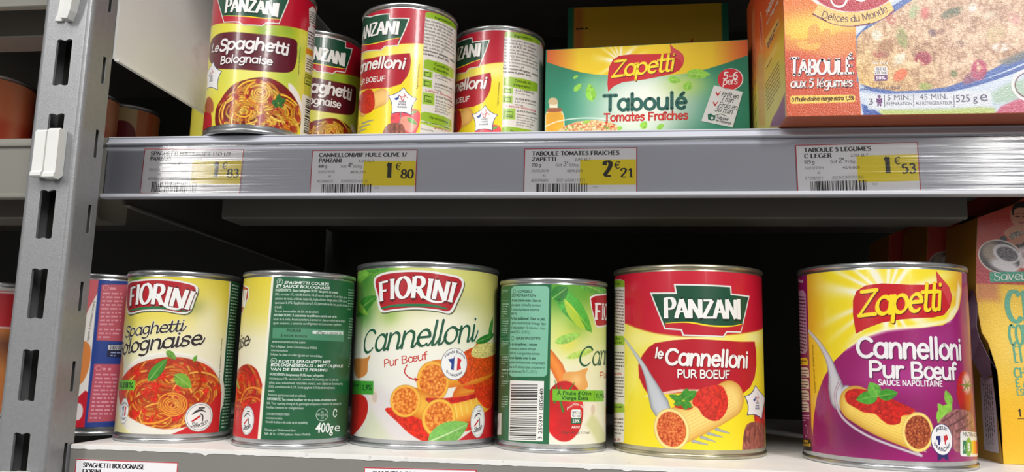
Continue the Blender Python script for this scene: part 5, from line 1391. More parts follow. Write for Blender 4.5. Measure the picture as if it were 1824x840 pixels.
GX, GY = -252.1, 529.8
def can_panzani_spaghetti(label, X, Y, du=0.0, step=0.36, left=False):
    R, H = S73
    r = can(label, 'half size cans of the upper row', X, Y, Z1, R, H)
    s = Turned(X, Y, Z1, R-0.75, Cyl(GX, GY, Z1, R-0.75), du).zoom(340, 0, 3.231)
    cv = Canvas(s, -math.radians(104)*s.R, math.radians(104)*s.R, 5.6, H-4.4, step)
    cv.vgrad([(5, (226, 214, 60)), (40, (228, 218, 80)), (60, (226, 216, 70)), (78, (222, 214, 60)), (90, (214, 206, 50))])
    for c, rr, col, a in (((420, 180), 12, (120, 160, 40), .8), ((560, 170), 8, (120, 160, 40), .7), ((300, 175), 9, (236, 232, 130), .6), ((620, 300), 8, (150, 186, 60), .6), ((350, 420), 16, (240, 238, 150), .6),
                          ((560, 440), 12, (160, 196, 70), .6), ((120, 200), 7, (240, 232, 70), .5), ((200, 430), 12, (196, 206, 60), .4)): cv.glow(s.p(*c), rr, col, a)
    t = [s.p(100, 158), s.p(180, 134), s.p(300, 140), s.p(450, 145), s.p(560, 152), s.p(660, 176)]
    cv.poly([(-90, 120), (-90, t[0][1])]+t+[(t[-1][0], 120)], (180, 14, 42))
    cv.poly([(t[-1][0]-.2, 120), (t[-1][0]-.2, t[-1][1]), (t[-1][0]+60, t[-1][1]), (t[-1][0]+60, 120)], (176, 14, 42))
    pan = [(112, 250), (150, 200), (220, 184), (350, 192), (480, 206), (602, 230), (612, 280), (610, 330), (600, 380), (582, 408), (540, 418), (440, 412), (340, 404), (220, 398), (150, 394), (120, 370), (104, 320)]
    cv.poly([s.p(*q) for q in pan], (92, 14, 34), sm=True)
    # plate, spaghetti and parsley
    cv.ell(s.p(400, 640), s.mm(256), s.mm(150), (234, 230, 224)); cv.poly([s.p(*q) for q in ((560, 480), (620, 540), (645, 640), (640, 720), (600, 640))], (238, 234, 230), sm=True)
    bowl = [(142, 640), (180, 560), (240, 490), (330, 455), (430, 445), (520, 480), (590, 550), (632, 640), (625, 740), (560, 790), (400, 790), (250, 760), (150, 740)]
    noodles(cv, s, bowl, [(400, 540, 70), (390, 560, 120), (300, 640, 130), (520, 640, 120), (400, 700, 150), (560, 720, 80)], 190, RND, wd=1.3, base=(120, 24, 20),
            pal=((240, 200, 60), (232, 178, 50), (216, 130, 34), (244, 214, 90)), sauce=(140, 20, 28))
    for k in range(4): cv.stroke([s.p(395+(16+k*14)*math.cos(t_), 535-(12+k*12)*math.sin(t_)) for t_ in np.linspace(k*1.3, k*1.3+4.6, 16)], 1.3, (238, 200, 80), edge=(160, 80, 30))
    for a, b, w_ in (((500, 590), (462, 590), 34), ((500, 590), (510, 540), 30), ((505, 590), (546, 570), 34), ((500, 595), (480, 618), 28), ((505, 595), (530, 618), 24)): leaf(cv, s, a, b, w_, (40, 96, 40), (90, 140, 60))
    cv.poly([s.p(*q) for q in ((82, 640), (112, 640), (112, 740), (66, 745), (70, 690))], (186, 26, 40), sm=True); cv.poly([s.p(*q) for q in ((84, 590), (100, 556), (126, 580), (128, 640), (100, 650), (82, 630))], (176, 96, 60), sm=True)
    # side strip
    a0, a1 = s.p(668, 180), s.p(640, 770)
    cv.poly([(a0[0], a0[1]), (a0[0]+60, a0[1]), (a1[0]+60, 0), (a1[0], 0)], lambda U, V: np.array([206, 206, 70.])*(0.9+.15*vnoise(U*.1, V*.1, 3)[..., None]))
    cv.poly([s.p(*q) for q in ((680, 50), (700, 36), (745, 80), (740, 160), (682, 140))], (222, 216, 210)); cv.poly([s.p(*q) for q in ((676, 160), (690, 140), (736, 180), (726, 310), (670, 270))], (222, 216, 216))
    cv.poly([s.p(*q) for q in ((664, 276), (722, 312), (720, 340), (662, 306))], (214, 130, 40)); cv.poly([s.p(*q) for q in ((661, 310), (718, 344), (708, 440), (656, 410))], (226, 220, 200))
    cv.poly([s.p(*q) for q in ((640, 540), (702, 575), (694, 790), (630, 780))], (226, 224, 218))
    L = cv.sheet('label', MAT_INK_GLOSS, r, wrap=True)
    panzani_logo(L, s, [(206, -74), (512, -70), (512, -30), (570, -24), (560, 12), (507, 138), (436, 132), (412, 150), (300, 146), (276, 128), (190, 130), (160, 20), (146, -30), (206, -34)],
                 ((186, 92), (250, 92), (330, 96), (420, 106), (516, 112)), ((196, 74), (502, 98)), 78, (1.05, .98, .96, .95, .96, .98, 1.04), mat=MAT_INK_GLOSS)
    pr = Print(s, 2); O = ((.22, (60, 4, 18), .3, -.3),)
    pen(pr, 'Le', s.p(118, 300), s.p(158, 296), s.mm(46), (232, 226, 226), weight=.13, slant=.12, layer=2, outlines=O)
    pen(pr, 'Spaghetti', s.p(164, 296), s.p(562, 320), s.mm(64), (236, 230, 230), weight=.15, slant=.12, layer=2, outlines=O)
    pen(pr, 'Bolognaise', s.p(168, 370), s.p(468, 376), s.mm(42), (236, 230, 230), weight=.13, slant=.08, layer=2, outlines=O)
    pr.done('product_name', L, MAT_INK_GLOSS)
    pr = Print(s, 2)
    txt(pr, 'Suggestion de présentation', s.p(620, 436), s.p(632, 272), s.mm(10), (40, 90, 40), .005)
    for k, (y0, y1) in enumerate(((60, 130), (172, 260), (330, 400))): dashes(pr, s.p(686-k*10, y0), s.p(730-k*8, y0+30), s.p(684-k*10, y1), 5, (80, 74, 74), 1, k)
    dashes(pr, s.p(660, 420), s.p(706, 450), s.p(656, 440), 2, (60, 80, 30), 1, 8)
    q = [s.p(*a) for a in ((656, 444), (704, 472), (700, 506), (652, 480))]; pr.line(q+[q[0]], .4, (40, 90, 40), 1); dashes(pr, s.p(662, 456), s.p(692, 472), s.p(660, 486), 2, (40, 90, 40), 1, 4)
    pr.done('small_print', L, MAT_INK_GLOSS)
    pr = Print(s, 2); barcode(pr, s.p(648, 760), s.p(662, 562)-s.p(648, 760), s.p(690, 780)-s.p(648, 760), seed=6, n=34, layer=0); pr.done('barcode', L, MAT_INK_GLOSS)
    pr = Print(s, 1); star_badge(pr, s, [(130, 352), (180, 408), (156, 520), (92, 516), (86, 424)], None, 48); pr.done('origin_badge', L, MAT_INK_GLOSS)

HX, HY = -156.7, 576.7
def can_panzani_cannelloni(label, X, Y, du=0.0, step=0.36):
    R, H = S73
    r = can(label, 'half size cans of the upper row', X, Y, Z1, R, H)
    s = Turned(X, Y, Z1, R-0.75, Cyl(HX, HY, Z1, R-0.75), du).zoom(620, 0, 3.231)
    cv = Canvas(s, -math.radians(104)*s.R, math.radians(104)*s.R, 5.6, H-4.4, step)
    cv.vgrad([(5, (230, 208, 30)), (40, (232, 210, 34)), (70, (234, 216, 60)), (84, (236, 226, 110))])
    cv.glow(s.p(380, 300), 10, (242, 236, 170), .7, 6); cv.glow(s.p(200, 330), 12, (244, 238, 190), .5, 4)
    t = [s.p(80, 272), s.p(180, 262), s.p(280, 256), s.p(360, 250), s.p(432, 252), s.p(520, 262), s.p(620, 330)]
    v0 = t[3][1]
    cv.poly([(-90, 120), (-90, t[0][1])]+t[:5]+[(90, t[4][1]), (90, 120)], (180, 14, 42)); cv.stroke([(-90, t[0][1])]+t[:5], .6, (220, 150, 50), alpha=.6)
    cv.poly([s.p(*q) for q in ((60, 358), (140, 334), (240, 318), (300, 310), (356, 306), (362, 350), (356, 400), (340, 440), (304, 484), (240, 504), (150, 510), (60, 530))], (170, 16, 38))
    u0 = s.p(75, 400)[0]
    cv.poly([(u0-14, s.p(76, 440)[1]+12), (u0+1, s.p(70, 352)[1]), (u0+1, s.p(66, 528)[1]), (u0-10, s.p(66, 528)[1]+4)], (170, 16, 38))
    # roll end, fork tines, meat
    cv.stroke([s.p(90, 620), s.p(188, 560)], s.mm(112), (236, 190, 110), edge=(206, 150, 70), ex=3)
    tomato_sauce(cv, s, [(66, 560), (100, 520), (136, 516), (152, 560), (150, 620), (120, 650), (80, 650), (60, 610)], 41, (180, 36, 30))
    for a, b in (((80, 712), (146, 690)), ((66, 738), (124, 716)), ((60, 760), (104, 742))): cv.stroke([s.p(*a), s.p(*b)], [s.mm(12), s.mm(5)], (150, 156, 170), edge=(80, 86, 104))
    cv.poly([s.p(*q) for q in ((248, 660), (290, 640), (360, 625), (408, 640), (412, 700), (380, 775), (300, 780), (250, 720))], lambda U, V: np.array([206, 60, 70.])*(0.8+.35*vnoise(U*.4, V*.4, 6)[..., None])+18, sm=True)
    cv.poly([s.p(*q) for q in ((300, 680), (350, 670), (400, 712), (360, 760), (310, 730))], (232, 180, 150), .7, sm=True); leaf(cv, s, (340, 680), (398, 716), 26, (90, 150, 60)); leaf(cv, s, (360, 650), (400, 640), 16, (90, 150, 60))
    steak(cv, s, [(204, 750), (230, 715), (270, 705), (318, 722), (320, 790), (200, 800)], 7, (140, 84, 70)); steak_lines(cv, s, (((220, 730), (214, 775)), ((244, 716), (240, 775)), ((270, 710), (266, 775)), ((296, 720), (290, 775))), .6)
    # white panels with green headings
    a, b = s.p(444, 74), s.p(610, 140); u1 = b[0]
    cv.poly([s.p(*q) for q in ((446, 74), (462, 68), (520, 82), (575, 106), (622, 148), (632, 200), (630, 330), (612, 400), (606, 770), (412, 772), (418, 700), (430, 400), (436, 200))], (216, 210, 204))
    cv.poly([(u1-.5, a[1]-1), (u1+24, a[1]-1), (u1+24, 8), (u1-.5, 8)], (216, 210, 204)); cv.poly([(u1+23, a[1]-1), (u1+26, a[1]-1), (u1+26, 8), (u1+23, 8)], (226, 208, 60))
    cv.poly([(u1+26, 84), (90, 84), (90, 0), (u1+26, 0)], (228, 208, 50))
    cv.poly([s.p(*q) for q in ((446, 74), (460, 68), (520, 82), (575, 106), (622, 150), (622, 176), (570, 142), (500, 112), (446, 100))], (140, 176, 40))
    cv.poly([s.p(*q) for q in ((438, 346), (460, 342), (540, 364), (608, 404), (606, 452), (560, 440), (500, 416), (434, 392))], (140, 176, 40), sm=False)
    cv.poly([s.p(*q) for q in ((418, 650), (440, 642), (520, 660), (594, 692), (596, 738), (500, 716), (418, 690))], (140, 176, 40)); cv.poly([s.p(*q) for q in ((418, 696), (500, 720), (594, 742), (594, 756), (500, 736), (418, 710))], (160, 190, 60))
    for q in (((434, 404), (488, 414), (486, 450), (432, 440)), ((430, 452), (484, 462), (482, 508), (428, 496)), ((430, 530), (498, 540), (496, 606), (426, 598))): cv.poly([s.p(*a) for a in q], (150, 186, 60))
    L = cv.sheet('label', MAT_INK_GLOSS, r, wrap=True)
    lft = s.p(76, 200)
    class Ex(object):
        pass
    ear = lambda x, y: (x, y)
    outl = [(76, 96), (130, 96), (238, 78), (240, 106), (354, 106), (330, 170), (286, 264), (212, 268), (190, 290), (76, 316)]
    panzani_logo(L, s, outl, ((70, 262), (120, 256), (180, 244), (240, 228), (296, 218)), ((84, 236), (292, 198)), 80, text='ANZANI', mat=MAT_INK_GLOSS)
    pr = Print(s, 2); O = ((.22, (110, 6, 20), .3, -.3),)
    pen(pr, 'annelloni', s.p(72, 426), s.p(328, 396), s.mm(62), (236, 230, 226), weight=.15, slant=.1, layer=2, outlines=O)
    pen(pr, 'UR BOEUF', s.p(74, 492), s.p(214, 466), s.mm(30), (236, 230, 226), weight=.13, layer=2)
    pr.done('product_name', L, MAT_INK_GLOSS)
    pr = Print(s, 2); T = (84, 82, 80); GR = (30, 62, 24)
    txt(pr, 'Ingrédients', s.p(500, 106), s.p(590, 142), s.mm(15), GR, .008)
    para(pr, s, ['Eau, cannelloni farcis bœuf', 'semoule de BLÉ dur, chapelure', 'farine de BLÉ, sel, épices', 'carottes, sel, oignons, arômes', 'concentré de tomate, viande', 'bœuf 6%, tomate, oignon, carotte', 'huile d’olive vierge extra, vin', 'sucre, amidon transformé de maïs,', 'sel, arômes, ail.', '*Information allergènes : contient', '*céréales à gluten (blé).'], (444, 104), (618, 186), (432, 316), T, .004)
    txt(pr, 'Conseils de', s.p(496, 376), s.p(578, 406), s.mm(15), GR, .008); txt(pr, 'Préparation', s.p(492, 402), s.p(576, 430), s.mm(15), GR, .008)
    txt(pr, 'À LA CASSEROLE :', s.p(500, 434), s.p(594, 468), s.mm(11), T, .02); txt(pr, '5 min à feu doux.', s.p(500, 450), s.p(574, 476), s.mm(10), T)
    txt(pr, 'AU FOUR MICRO-ONDES :', s.p(498, 486), s.p(600, 522), s.mm(11), T, .02); txt(pr, '3 à 4 min à puissance', s.p(496, 502), s.p(596, 536), s.mm(10), T); txt(pr, 'maximale.', s.p(496, 518), s.p(540, 532), s.mm(10), T)
    txt(pr, 'L’astuce Gourmande', s.p(446, 524), s.p(596, 574), s.mm(14), (190, 40, 60), .005); txt(pr, 'AU FOUR TRADITIONNEL :', s.p(504, 560), s.p(600, 594), s.mm(11), T, .02)
    para(pr, s, ['disposez les Cannelloni', 'dans un plat adapté,', 'ajoutez un peu de', 'parmesan et faites', 'gratiner 10 min.'], (504, 566), (600, 606), (500, 644), T)
    for x, y in ((458, 428), (456, 480), (462, 570)): q = s.p(x, y); h = 2.2 if y < 500 else 3.0; pr.line([q+np.array(d_)*h for d_ in ((-1, -.7), (1, -.7), (1, .7), (-1, .7), (-1, -.7))], .45, (50, 90, 30), 1)
    txt(pr, '10 min', s.p(448, 580), s.p(478, 586), s.mm(14), (50, 90, 30), .01); txt(pr, 'De vous à nous', s.p(468, 680), s.p(574, 712), s.mm(15), GR, .008)
    txt(pr, 'Une question, une suggestion ?', s.p(436, 706), s.p(588, 748), s.mm(10), GR); txt(pr, '01 58 26 06 75', s.p(496, 740), s.p(578, 760), s.mm(11), (190, 30, 50), .01); txt(pr, 'Panzani M.L. 79, 69337', s.p(420, 744), s.p(492, 760), s.mm(9), T)
    txt(pr, 'Suggestion de présentation', s.p(400, 512), s.p(412, 370), s.mm(9), (110, 90, 30), 0)
    pr.done('small_print', L, MAT_INK_GLOSS)
    pr = Print(s, 1); star_badge(pr, s, [(321, 500), (398, 568), (366, 664), (248, 657), (230, 550)], None, 62); pr.line([s.p(306, 645), s.p(296, 712)], .7, (140, 134, 140), 0); pr.done('origin_badge', L, MAT_INK_GLOSS)

# ------------------------------------------------------------------ plain painted cans at the left
def can_blue_pink():
    X, Y = -366.5, 549.0; R, H = S73
    r = can('blue labelled can with pink ingredient panels standing behind the slotted upright', 'cans of the left bay', X, Y, 0, R, H)
    s = Cyl(X, Y, 0, R-0.75).zoom(120, 470, 2.625)
    cv = can_canvas(s, H, (230, 226, 220), .4)
    cv.poly([s.p(*q) for q in ((40, 60), (150, 64), (150, 120), (105, 200), (60, 300))], (200, 96, 104))
    cv.poly([s.p(*q) for q in ((60, 370), (100, 372), (110, 420), (96, 500), (60, 560), (20, 500))], (214, 130, 66), sm=True)
    cv.poly([s.p(*q) for q in ((20, 760), (30, 640), (84, 590), (100, 600), (88, 770))], (196, 26, 44)); cv.ell(s.p(50, 690), s.mm(18), s.mm(34), (226, 216, 216))
    e0, e1 = s.p(147, 70), s.p(80, 760)
    cv.poly([(e0[0], 110), (60, 110), (60, 0), (e1[0], 0)], (28, 60, 140))
    cv.poly([s.p(*q) for q in ((160, 96), (300, 96), (270, 362), (136, 356))], (188, 84, 100)); cv.poly([s.p(*q) for q in ((126, 466), (270, 468), (250, 730), (92, 740))], (190, 80, 98))
    cv.poly([s.p(*q) for q in ((190, 374), (270, 376), (270, 438), (184, 434))], (18, 26, 60))
    L = cv.sheet('label', MAT_INK, r, wrap=True)
    pr = Print(s, 1); P = (226, 150, 166)
    pr.ring(s.p(180, 110), s.mm(10), s.mm(10), .4, P); dashes(pr, s.p(198, 106), s.p(262, 108), s.p(198, 122), 1, P, seed=1, h=.7)
    dashes(pr, s.p(166, 128), s.p(262, 130), s.p(150, 290), 9, P, seed=2); dashes(pr, s.p(150, 296), s.p(250, 298), s.p(142, 350), 3, P, seed=3)
    pr.ring(s.p(146, 486), s.mm(10), s.mm(10), .4, P); dashes(pr, s.p(164, 482), s.p(240, 484), s.p(164, 498), 1, P, seed=4, h=.7); dashes(pr, s.p(134, 506), s.p(236, 508), s.p(104, 728), 12, P, seed=5)
    pr.poly([s.p(*q) for q in ((190, 378), (262, 378), (262, 402), (190, 400))], (206, 206, 210), 0); txt(pr, '0 800 000', s.p(198, 398), s.p(258, 399), s.mm(16), (20, 20, 40), .02, 1)
    dashes(pr, s.p(204, 406), s.p(250, 408), s.p(200, 434), 2, (150, 160, 200), 1, 6); txt(pr, 'Suggestion de présentation / Serveertip', s.p(98, 362), s.p(130, 172), s.mm(9), (90, 80, 80))
    pr.done('small_print', L, MAT_INK)

def simple_can(label, X, Y, z0, size, paint, group='cans of the left bay'):
    R, H = size
    r = can(label, group, X, Y, z0, R, H); s = Cyl(X, Y, z0, R-0.75)
    cv = can_canvas(s, H, (200, 108, 66), .8); paint(cv, s, H)
    return cv.sheet('label', MAT_INK, r, wrap=True), s

def p_orange(cv, s, H):
    cv.vgrad([(5, (196, 92, 50)), (30, (206, 110, 66)), (48, (188, 70, 44)), (70, (200, 80, 50)), (78, (214, 122, 80)), (110, (216, 128, 86))])
    cv.glow((34, 60), 9, (236, 190, 160), .6, 60); cv.ell((38, 20), 9, 7, (206, 150, 50), .9); cv.ell((30, 14), 6, 5, (150, 60, 30), .8)  # tall pale glow paints a vertical highlight into the label; ellipses are print
def p_cream(cv, s, H):
    cv.vgrad([(5, (214, 176, 120)), (110, (222, 190, 140))])
    for u0, u1, c in ((12, 60, (214, 122, 66)), (24, 32, (206, 100, 54)), (-60, -34, (210, 120, 66))): cv.poly([(u0, 0), (u1, 0), (u1, 120), (u0, 120)], c)
    cv.ell((-2, 84), 14, 15, (130, 26, 36)); cv.ell((2, 44), 15, 11, (170, 60, 44)); cv.ell((-22, 24), 8, 16, (190, 60, 40))
def p_red(cv, s, H):
    cv.vgrad([(5, (176, 100, 50)), (40, (190, 120, 60)), (60, (120, 70, 50)), (71, (196, 120, 60)), (73, (190, 34, 44)), (110, (186, 34, 46))])
    for v in (72, 100): cv.poly([(-90, v), (90, v), (90, v+1.3), (-90, v+1.3)], (226, 214, 206))
    cv.poly([(-90, 102), (90, 102), (90, 114), (-90, 114)], (200, 196, 190))

# ------------------------------------------------------------------ cartons
def carton_body(r, o, ux, uy, W, D, Hh, color, name='carton_body', mat=None, lip=0.35, edge=(170, 130, 90)):
    """rounded-edge folding carton; o = front lower left corner"""
    o = np.asarray(o, float); ux = np.asarray(ux, float); uy = np.asarray(uy, float); uz = np.array([0, 0, 1.0])
    bm = bmesh.new(); add_box(bm, 0, W, 0, D, 0, Hh)
    for v in bm.verts:
        q = o+ux*v.co.x+uy*v.co.y+uz*v.co.z; v.co = q
    bmesh.ops.bevel(bm, geom=bm.edges[:], offset=lip, segments=2, affect='EDGES', profile=0.5)
    bmesh.ops.recalc_face_normals(bm, faces=bm.faces[:])
    bm.verts.index_update(); v = [tuple(x.co) for x in bm.verts]; f = [[x.index for x in q.verts] for q in bm.faces]; bm.free()
    return mesh_obj(name, v, f, mat or MAT_CARTON, r, False, np.tile(lin(color), (len(v), 1)))

def rotv(a): return np.array([math.cos(a), math.sin(a), 0]), np.array([-math.sin(a), math.cos(a), 0])

def small_taboule(label, a, o, W, D, Hh, full=True):
    ux, uy = rotv(a); o = np.asarray(o, float)
    c = o+ux*W/2+uy*D/2
    r = empty('food_carton', (c[0], c[1], o[2]), label, 'food box')
    carton_body(r, o, ux, uy, W, D, Hh, (10, 104, 74))
    s = Flat(o-uy*0.12, ux, (0, 0, 1)).zoom(960, 0, 3.36)
    cv = Canvas(s, .5, W-.5, .5, Hh-.5, .34 if full else .8, (10, 112, 80))
    if not full:
        cv.poly([(6, 36), (W-6, 30), (W-6, Hh), (6, Hh)], (218, 170, 24)); cv.poly([(6, 36), (14, 36), (14, Hh), (6, Hh)], (206, 110, 40), .8, soft=6)
        cv.poly([(W*.36, 120), (W*.42, 128), (W*.7, 130), (W*.78, 148), (W*.8, 128), (W*.82, 100), (W*.5, 90), (W*.36, 70)], (176, 30, 30), sm=False)
        cv.poly([(0, 0), (W, 0), (W, 120), (W*.93, 128), (W*.8, 122), (W*.2, 122), (W*.09, 130), (0, 120)], (10, 104, 74), .9)
        L = cv.sheet('front_panel', MAT_CARTON, r)
        pr = Print(s, 1); dashes(pr, (11, Hh-20), (26, Hh-20), (11, Hh-22.5), 1, (50, 40, 20), seed=3, h=.6); pr.rect(8, Hh-22.4, 10, Hh-20.4, (50, 40, 20)); pr.done('small_print', L, MAT_CARTON)
        return
    cv.rgb[:] = np.array([8, 112, 80.])*(0.94+.12*fbm(cv.U*.04, cv.V*.04, 4)[..., None])
    cv.glow(s.p(640, 620), 44, (226, 232, 222), 1.0, 26); cv.glow(s.p(620, 560), 30, (226, 232, 222), .9, 20); cv.glow(s.p(320, 520), 10, (140, 200, 140), .6, 12); cv.glow(s.p(880, 500), 16, (196, 220, 90), .7, 10); cv.glow(s.p(560, 760), 36, (224, 230, 214), .8, 14)
    top = [(48, 280), (48, 372), (140, 402), (250, 432), (340, 446), (440, 450), (600, 452), (760, 452), (860, 442), (1000, 414), (1120, 378), (1250, 330), (1250, 230), (640, 250)]
    def yc(U, V):
        c0 = s.p(490, 370); an = np.arctan2(V-c0[1], U-c0[0]); d = np.hypot(U-c0[0], V-c0[1])
        w_ = np.clip(np.clip(.5+.5*np.sin(an*15+3*np.sin(an*3)), 0, 1)**2*np.clip(1.25-d/20, 0, 1)+np.clip(.9-d/14, 0, 1), 0, 1)[..., None]
        o_ = (np.clip(1-(U-0)/26, 0, 1)+np.clip((U-(W-26))/26, 0, 1))[..., None]
        b_ = np.array([232, 196, 16.])*(1-o_)+np.array([206, 80, 30.])*o_
        return b_*(1-w_)+np.array([246, 240, 214.])*w_
    cv.poly([s.p(*q) for q in top], yc)
    for a_, b_, w_ in (((210, 545), (256, 500), 34), ((318, 606), (300, 500), 60), ((205, 470), (235, 452), 20), ((772, 470), (850, 486), 42), ((882, 545), (900, 482), 50), ((880, 440), (1026, 446), 60), ((616, 770), (640, 724), 44), ((706, 772), (750, 742), 30), ((468, 774), (500, 760), 24)): leaf(cv, s, a_, b_, w_, (130, 190, 60), (190, 220, 120))
    # oil bottle
    cv.poly([s.p(*q) for q in ((38, 790), (38, 690), (48, 660), (62, 645), (62, 615), (112, 615), (112, 645), (140, 665), (152, 700), (154, 790))], (222, 214, 190), sm=False)
    cv.poly([s.p(*q) for q in ((42, 790), (42, 680), (70, 665), (130, 668), (146, 690), (148, 790))], lambda U, V: np.array([224, 160, 34.])*(0.85+.3*vnoise(U*.2, V*.1, 2)[..., None])); cv.poly([s.p(*q) for q in ((44, 668), (60, 645), (130, 645), (142, 665), (90, 672))], (150, 84, 50))
    cv.poly([s.p(*q) for q in ((58, 618), (62, 592), (84, 584), (106, 592), (112, 618), (86, 626))], (196, 170, 130), sm=True)
    cv.stroke(smooth([s.p(*q) for q in ((30, 760), (120, 724), (260, 706), (400, 712), (560, 740))], 5), .9, (232, 234, 226), alpha=.8)
    gm = mince_color(12, (176, 90, 50), (226, 186, 130), (244, 230, 196), .55)
    cv.poly([s.p(*q) for q in ((100, 790), (150, 756), (230, 726), (330, 718), (430, 730), (470, 752), (470, 790))], gm, sm=False)
    for k in range(26): cv.ell(s.p(RND.uniform(140, 460), RND.uniform(735, 785)), RND.uniform(.5, 1.3), RND.uniform(.4, .9), RND.choice(((206, 70, 40), (196, 90, 50), (110, 160, 60), (236, 226, 200))))
    leaf(cv, s, (260, 735), (310, 722), 18, (150, 190, 70))
    L = cv.sheet('front_panel', MAT_CARTON, r)
    zapetti_logo(L, s, [(414, 548), (410, 500), (414, 440), (420, 400), (444, 356), (480, 334), (540, 326), (640, 324), (740, 322), (790, 316), (784, 262), (806, 286), (840, 306), (862, 326), (870, 354), (862, 390), (840, 420), (800, 440), (730, 456), (640, 474), (560, 484), (500, 492), (450, 514)],
                 [(784, 264), (806, 288), (840, 308), (862, 328), (868, 354), (860, 388), (844, 360), (810, 336), (792, 318)], ((432, 462), (812, 420)), 92, mat=MAT_CARTON)
    pr = Print(s, 2)
    pen(pr, 'Taboulé', s.p(384, 662), s.p(886, 648), s.mm(92), (22, 88, 78), weight=.155, layer=2, track=.02); pen(pr, 'Tomates Fraîches', s.p(388, 726), s.p(892, 712), s.mm(46), (196, 44, 38), weight=.15, layer=2, track=.02)
    pr.done('product_name', L, MAT_CARTON)
    pr = Print(s, 1)
    pr.disc(s.p(1146, 474), s.mm(72), s.mm(66), (232, 226, 222), 0); pr.disc(s.p(1143, 474), s.mm(69), s.mm(64), (200, 26, 40), 1)
    pen(pr, '5-6', s.p(1100, 474), s.p(1190, 472), s.mm(42), (240, 236, 236), weight=.12, slant=.1, layer=2); pen(pr, 'pers', s.p(1100, 506), s.p(1188, 502), s.mm(36), (240, 236, 236), weight=.1, slant=.15, layer=2)
    pr.done('round_badge', L, MAT_CARTON)
    pr = Print(s, 1)
    pr.poly([s.p(*q) for q in ((1054, 514), (1222, 552), (1166, 764), (974, 728))], (6, 76, 56), 0); pr.poly([s.p(*q) for q in ((1048, 510), (1220, 550), (1160, 762), (972, 724))], (214, 216, 216), 1)
    G_ = (50, 54, 60)
    pen(pr, 'Prêt en', s.p(1090, 574), s.p(1192, 592), s.mm(28), G_, weight=.085, slant=.2, layer=2); pen(pr, '1 min', s.p(1088, 600), s.p(1160, 616), s.mm(28), G_, weight=.085, slant=.2, layer=2)
    pen(pr, 'Frais en', s.p(1072, 636), s.p(1184, 658), s.mm(28), G_, weight=.085, slant=.2, layer=2); pen(pr, '30 min', s.p(1050, 664), s.p(1156, 684), s.mm(30), G_, weight=.085, slant=.2, layer=2)
    for x, y in ((1060, 552), (1044, 612)): pr.line([s.p(x, y), s.p(x+10, y+18), s.p(x+28, y-6)], [.8, 1.1, .4], (196, 30, 40), 2)
    pr.line(smooth([s.p(1060, 690), s.p(1090, 682), s.p(1122, 696)], 4), .5, G_, 2)
    pr.poly([s.p(*q) for q in ((1010, 684), (1030, 678), (1040, 688), (1058, 690), (1052, 720), (1030, 722), (1012, 714))], (20, 96, 76), 2); pr.disc(s.p(1036, 706), .9, 1.0, (214, 216, 216), 3)
    pen(pr, 'Fabriqué', s.p(1062, 708), s.p(1130, 722), s.mm(17), G_, weight=.1, slant=.2, layer=2); pen(pr, 'en Provence', s.p(1056, 726), s.p(1146, 746), s.mm(17), G_, weight=.1, slant=.2, layer=2)
    pr.done('note', L, MAT_CARTON)

def couscous(seed, warm):
    def f(U, V):
        d, c = voronoi(U*.52+fbm(U*.3, V*.3, 2)*.6, V*.52, seed); d2, c2 = voronoi(U*1.1, V*1.25, seed+3)
        k = .18+np.clip(1.05-d*1.2, 0, 1)*.5+np.clip(1-d2*1.2, 0, 1)*.28+c*.2+(fbm(U*.10, V*.10, seed)-.5)*.7+(fbm(U*.30, V*.30, seed+2)-.5)*.75-.05
        k = np.clip(k, 0, 1)[..., None]; w_ = np.clip(warm(U, V), 0, 1)[..., None]
        lo = np.array([142, 98, 74.])*(1-w_)+np.array([150, 96, 34.])*w_; hi = np.array([234, 200, 170.])*(1-w_)+np.array([240, 200, 110.])*w_
        return lo+(hi-lo)*k
    return f

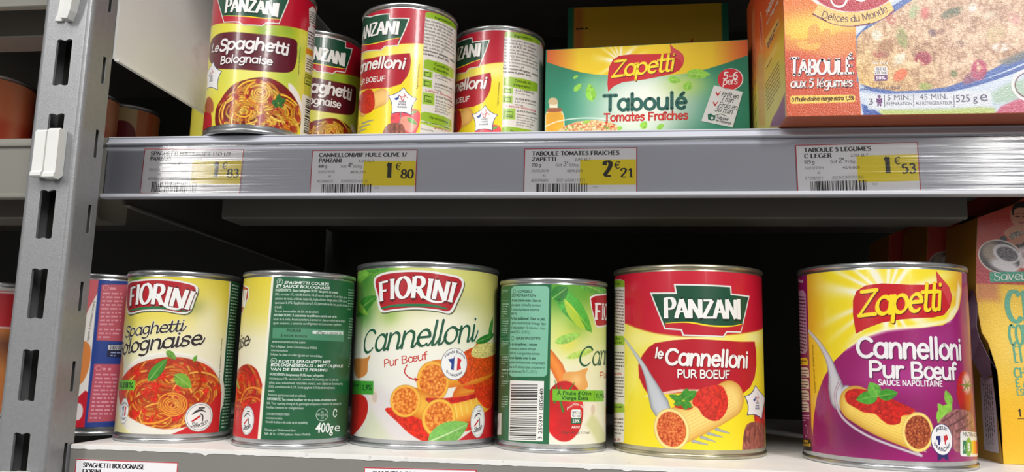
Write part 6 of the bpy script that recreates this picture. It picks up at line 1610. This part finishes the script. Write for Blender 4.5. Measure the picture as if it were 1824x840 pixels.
def orange_taboule(label, X, Y, W, D, Hh, front=True, z=Z1):
    r = empty('food_carton', (X+W/2, Y+D/2, z), label, 'food box', 'orange cartons')
    carton_body(r, (X, Y, z), np.array([1., 0, 0]), np.array([0, 1., 0]), W, D, Hh, (196, 100, 60), mat=MAT_CARTON_GRAIN)
    if front:
        s = Flat((X, Y-.12, z), (1, 0, 0), (0, 0, 1)).zoom(1330, 0, 3.36)
        cv = Canvas(s, .4, W-.4, .4, Hh-.4, .38, (214, 96, 40))
        k = fbm(cv.U*.05, cv.V*.05, 3)
        cv.vgrad([(0, (196, 78, 30)), (20, (200, 70, 34)), (34, (198, 62, 40)), (48, (214, 90, 40)), (58, (222, 130, 50)), (72, (220, 110, 40)), (100, (216, 100, 34))])
        cv.glow(s.p(420, 170), 22, (240, 206, 70), .95, 9); cv.glow(s.p(300, 200), 10, (238, 200, 60), .8, 8); cv.glow(s.p(560, 130), 18, (240, 204, 90), .8, 6); cv.glow(s.p(520, 290), 14, (234, 170, 100), .6, 10)
        # citadel silhouettes
        cv.poly([s.p(*q) for q in ((222, 300), (222, 212), (260, 206), (262, 236), (300, 232), (330, 240), (366, 232), (368, 170), (384, 150), (400, 148), (404, 138), (418, 138), (424, 150), (440, 172), (440, 205), (470, 170), (500, 176), (502, 215), (560, 190), (640, 196), (660, 190), (660, 330), (440, 330), (300, 300))], (220, 134, 60), .55)
        cv.poly([s.p(*q) for q in ((300, 260), (356, 242), (372, 262), (430, 256), (440, 280), (400, 300), (330, 290))], (236, 180, 80), .8, sm=True)
        # picture panel
        bnd = [s.p(658, 150), s.p(690, 140), s.p(760, 100), s.p(900, 30), s.p(1000, -20)]
        pic = [s.p(654, 120), s.p(658, 300), s.p(670, 480), s.p(686, 688), (W+2, -2), (W+2, Hh+2), s.p(880, -300), s.p(700, -300)]
        cv.poly(pic, lambda U, V: np.array([196, 206, 222.])*(0.95+.1*vnoise(U*.05, V*.05, 5)[..., None]))
        plate = [(655, 215), (640, 330), (660, 490), (720, 530), (800, 548), (950, 556), (1100, 548), (1250, 520), (1400, 480), (1520, 436), (1700, 360), (2300, 0), (2100, -400), (1200, -300), (1000, -40), (880, 30), (740, 130)]
        cv.poly([s.p(*q) for q in plate if q[0] > 650]+[], (66, 98, 166)); 
        cous = [(660, 230), (656, 400), (672, 500), (760, 526), (900, 546), (1050, 540), (1200, 520), (1350, 470), (1480, 410), (1600, 345), (1800, 240), (2300, -60), (2100, -500), (1300, -260), (1060, -40), (960, 20), (860, 90), (740, 160), (690, 190)]
        cv.poly([s.p(*q) for q in cous], couscous(7, lambda U, V: (1-np.abs(U-36)/60)*np.clip(1.1-V/60, 0, 1)))
        cv.poly([s.p(*q) for q in ((1500, 370), (1660, 300), (1900, 200), (1900, 260), (1660, 355), (1560, 390))], (110, 110, 104), .8, soft=2)
        bits = [((1055, 350), 44, 40, (150, 34, 58)), ((920, 448), 42, 28, (222, 96, 50)), ((1390, 420), 60, 40, (170, 50, 88)), ((780, 212), 32, 26, (216, 212, 196)), ((1004, 60), 24, 52, (164, 176, 130)), ((1230, 76), 60, 24, (86, 92, 66)), ((1350, 46), 28, 22, (220, 214, 206)), ((930, 226), 66, 28, (148, 146, 90)),
                ((914, 350), 26, 40, (222, 214, 190)), ((1520, 284), 44, 24, (224, 212, 204)), ((1110, 196), 20, 22, (110, 80, 84)), ((1070, 80), 36, 22, (196, 104, 96)), ((860, 110), 40, 26, (176, 96, 84)), ((1280, 262), 22, 16, (120, 90, 84)), ((1160, 190), 26, 14, (140, 96, 80)), ((830, 290), 60, 40, (160, 112, 76)), ((1240, 440), 20, 16, (100, 110, 60)),
                ((1490, 200), 44, 60, (196, 168, 128)), ((1070, 516), 34, 20, (140, 156, 70)), ((1340, 470), 50, 26, (132, 74, 104)), ((920, 300), 20, 14, (180, 110, 80)), ((1600, 110), 40, 30, (206, 150, 140)), ((800, 330), 40, 20, (170, 90, 74)), ((1450, 90), 36, 18, (216, 196, 170))]
        for i, (c, rx, ry, col) in enumerate(bits):
            col = np.asarray(col, float)
            cv.ell(s.p(*c), s.mm(rx), s.mm(ry), lambda U, V, col=col: col*(0.85+.35*fbm(U*.5, V*.5, 9)[..., None]), .9, soft=1.2, rot=i*.7, tex=lambda U, V, i=i: np.clip((fbm(U*.4, V*.4, i+60)-.22)*6, 0, 1))
        # below the plate: pale cloth, green and pink
        cv.stroke(smooth([s.p(*q) for q in ((690, 540), (900, 565), (1100, 556), (1300, 520), (1500, 462), (1680, 392), (1900, 300))], 6), s.mm(22), (62, 92, 162))
        cv.poly([s.p(*q) for q in ((780, 690), (800, 655), (1000, 655), (1200, 652), (1400, 640), (1480, 645), (1500, 690))], (176, 190, 96), .9, soft=2)
        cv.poly([s.p(*q) for q in ((1480, 690), (1520, 640), (1600, 600), (1700, 570), (1900, 640), (1900, 700))], (190, 70, 100), .9, soft=1.5); cv.poly([s.p(*q) for q in ((1460, 560), (1560, 500), (1700, 460), (1700, 560), (1560, 610), (1480, 620))], (160, 186, 160), .8, soft=3)
        cv.poly([s.p(*q) for q in ((686, 620), (740, 640), (820, 690), (700, 692))], (50, 84, 160)); cv.stroke([s.p(700, 560), s.p(900, 600), s.p(1200, 610)], 5, (214, 220, 232), alpha=.7)
        cv.poly([s.p(*q) for q in ((722, 566), (1462, 540), (1464, 632), (726, 656))], (214, 216, 222), .88)
        cv.poly([s.p(*q) for q in ((260, 580), (272, 572), (640, 566), (650, 574), (650, 604), (640, 610), (272, 622), (262, 616))], (238, 200, 90))
        # oval shop mark and banner
        cv.ell(s.p(640, -90), s.mm(262), s.mm(172), (232, 226, 222)); cv.ell(s.p(640, -90), s.mm(238), s.mm(160), (176, 24, 52))
        L = cv.sheet('front_panel', MAT_CARTON_GRAIN, r)
        pr = Print(s, 1)
        top = smooth([s.p(*q) for q in ((432, 22), (520, 60), (620, 74), (720, 64), (800, 38), (856, 8))], 5); bot = smooth([s.p(*q) for q in ((396, 84), (500, 136), (620, 156), (740, 140), (820, 108), (884, 62))], 5)
        for k in range(len(top)-1): pr.poly([top[k], top[k+1], bot[k+1], bot[k]], (232, 190, 110), 0)
        pr.line(bot, .9, (120, 40, 80), 0)
        pen(pr, 'Délices du Monde', s.p(442, 104), s.p(850, 66), s.mm(38), (84, 40, 60), weight=.10, contrast=.5, serif=True, layer=2, bend=-s.mm(44))
        pr.line(smooth([s.p(*q) for q in ((490, -30), (520, 28), (560, 40), (590, 20), (600, -30), (570, -60))], 5), [.6, 1.4, 1.2, .8], (236, 232, 230), 1); pr.line(smooth([s.p(*q) for q in ((560, -20), (640, -10), (690, 6), (730, -30), (700, -60))], 5), [.8, 1.3, 1, .6], (236, 232, 230), 1)
        pr.done('logo', L, MAT_CARTON_GRAIN)
        pr = Print(s, 2); O = ((.1, (120, 50, 80), .35, -.3),)
        pen(pr, 'TABOULÉ', s.p(258, 448), s.p(640, 438), s.mm(92), (232, 228, 226), weight=.12, contrast=.8, slant=.05, layer=2, outlines=O, track=.0, grow=(1.08, .9, .9, .9, .9, .92, .95))
        pen(pr, 'aux 5 légumes', s.p(262, 524), s.p(634, 516), s.mm(48), (232, 228, 226), weight=.12, contrast=.8, slant=.08, layer=2, outlines=((.2, (130, 50, 50), .3, -.3),))
        pen(pr, "à l'huile d'olive vierge extra 1,5%", s.p(268, 606), s.p(642, 596), s.mm(22), (90, 30, 30), weight=.12, contrast=.8, slant=.15, layer=2)
        pr.done('product_name', L, MAT_CARTON)
        pr = Print(s, 1); DK = (70, 44, 84)
        txt(pr, 'Pour 175 g', s.p(750, 384), s.p(844, 382), s.mm(17), (240, 236, 230), .01); pr.poly([s.p(*q) for q in ((764, 404), (776, 396), (832, 396), (842, 404), (842, 448), (766, 448))], (226, 222, 218), 0)
        txt(pr, '866 kJ', s.p(772, 420), s.p(830, 420), s.mm(18), DK, .01, 1); txt(pr, '205 kcal', s.p(768, 442), s.p(838, 442), s.mm(18), DK, .01, 1); pr.poly([s.p(*q) for q in ((766, 450), (842, 448), (842, 482), (766, 486))], (104, 40, 110), 0); txt(pr, '10%', s.p(778, 476), s.p(830, 474), s.mm(18), (236, 232, 236), .02, 1)
        txt(pr, 'A.R.', s.p(788, 508), s.p(816, 508), s.mm(14), DK, .01); txt(pr, '100 g = 495 kJ / 119 kcal', s.p(704, 538), s.p(918, 530), s.mm(17), (60, 60, 110), .01)
        G_ = (84, 74, 104)
        txt(pr, '3', s.p(732, 626), s.p(758, 624), s.mm(34), G_, .005); q = s.p(794, 600); pr.disc(s.p(793, 577), .95, .95, (100, 40, 110), 1)
        pr.poly([s.p(*a) for a in ((776, 590), (810, 588), (812, 612), (806, 612), (804, 636), (796, 636), (794, 616), (790, 636), (782, 636), (782, 612), (776, 612))], (100, 40, 110), 1)
        for x in (824, 998, 1240): pr.line([s.p(x, 568), s.p(x+2, 640)], .35, G_, 1)
        txt(pr, '5 MIN.', s.p(842, 600), s.p(982, 597), s.mm(30), G_, .0); txt(pr, 'PRÉPARATION', s.p(838, 630), s.p(990, 628), s.mm(18), G_, .0); txt(pr, '45 MIN.', s.p(1036, 596), s.p(1202, 592), s.mm(30), G_, .0); txt(pr, 'AU RÉFRIGÉRATEUR', s.p(1010, 627), s.p(1230, 624), s.mm(18), G_, .0)
        txt(pr, '525 g', s.p(1254, 610), s.p(1382, 606), s.mm(40), G_, .01); txt(pr, 'e', s.p(1398, 606), s.p(1444, 604), s.mm(60), G_, .0)
        pr.ring(s.p(1690, 510), s.mm(84), s.mm(84), 1.6, (226, 222, 222), 1); pr.ring(s.p(1690, 510), s.mm(70), s.mm(70), .5, (120, 40, 60), 1)
        pr.done('small_print', L, MAT_CARTON_GRAIN)
        s2 = Flat((X, Y, z-.12), (1, 0, 0), (0, 1, 0))
    # left side panel; u runs from back to front
    s = Flat((X-.12, Y+D, z), (0, -1, 0), (0, 0, 1)).zoom(1320, 0, 3.5)
    cv = Canvas(s, .4, D-.4, .4, Hh-.4, .5, (196, 186, 90))
    cv.vgrad([(0, (206, 196, 110)), (30, (200, 186, 90)), (50, (214, 180, 60)), (62, (216, 130, 50)), (84, (206, 86, 40)), (100, (200, 70, 36))])
    if front:
        cv.poly([s.p(*q) for q in ((272, 580), (278, 790), (180, 790), (196, 740), (230, 680), (256, 620))], (122, 44, 112), soft=2)
        cv.poly([s.p(*q) for q in ((106, 330), (140, 330), (150, 790), (110, 790))], (206, 150, 80), .8, soft=3)
        cv.ell(s.p(125, 195), s.mm(30)*1.4, s.mm(120), (216, 170, 120)); cv.ell(s.p(125, 190), s.mm(20)*1.4, s.mm(100), (176, 30, 50))
        for a_ in (((150, 250), (232, 110), (240, 150), (160, 300)), ((150, 400), (222, 262), (228, 300), (156, 440))): cv.poly([s.p(*q) for q in a_], (222, 190, 110), .7)
        L = cv.sheet('side_panel', MAT_CARTON, r)
        pr = Print(s, 1)
        pen(pr, 'TABOULÉ', s.p(158, 112), s.p(222, -30), s.mm(40), (230, 220, 210), weight=.12, layer=2); pen(pr, 'aux 5 légumes', s.p(160, 160), s.p(236, 10), s.mm(22), (230, 220, 210), weight=.12, layer=2)
        dashes(pr, s.p(158, 280), s.p(230, 130), s.p(170, 300), 2, (90, 60, 90), 1, 2); dashes(pr, s.p(156, 420), s.p(224, 290), s.p(160, 436), 1, (150, 60, 40), 1, 4)
        dashes(pr, s.p(150, 520), s.p(236, 370), s.p(160, 700), 8, (120, 90, 60), 1, 5, .3)
        pr.done('small_print', L, MAT_CARTON)
    else:
        cv.ell((30, 96), 9, 20, (206, 110, 70)); L = cv.sheet('side_panel', MAT_CARTON, r)
        pr = Print(s, 1)
        for k in range(6): dashes(pr, (6, 20+k*11), (33, 29+k*11), (6, 13+k*11), 2, (70, 90, 110), 1, k, .3)
        pr.done('small_print', L, MAT_CARTON)

def yellow_box(label, dx, Y, dz, first=True):
    """shelf-ready carton: face wider at the top with a sloping upper edge, red above and yellow below"""
    X0 = 235.5+dx
    r = empty('food_carton', (X0+60, Y+25, 0), label, 'food box', 'yellow and red shelf cartons')
    edge = [(236.2, 0), (236.4, 26.7), (236.2, 54), (235.7, 57.4), (231.8, 73.7), (228.4, 80), (227.2, 91.2), (226.4, 105.3), (228.4, 133), (230.3, 153.2), (250.6, 161), (262, 168), (276, 174), (345, 174), (345, 0)]
    o = np.array([200+dx, Y, 0.0]); out = [np.array([x-200, z if z < 60 else 60+(z-60)*(1+dz/100)]) for x, z in edge]
    D = 50.0
    n = len(out); bm = bmesh.new()
    a = [bm.verts.new((o[0]+q[0], Y, q[1])) for q in out]; b = [bm.verts.new((o[0]+q[0], Y+D, q[1])) for q in out]
    for i in range(n): bm.faces.new((a[i], a[(i+1) % n], b[(i+1) % n], b[i]))
    bm.faces.new(a); bm.faces.new(b[::-1]); bmesh.ops.triangulate(bm, faces=[f for f in bm.faces if len(f.verts) > 4])
    bmesh.ops.recalc_face_normals(bm, faces=bm.faces[:]); bm.verts.index_update()
    v = np.array([tuple(x.co) for x in bm.verts]); f = [[x.index for x in q.verts] for q in bm.faces]; bm.free()
    col = np.where((v[:, 2] > 112)[:, None], lin((150, 96, 24)), lin((190, 150, 56)))
    mesh_obj('carton_body', v, f, MAT_CARTON, r, False, col)
    s = Flat((200+dx, Y-.15, 0), (1, 0, 0), (0, 0, 1))
    P = lambda x, z: np.array([x-200, z])
    cv_s = 0.38 if first else 0.8
    cv = Canvas(s, 26, 144, .5, 173*(1+dz/150), cv_s, (228, 178, 30))
    k = fbm(cv.U*.05, cv.V*.05, 8)[..., None]
    cv.rgb[:] = np.array([226, 180, 40.])*(.94+.12*k); cv.glow((52, 70), 26, (226, 200, 110), .7, 34); cv.glow((40, 20), 30, (226, 172, 16), .8, 26)
    cv.poly([P(220, 111), P(350, 108), P(350, 200), P(220, 200)], lambda U, V: np.array([178, 60, 48.])*(.9+.2*fbm(U*.06, V*.06, 4)[..., None])); cv.poly([P(226, 100), P(240, 100), P(240, 125), P(226, 125)], (168, 70, 96), .5, soft=5)
    if first: s.zoom(1560, 340, 4.667)
    # trumpet player: head, hands, bell
    def E(x, y): return s.p(x, y) if first else None
    if not first:
        base = Flat((200, 546-.15, 0), (1, 0, 0), (0, 0, 1)).zoom(1560, 340, 4.667)
        def E(x, y): return base.p(x, y)
    sc = s.mm(1) if first else base.mm(1)
    skin = (196, 134, 104)
    cv.poly([E(*q) for q in ((1130, 330), (1150, 300), (1190, 290), (1300, 280), (1420, 300), (1500, 420), (1500, 520), (1180, 470))], (62, 40, 44), sm=True)
    cv.ell(E(1206, 205), 72*sc, 92*sc, skin); cv.poly([E(*q) for q in ((1132, 190), (1134, 140), (1160, 100), (1220, 86), (1300, 96), (1300, 150), (1240, 138), (1180, 140), (1150, 160), (1146, 200))], (26, 20, 24), sm=True)
    cv.ell(E(1178, 212), 16*sc, 5*sc, (60, 30, 30)); cv.ell(E(1240, 212), 16*sc, 5*sc, (60, 30, 30)); cv.ell(E(1214, 262), 22*sc, 7*sc, (150, 70, 66))
    cv.stroke([E(1150, 192), E(1196, 188)], 4*sc, (50, 30, 30)); cv.stroke([E(1220, 188), E(1262, 192)], 4*sc, (50, 30, 30))
    cv.poly([E(*q) for q in ((1066, 350), (1100, 310), (1150, 286), (1200, 300), (1250, 290), (1290, 330), (1260, 380), (1180, 410), (1110, 400))], skin, sm=True)
    cv.poly([E(*q) for q in ((1026, 410), (1040, 380), (1080, 376), (1090, 410), (1060, 424))], (40, 30, 36), sm=True)
    gmix = mince_color(6, (40, 30, 30), (120, 100, 84), (220, 206, 180), 1.1); cv.poly([E(*q) for q in ((1110, 370), (1150, 340), (1200, 330), (1230, 350), (1200, 390), (1130, 404))], gmix, sm=True)
    cv.poly([E(*q) for q in ((1090, 420), (1160, 390), (1260, 340), (1300, 330), (1300, 380), (1200, 440), (1140, 450))], (186, 120, 90), .9)
    cv.ell(E(1034, 545), 152*sc, 124*sc, (226, 220, 212), rot=-.25); cv.ell(E(1034, 545), 144*sc, 116*sc, (70, 62, 64), rot=-.25)
    cv.ell(E(960, 500), 60*sc, 70*sc, (180, 160, 140), .8, soft=3); cv.ell(E(1070, 620), 100*sc, 44*sc, (226, 222, 224), .9, soft=2, rot=-.3); cv.ell(E(1085, 520), 96*sc, 66*sc, (206, 200, 204), rot=-.4); cv.ell(E(1092, 524), 76*sc, 50*sc, (64, 60, 68), rot=-.4, tex=lambda U, V: .6+.4*vnoise(U, V, 3))
    cv.poly([E(*q) for q in ((1190, 470), (1300, 440), (1400, 440), (1400, 640), (1200, 640), (1190, 560))], lambda U, V: np.array([206, 198, 200.])*(.75+.4*vnoise(U*.5, V*.5, 8)[..., None]), .9)
    cv.poly([E(*q) for q in ((944, 674), (1500, 662), (1500, 750), (952, 756))], (64, 152, 126))
    # keep only what lies inside the outline
    msk = cv.full_mask([q for q in out])
    L = cut_sheet(cv, 'front_panel', MAT_CARTON_GRAIN if first else MAT_CARTON, r, msk)
    if first:
        pr = Print(s, 2)
        pen(pr, "Saveurs d'ici", s.p(976, 742), s.p(1560, 726), s.mm(56), (222, 226, 214), weight=.10, contrast=.5, slant=.15, cursive=True, layer=1)
        s.zoom(1660, 560, 3.0)
        T = (92, 158, 130)
        for t, x0, x1, y, h, wt in (('CHILI', 402, 735, 38, 142, .12), ('CON', 416, 532, 162, 92, .09), ('ET', 442, 492, 256, 74, .09), ('CHILI', 440, 560, 336, 44, .13), ('E A', 448, 520, 386, 34, .14), ('ESPAGNE', 454, 600, 430, 28, .12)):
            pen(pr, t, s.p(x0, y), s.p(x1, y-2), s.mm(h), T if y > -50 else T, weight=wt, contrast=.6, pang=0, serif=True, layer=1)
        pen(pr, '1', s.p(462, 542), s.p(482, 542), s.mm(30), (60, 44, 40), weight=.14, layer=1); pr.line([s.p(460, 556), s.p(520, 555)], .4, (60, 44, 40), 1)
        pr.done('lettering', L, MAT_CARTON_GRAIN)
        # torn purple flap and pale side strip with bar code
        bm = bmesh.new(); F = [(228.4, 112), (226.2, 96), (225.0, 84), (226.5, 76), (230.5, 66), (235.6, 56.5)]; prev = None
        for i, (x, z) in enumerate(F):
            t = i/(len(F)-1); q = [bm.verts.new((x+.4+dx, Y-.2, z)), bm.verts.new((x-4.2*math.sin(math.pi*min(t*1.1, 1))-1.2+dx, Y+6+10*t, z-2-3*t+1.2*math.sin(i*2.1))), bm.verts.new((x-3.2*math.sin(math.pi*min(t*1.1, 1))-.4+dx, Y+7+10*t, z-2-3*t+1.2*math.sin(i*2.1))), bm.verts.new((x+1.0+dx, Y+.6, z))]
            if prev:
                for j in range(4): bm.faces.new((prev[j], prev[(j+1) % 4], q[(j+1) % 4], q[j]))
            prev = q
        bm_obj('torn_flap', bm, MAT_PURPLE, r, label='torn purple grey flap on the left edge')
        ss = Flat((236.0+dx-.25, Y+30, 0), (0, -1, 0), (0, 0, 1)); pr = Print(ss, 1)
        pr.rect(6, 6, 26, 52, (206, 200, 204), 0); dashes(pr, (9, 48), (9, 10), (23, 48), 5, (90, 80, 90), 1, 4, .35); pr.done('side_label', r, MAT_PAPER)
    else:
        s3 = Flat((200+dx, Y-.15, 0), (1, 0, 0), (0, 0, 1)); pr = Print(s3, 2)
        pen(pr, 'CHI', (39, 66), (62, 66), 13, (92, 158, 130), weight=.2, contrast=.6, pang=0, serif=True, layer=1); dashes(pr, (40, 60), (64, 60), (40, 46), 4, (70, 56, 40), 0, 5, .5); pr.rect(40, 14, 56, 20, (50, 50, 44), 0); dashes(pr, (40, 40), (60, 40), (40, 24), 3, (70, 56, 40), 0, 8, .5)
        pr.done('lettering', L, MAT_CARTON)

def cut_sheet(cv, name, mat, parent, msk):
    U, V = cv.U, cv.V; h, w_ = U.shape
    v = cv.surf.xyz(U, V, 0).reshape(-1, 3)
    i = np.arange((h-1)*(w_-1)); r, c = i//(w_-1), i % (w_-1); a = r*w_+c
    m = msk.reshape(-1); f = np.stack([a, a+1, a+w_+1, a+w_], 1)
    keep = (m[f] > .4).all(1)
    return mesh_obj(name, v, f[keep], mat, parent, False, lin(np.clip(cv.rgb, 0, 255)).reshape(-1, 3))

# ------------------------------------------------------------------ price cards
def price_card(label, x, z, tilt, Y, title, maker, unit, grams, each, date, code, ean, mult, price, four='4S/0,250', title_w=56, maker_w=16, W=71.0, Hh=31.2, fade=0):
    a = math.radians(tilt); ux = np.array([math.cos(a), 0, math.sin(a)]); uz = np.array([-math.sin(a), 0, math.cos(a)])
    o = np.array([x, Y, z], float); c = o+ux*W/2
    r = empty('price_card', (c[0], c[1], c[2]), label, 'price card', 'price cards in the rails')
    bm = bmesh.new(); add_box(bm, 0, W, 0, .25, 0, Hh)
    for v in bm.verts: v.co = o+ux*v.co.x+np.array([0, 1., 0])*v.co.y+uz*v.co.z
    bm.verts.index_update(); vv = [tuple(q.co) for q in bm.verts]; ff = [[q.index for q in f.verts] for f in bm.faces]; bm.free()
    mesh_obj('card', vv, ff, MAT_PAPER, r, False, np.tile(lin((246, 244, 248)), (len(vv), 1)))
    s = Flat(o, ux, uz); pr = Print(s, 1)
    RED = (190, 40, 52)
    for q in ((0, 0, W, .55), (0, Hh-.55, W, Hh), (0, 0, .55, Hh), (W-.55, 0, W, Hh)): pr.rect(*q, RED, 0)
    pr.rect(35.5, 7.4, W-.7, 23.6, (252, 228, 20), 0)
    for k in range(26):
        t = k*W/26; pr.rect(t, Hh-.62, t+.9, Hh-.5, (236, 214, 214), 1); pr.rect(t, .5, t+.9, .62, (236, 214, 214), 1)
    pr.done('card_border', r, MAT_PAPER)
    pr = Print(s, 2); K = (36, 36, 40)
    pen(pr, title, (5, 26.6), (5+title_w, 26.6), 2.5, K, weight=.20, contrast=.42, pang=8, serif=True, layer=0, track=.03)
    pen(pr, maker, (5, 22.9), (5+maker_w, 22.9), 2.5, K, weight=.20, contrast=.42, pang=8, serif=True, layer=0, track=.03)
    txt(pr, unit, (32, 23.0), (42.5, 23.0), 1.7, (70, 70, 74), 0, 0)
    if grams: pen(pr, grams, (4.8, 19.4), (10.8, 19.4), 1.9, K, weight=.14, contrast=.5, layer=0)
    pen(pr, 'Soit', (20, 19.4), (24, 19.4), 1.7, (90, 90, 94), weight=.09, contrast=.5, layer=0); pen(pr, each[0], (25.0, 19.6), (27.0, 19.6), 3.0, (80, 80, 84), weight=.1, contrast=.5, layer=0); pen(pr, '€', (27.2, 21.2), (28.2, 21.2), 1.3, (80, 80, 84), weight=.1, layer=0); pen(pr, each[1], (28.6, 19.3), (34.4, 19.3), 1.7, (90, 90, 94), weight=.09, contrast=.5, layer=0)
    pen(pr, date, (4.8, 15.8), (16, 15.8), 1.6, (110, 110, 114), weight=.09, contrast=.6, layer=0); txt(pr, four, (27, 15.6), (37, 15.6), 1.6, (60, 60, 64), 0, 0); pen(pr, '42', (12, 13.0), (14, 13.0), 1.2, (90, 90, 94), weight=.09, layer=0)
    pen(pr, code, (4.6, 9.5), (15.6, 9.5), 1.75, (90, 90, 94), weight=.09, contrast=.5, layer=0); pen(pr, ean, (20.4, 9.5), (39, 9.5), 1.75, (90, 90, 94), weight=.09, contrast=.5, layer=0)
    pen(pr, mult, (43.5, 5.3), (46.5, 5.3), 1.3, (120, 120, 124), weight=.08, contrast=.6, serif=True, layer=0)
    pr.done('card_text', r, MAT_PAPER)
    pr = Print(s, 2); B = (34, 30, 20)
    pen(pr, price[0], (50, 12.8), (55.6, 12.8), 9.6, B, weight=.20, contrast=.35, pang=5, serif=True, layer=0); pen(pr, '€', (57.0, 17.8), (60.6, 17.8), 4.4, B, weight=.12, contrast=.5, layer=0); pen(pr, price[1], (60.6, 12.2), (69.2, 12.2), 5.6, B, weight=.17, contrast=.4, pang=5, serif=True, layer=0)
    pr.done('price', r, MAT_PAPER)
    pr = Print(s, 2); barcode(pr, (8, 1.4), (33.5, 0), (0, 7.0), (40, 40, 44), seed=len(ean)+int(code[-2:]), n=52, layer=0); pr.done('barcode', r, MAT_PAPER)
# ------------------------------------------------------------------ everything on the shelves
can_spaghetti_front()
can_spaghetti_back()
can_cannelloni_front()
can_cannelloni_side()
can_panzani_large()
can_zapetti_large()
can_panzani_spaghetti('foremost spaghetti can at the left of the upper shelf, cut by the top edge', GX, GY)
can_panzani_spaghetti('spaghetti can half hidden between the two front cans of the upper shelf', -245.0, 619.0, du=13.0, step=.5)
can_panzani_spaghetti('can behind the foremost spaghetti can, only a sliver at its left showing', -322.0, 636.0, du=48.0, step=.7)
can_panzani_cannelloni('foremost cannelloni can of the upper shelf, between the spaghetti and another cannelloni can', HX, HY)
can_panzani_cannelloni('cannelloni can on the upper shelf set further back, next to the green carton', -93.9, 621.7, du=-7.0)
can_blue_pink()
L, s = simple_can('orange can with pale rim at the far left of the upper level', -636.0, 715.0, Z1, S99, p_orange)
L, s = simple_can('plain orange can just showing at the right edge of the upright', -541.0, 735.0, Z1, S73, p_orange)
L, s = simple_can('cream and orange striped can with a dark red round mark, behind the upright', -543.6, 815.0, Z1, (36.5, 118.0), p_cream)
L, s = simple_can('red and brown can at the lower far left edge, left of the upright', -513.0, 618.0, 0, S73, p_red)
pr = Print(s, 2); pen(pr, 'la', (20, 90), (30, 90), 9, (232, 226, 222), weight=.12, slant=.3, cursive=True, layer=0); pen(pr, '9', (18, 74), (32, 74), 14, (232, 226, 222), weight=.14, slant=.35, layer=0); pr.done('lettering', L, MAT_INK)

small_taboule('green and yellow carton with a sunburst lying lengthwise on the upper shelf', math.radians(-3.8), (-54.3, 600.0, Z1), 151.6, 48, 93.4)
small_taboule('tall shaded carton with a plain yellow upper front, behind the green and yellow carton', 0.0, (-45.0, 720.0, Z1), 146.5, 60, 181.5, full=False)
orange_taboule('big orange carton with a picture of couscous, hanging over the edge of the upper shelf', 99.6, 478.0, 212, 98, 150)
orange_taboule('second orange carton standing directly behind the big orange one', 100.6, 578.0, 212, 36, 128, front=False)
yellow_box('yellow and red carton with a trumpet player at the right end of the lower row', 0, 546.0, 0)
yellow_box('shaded red carton second in the row behind the trumpet carton', -9.0, 604.0, 8, False)
yellow_box('dark red carton deepest in the row behind the trumpet carton', -17.0, 662.0, 7, False)

CY = 499.6
price_card('price card reading 1,83 under the spaghetti cans', -317.6, 161.4, -1.2, CY, 'SPAGHETTI BOLOGNAISE H.O 1/2', 'PANZANI', '2,00 ELT', '', ('4', '58/kg'), '20/02/2018', '40246206', '3038352890304', 'X12', ('1', '83'), title_w=57, maker_w=15)
price_card('price card reading 1,80 under the cannelloni cans', -198.6, 158.9, -.2, CY, 'CANNELLONI/BF HUILE OLIVE 1/', 'PANZANI', '3,00 ELT', '400 g', ('4', '50/kg'), '20/02/2018', '40246032', '3038352910101', 'X12', ('1', '80'), title_w=59, maker_w=15.5)
price_card('price card reading 2,21 under the green and yellow carton', -57.8, 158.5, 0, CY, 'TABOULE TOMATES FRAICHES', 'ZAPETTI', '2,00 ELT', '730 g', ('3', '03/kg'), '20/02/2018', '40249005', '3021690011371', 'X8', ('2', '21'), title_w=55, maker_w=15.5)
price_card('price card reading 1,53 under the big orange carton, half lost in glare', 109.2, 158.9, .9, CY, 'TABOULE 5 LEGUMES', 'C.LEGER', '2,00 ELT', '525 g', ('2', '91/kg'), '19/11/2016', '17396921', '3250392286', 'X12', ('1', '53'), four='4S/0,000', title_w=39, maker_w=16)
price_card('price card for spaghetti bolognaise, leftmost card of the lower rail', -324.6, -39.8, .3, 470.6, 'SPAGHETTI BOLOGNAISE', 'FIORINI', '4,00 ELT', '400 g', ('2', '70/kg'), '20/02/2018', '40246100', '3250391885600', 'X12', ('1', '08'), title_w=40, maker_w=12, W=66)
price_card('price card for cannelloni in the lower rail, cut by the bottom edge', -143.6, -37.9, 1.0, 470.6, 'CANNELLONI', 'FIORINI', '4,00 ELT', '800 g', ('1', '99/kg'), '20/02/2018', '40246101', '3250391885640', 'X12', ('1', '59'), title_w=26, maker_w=12, W=66)
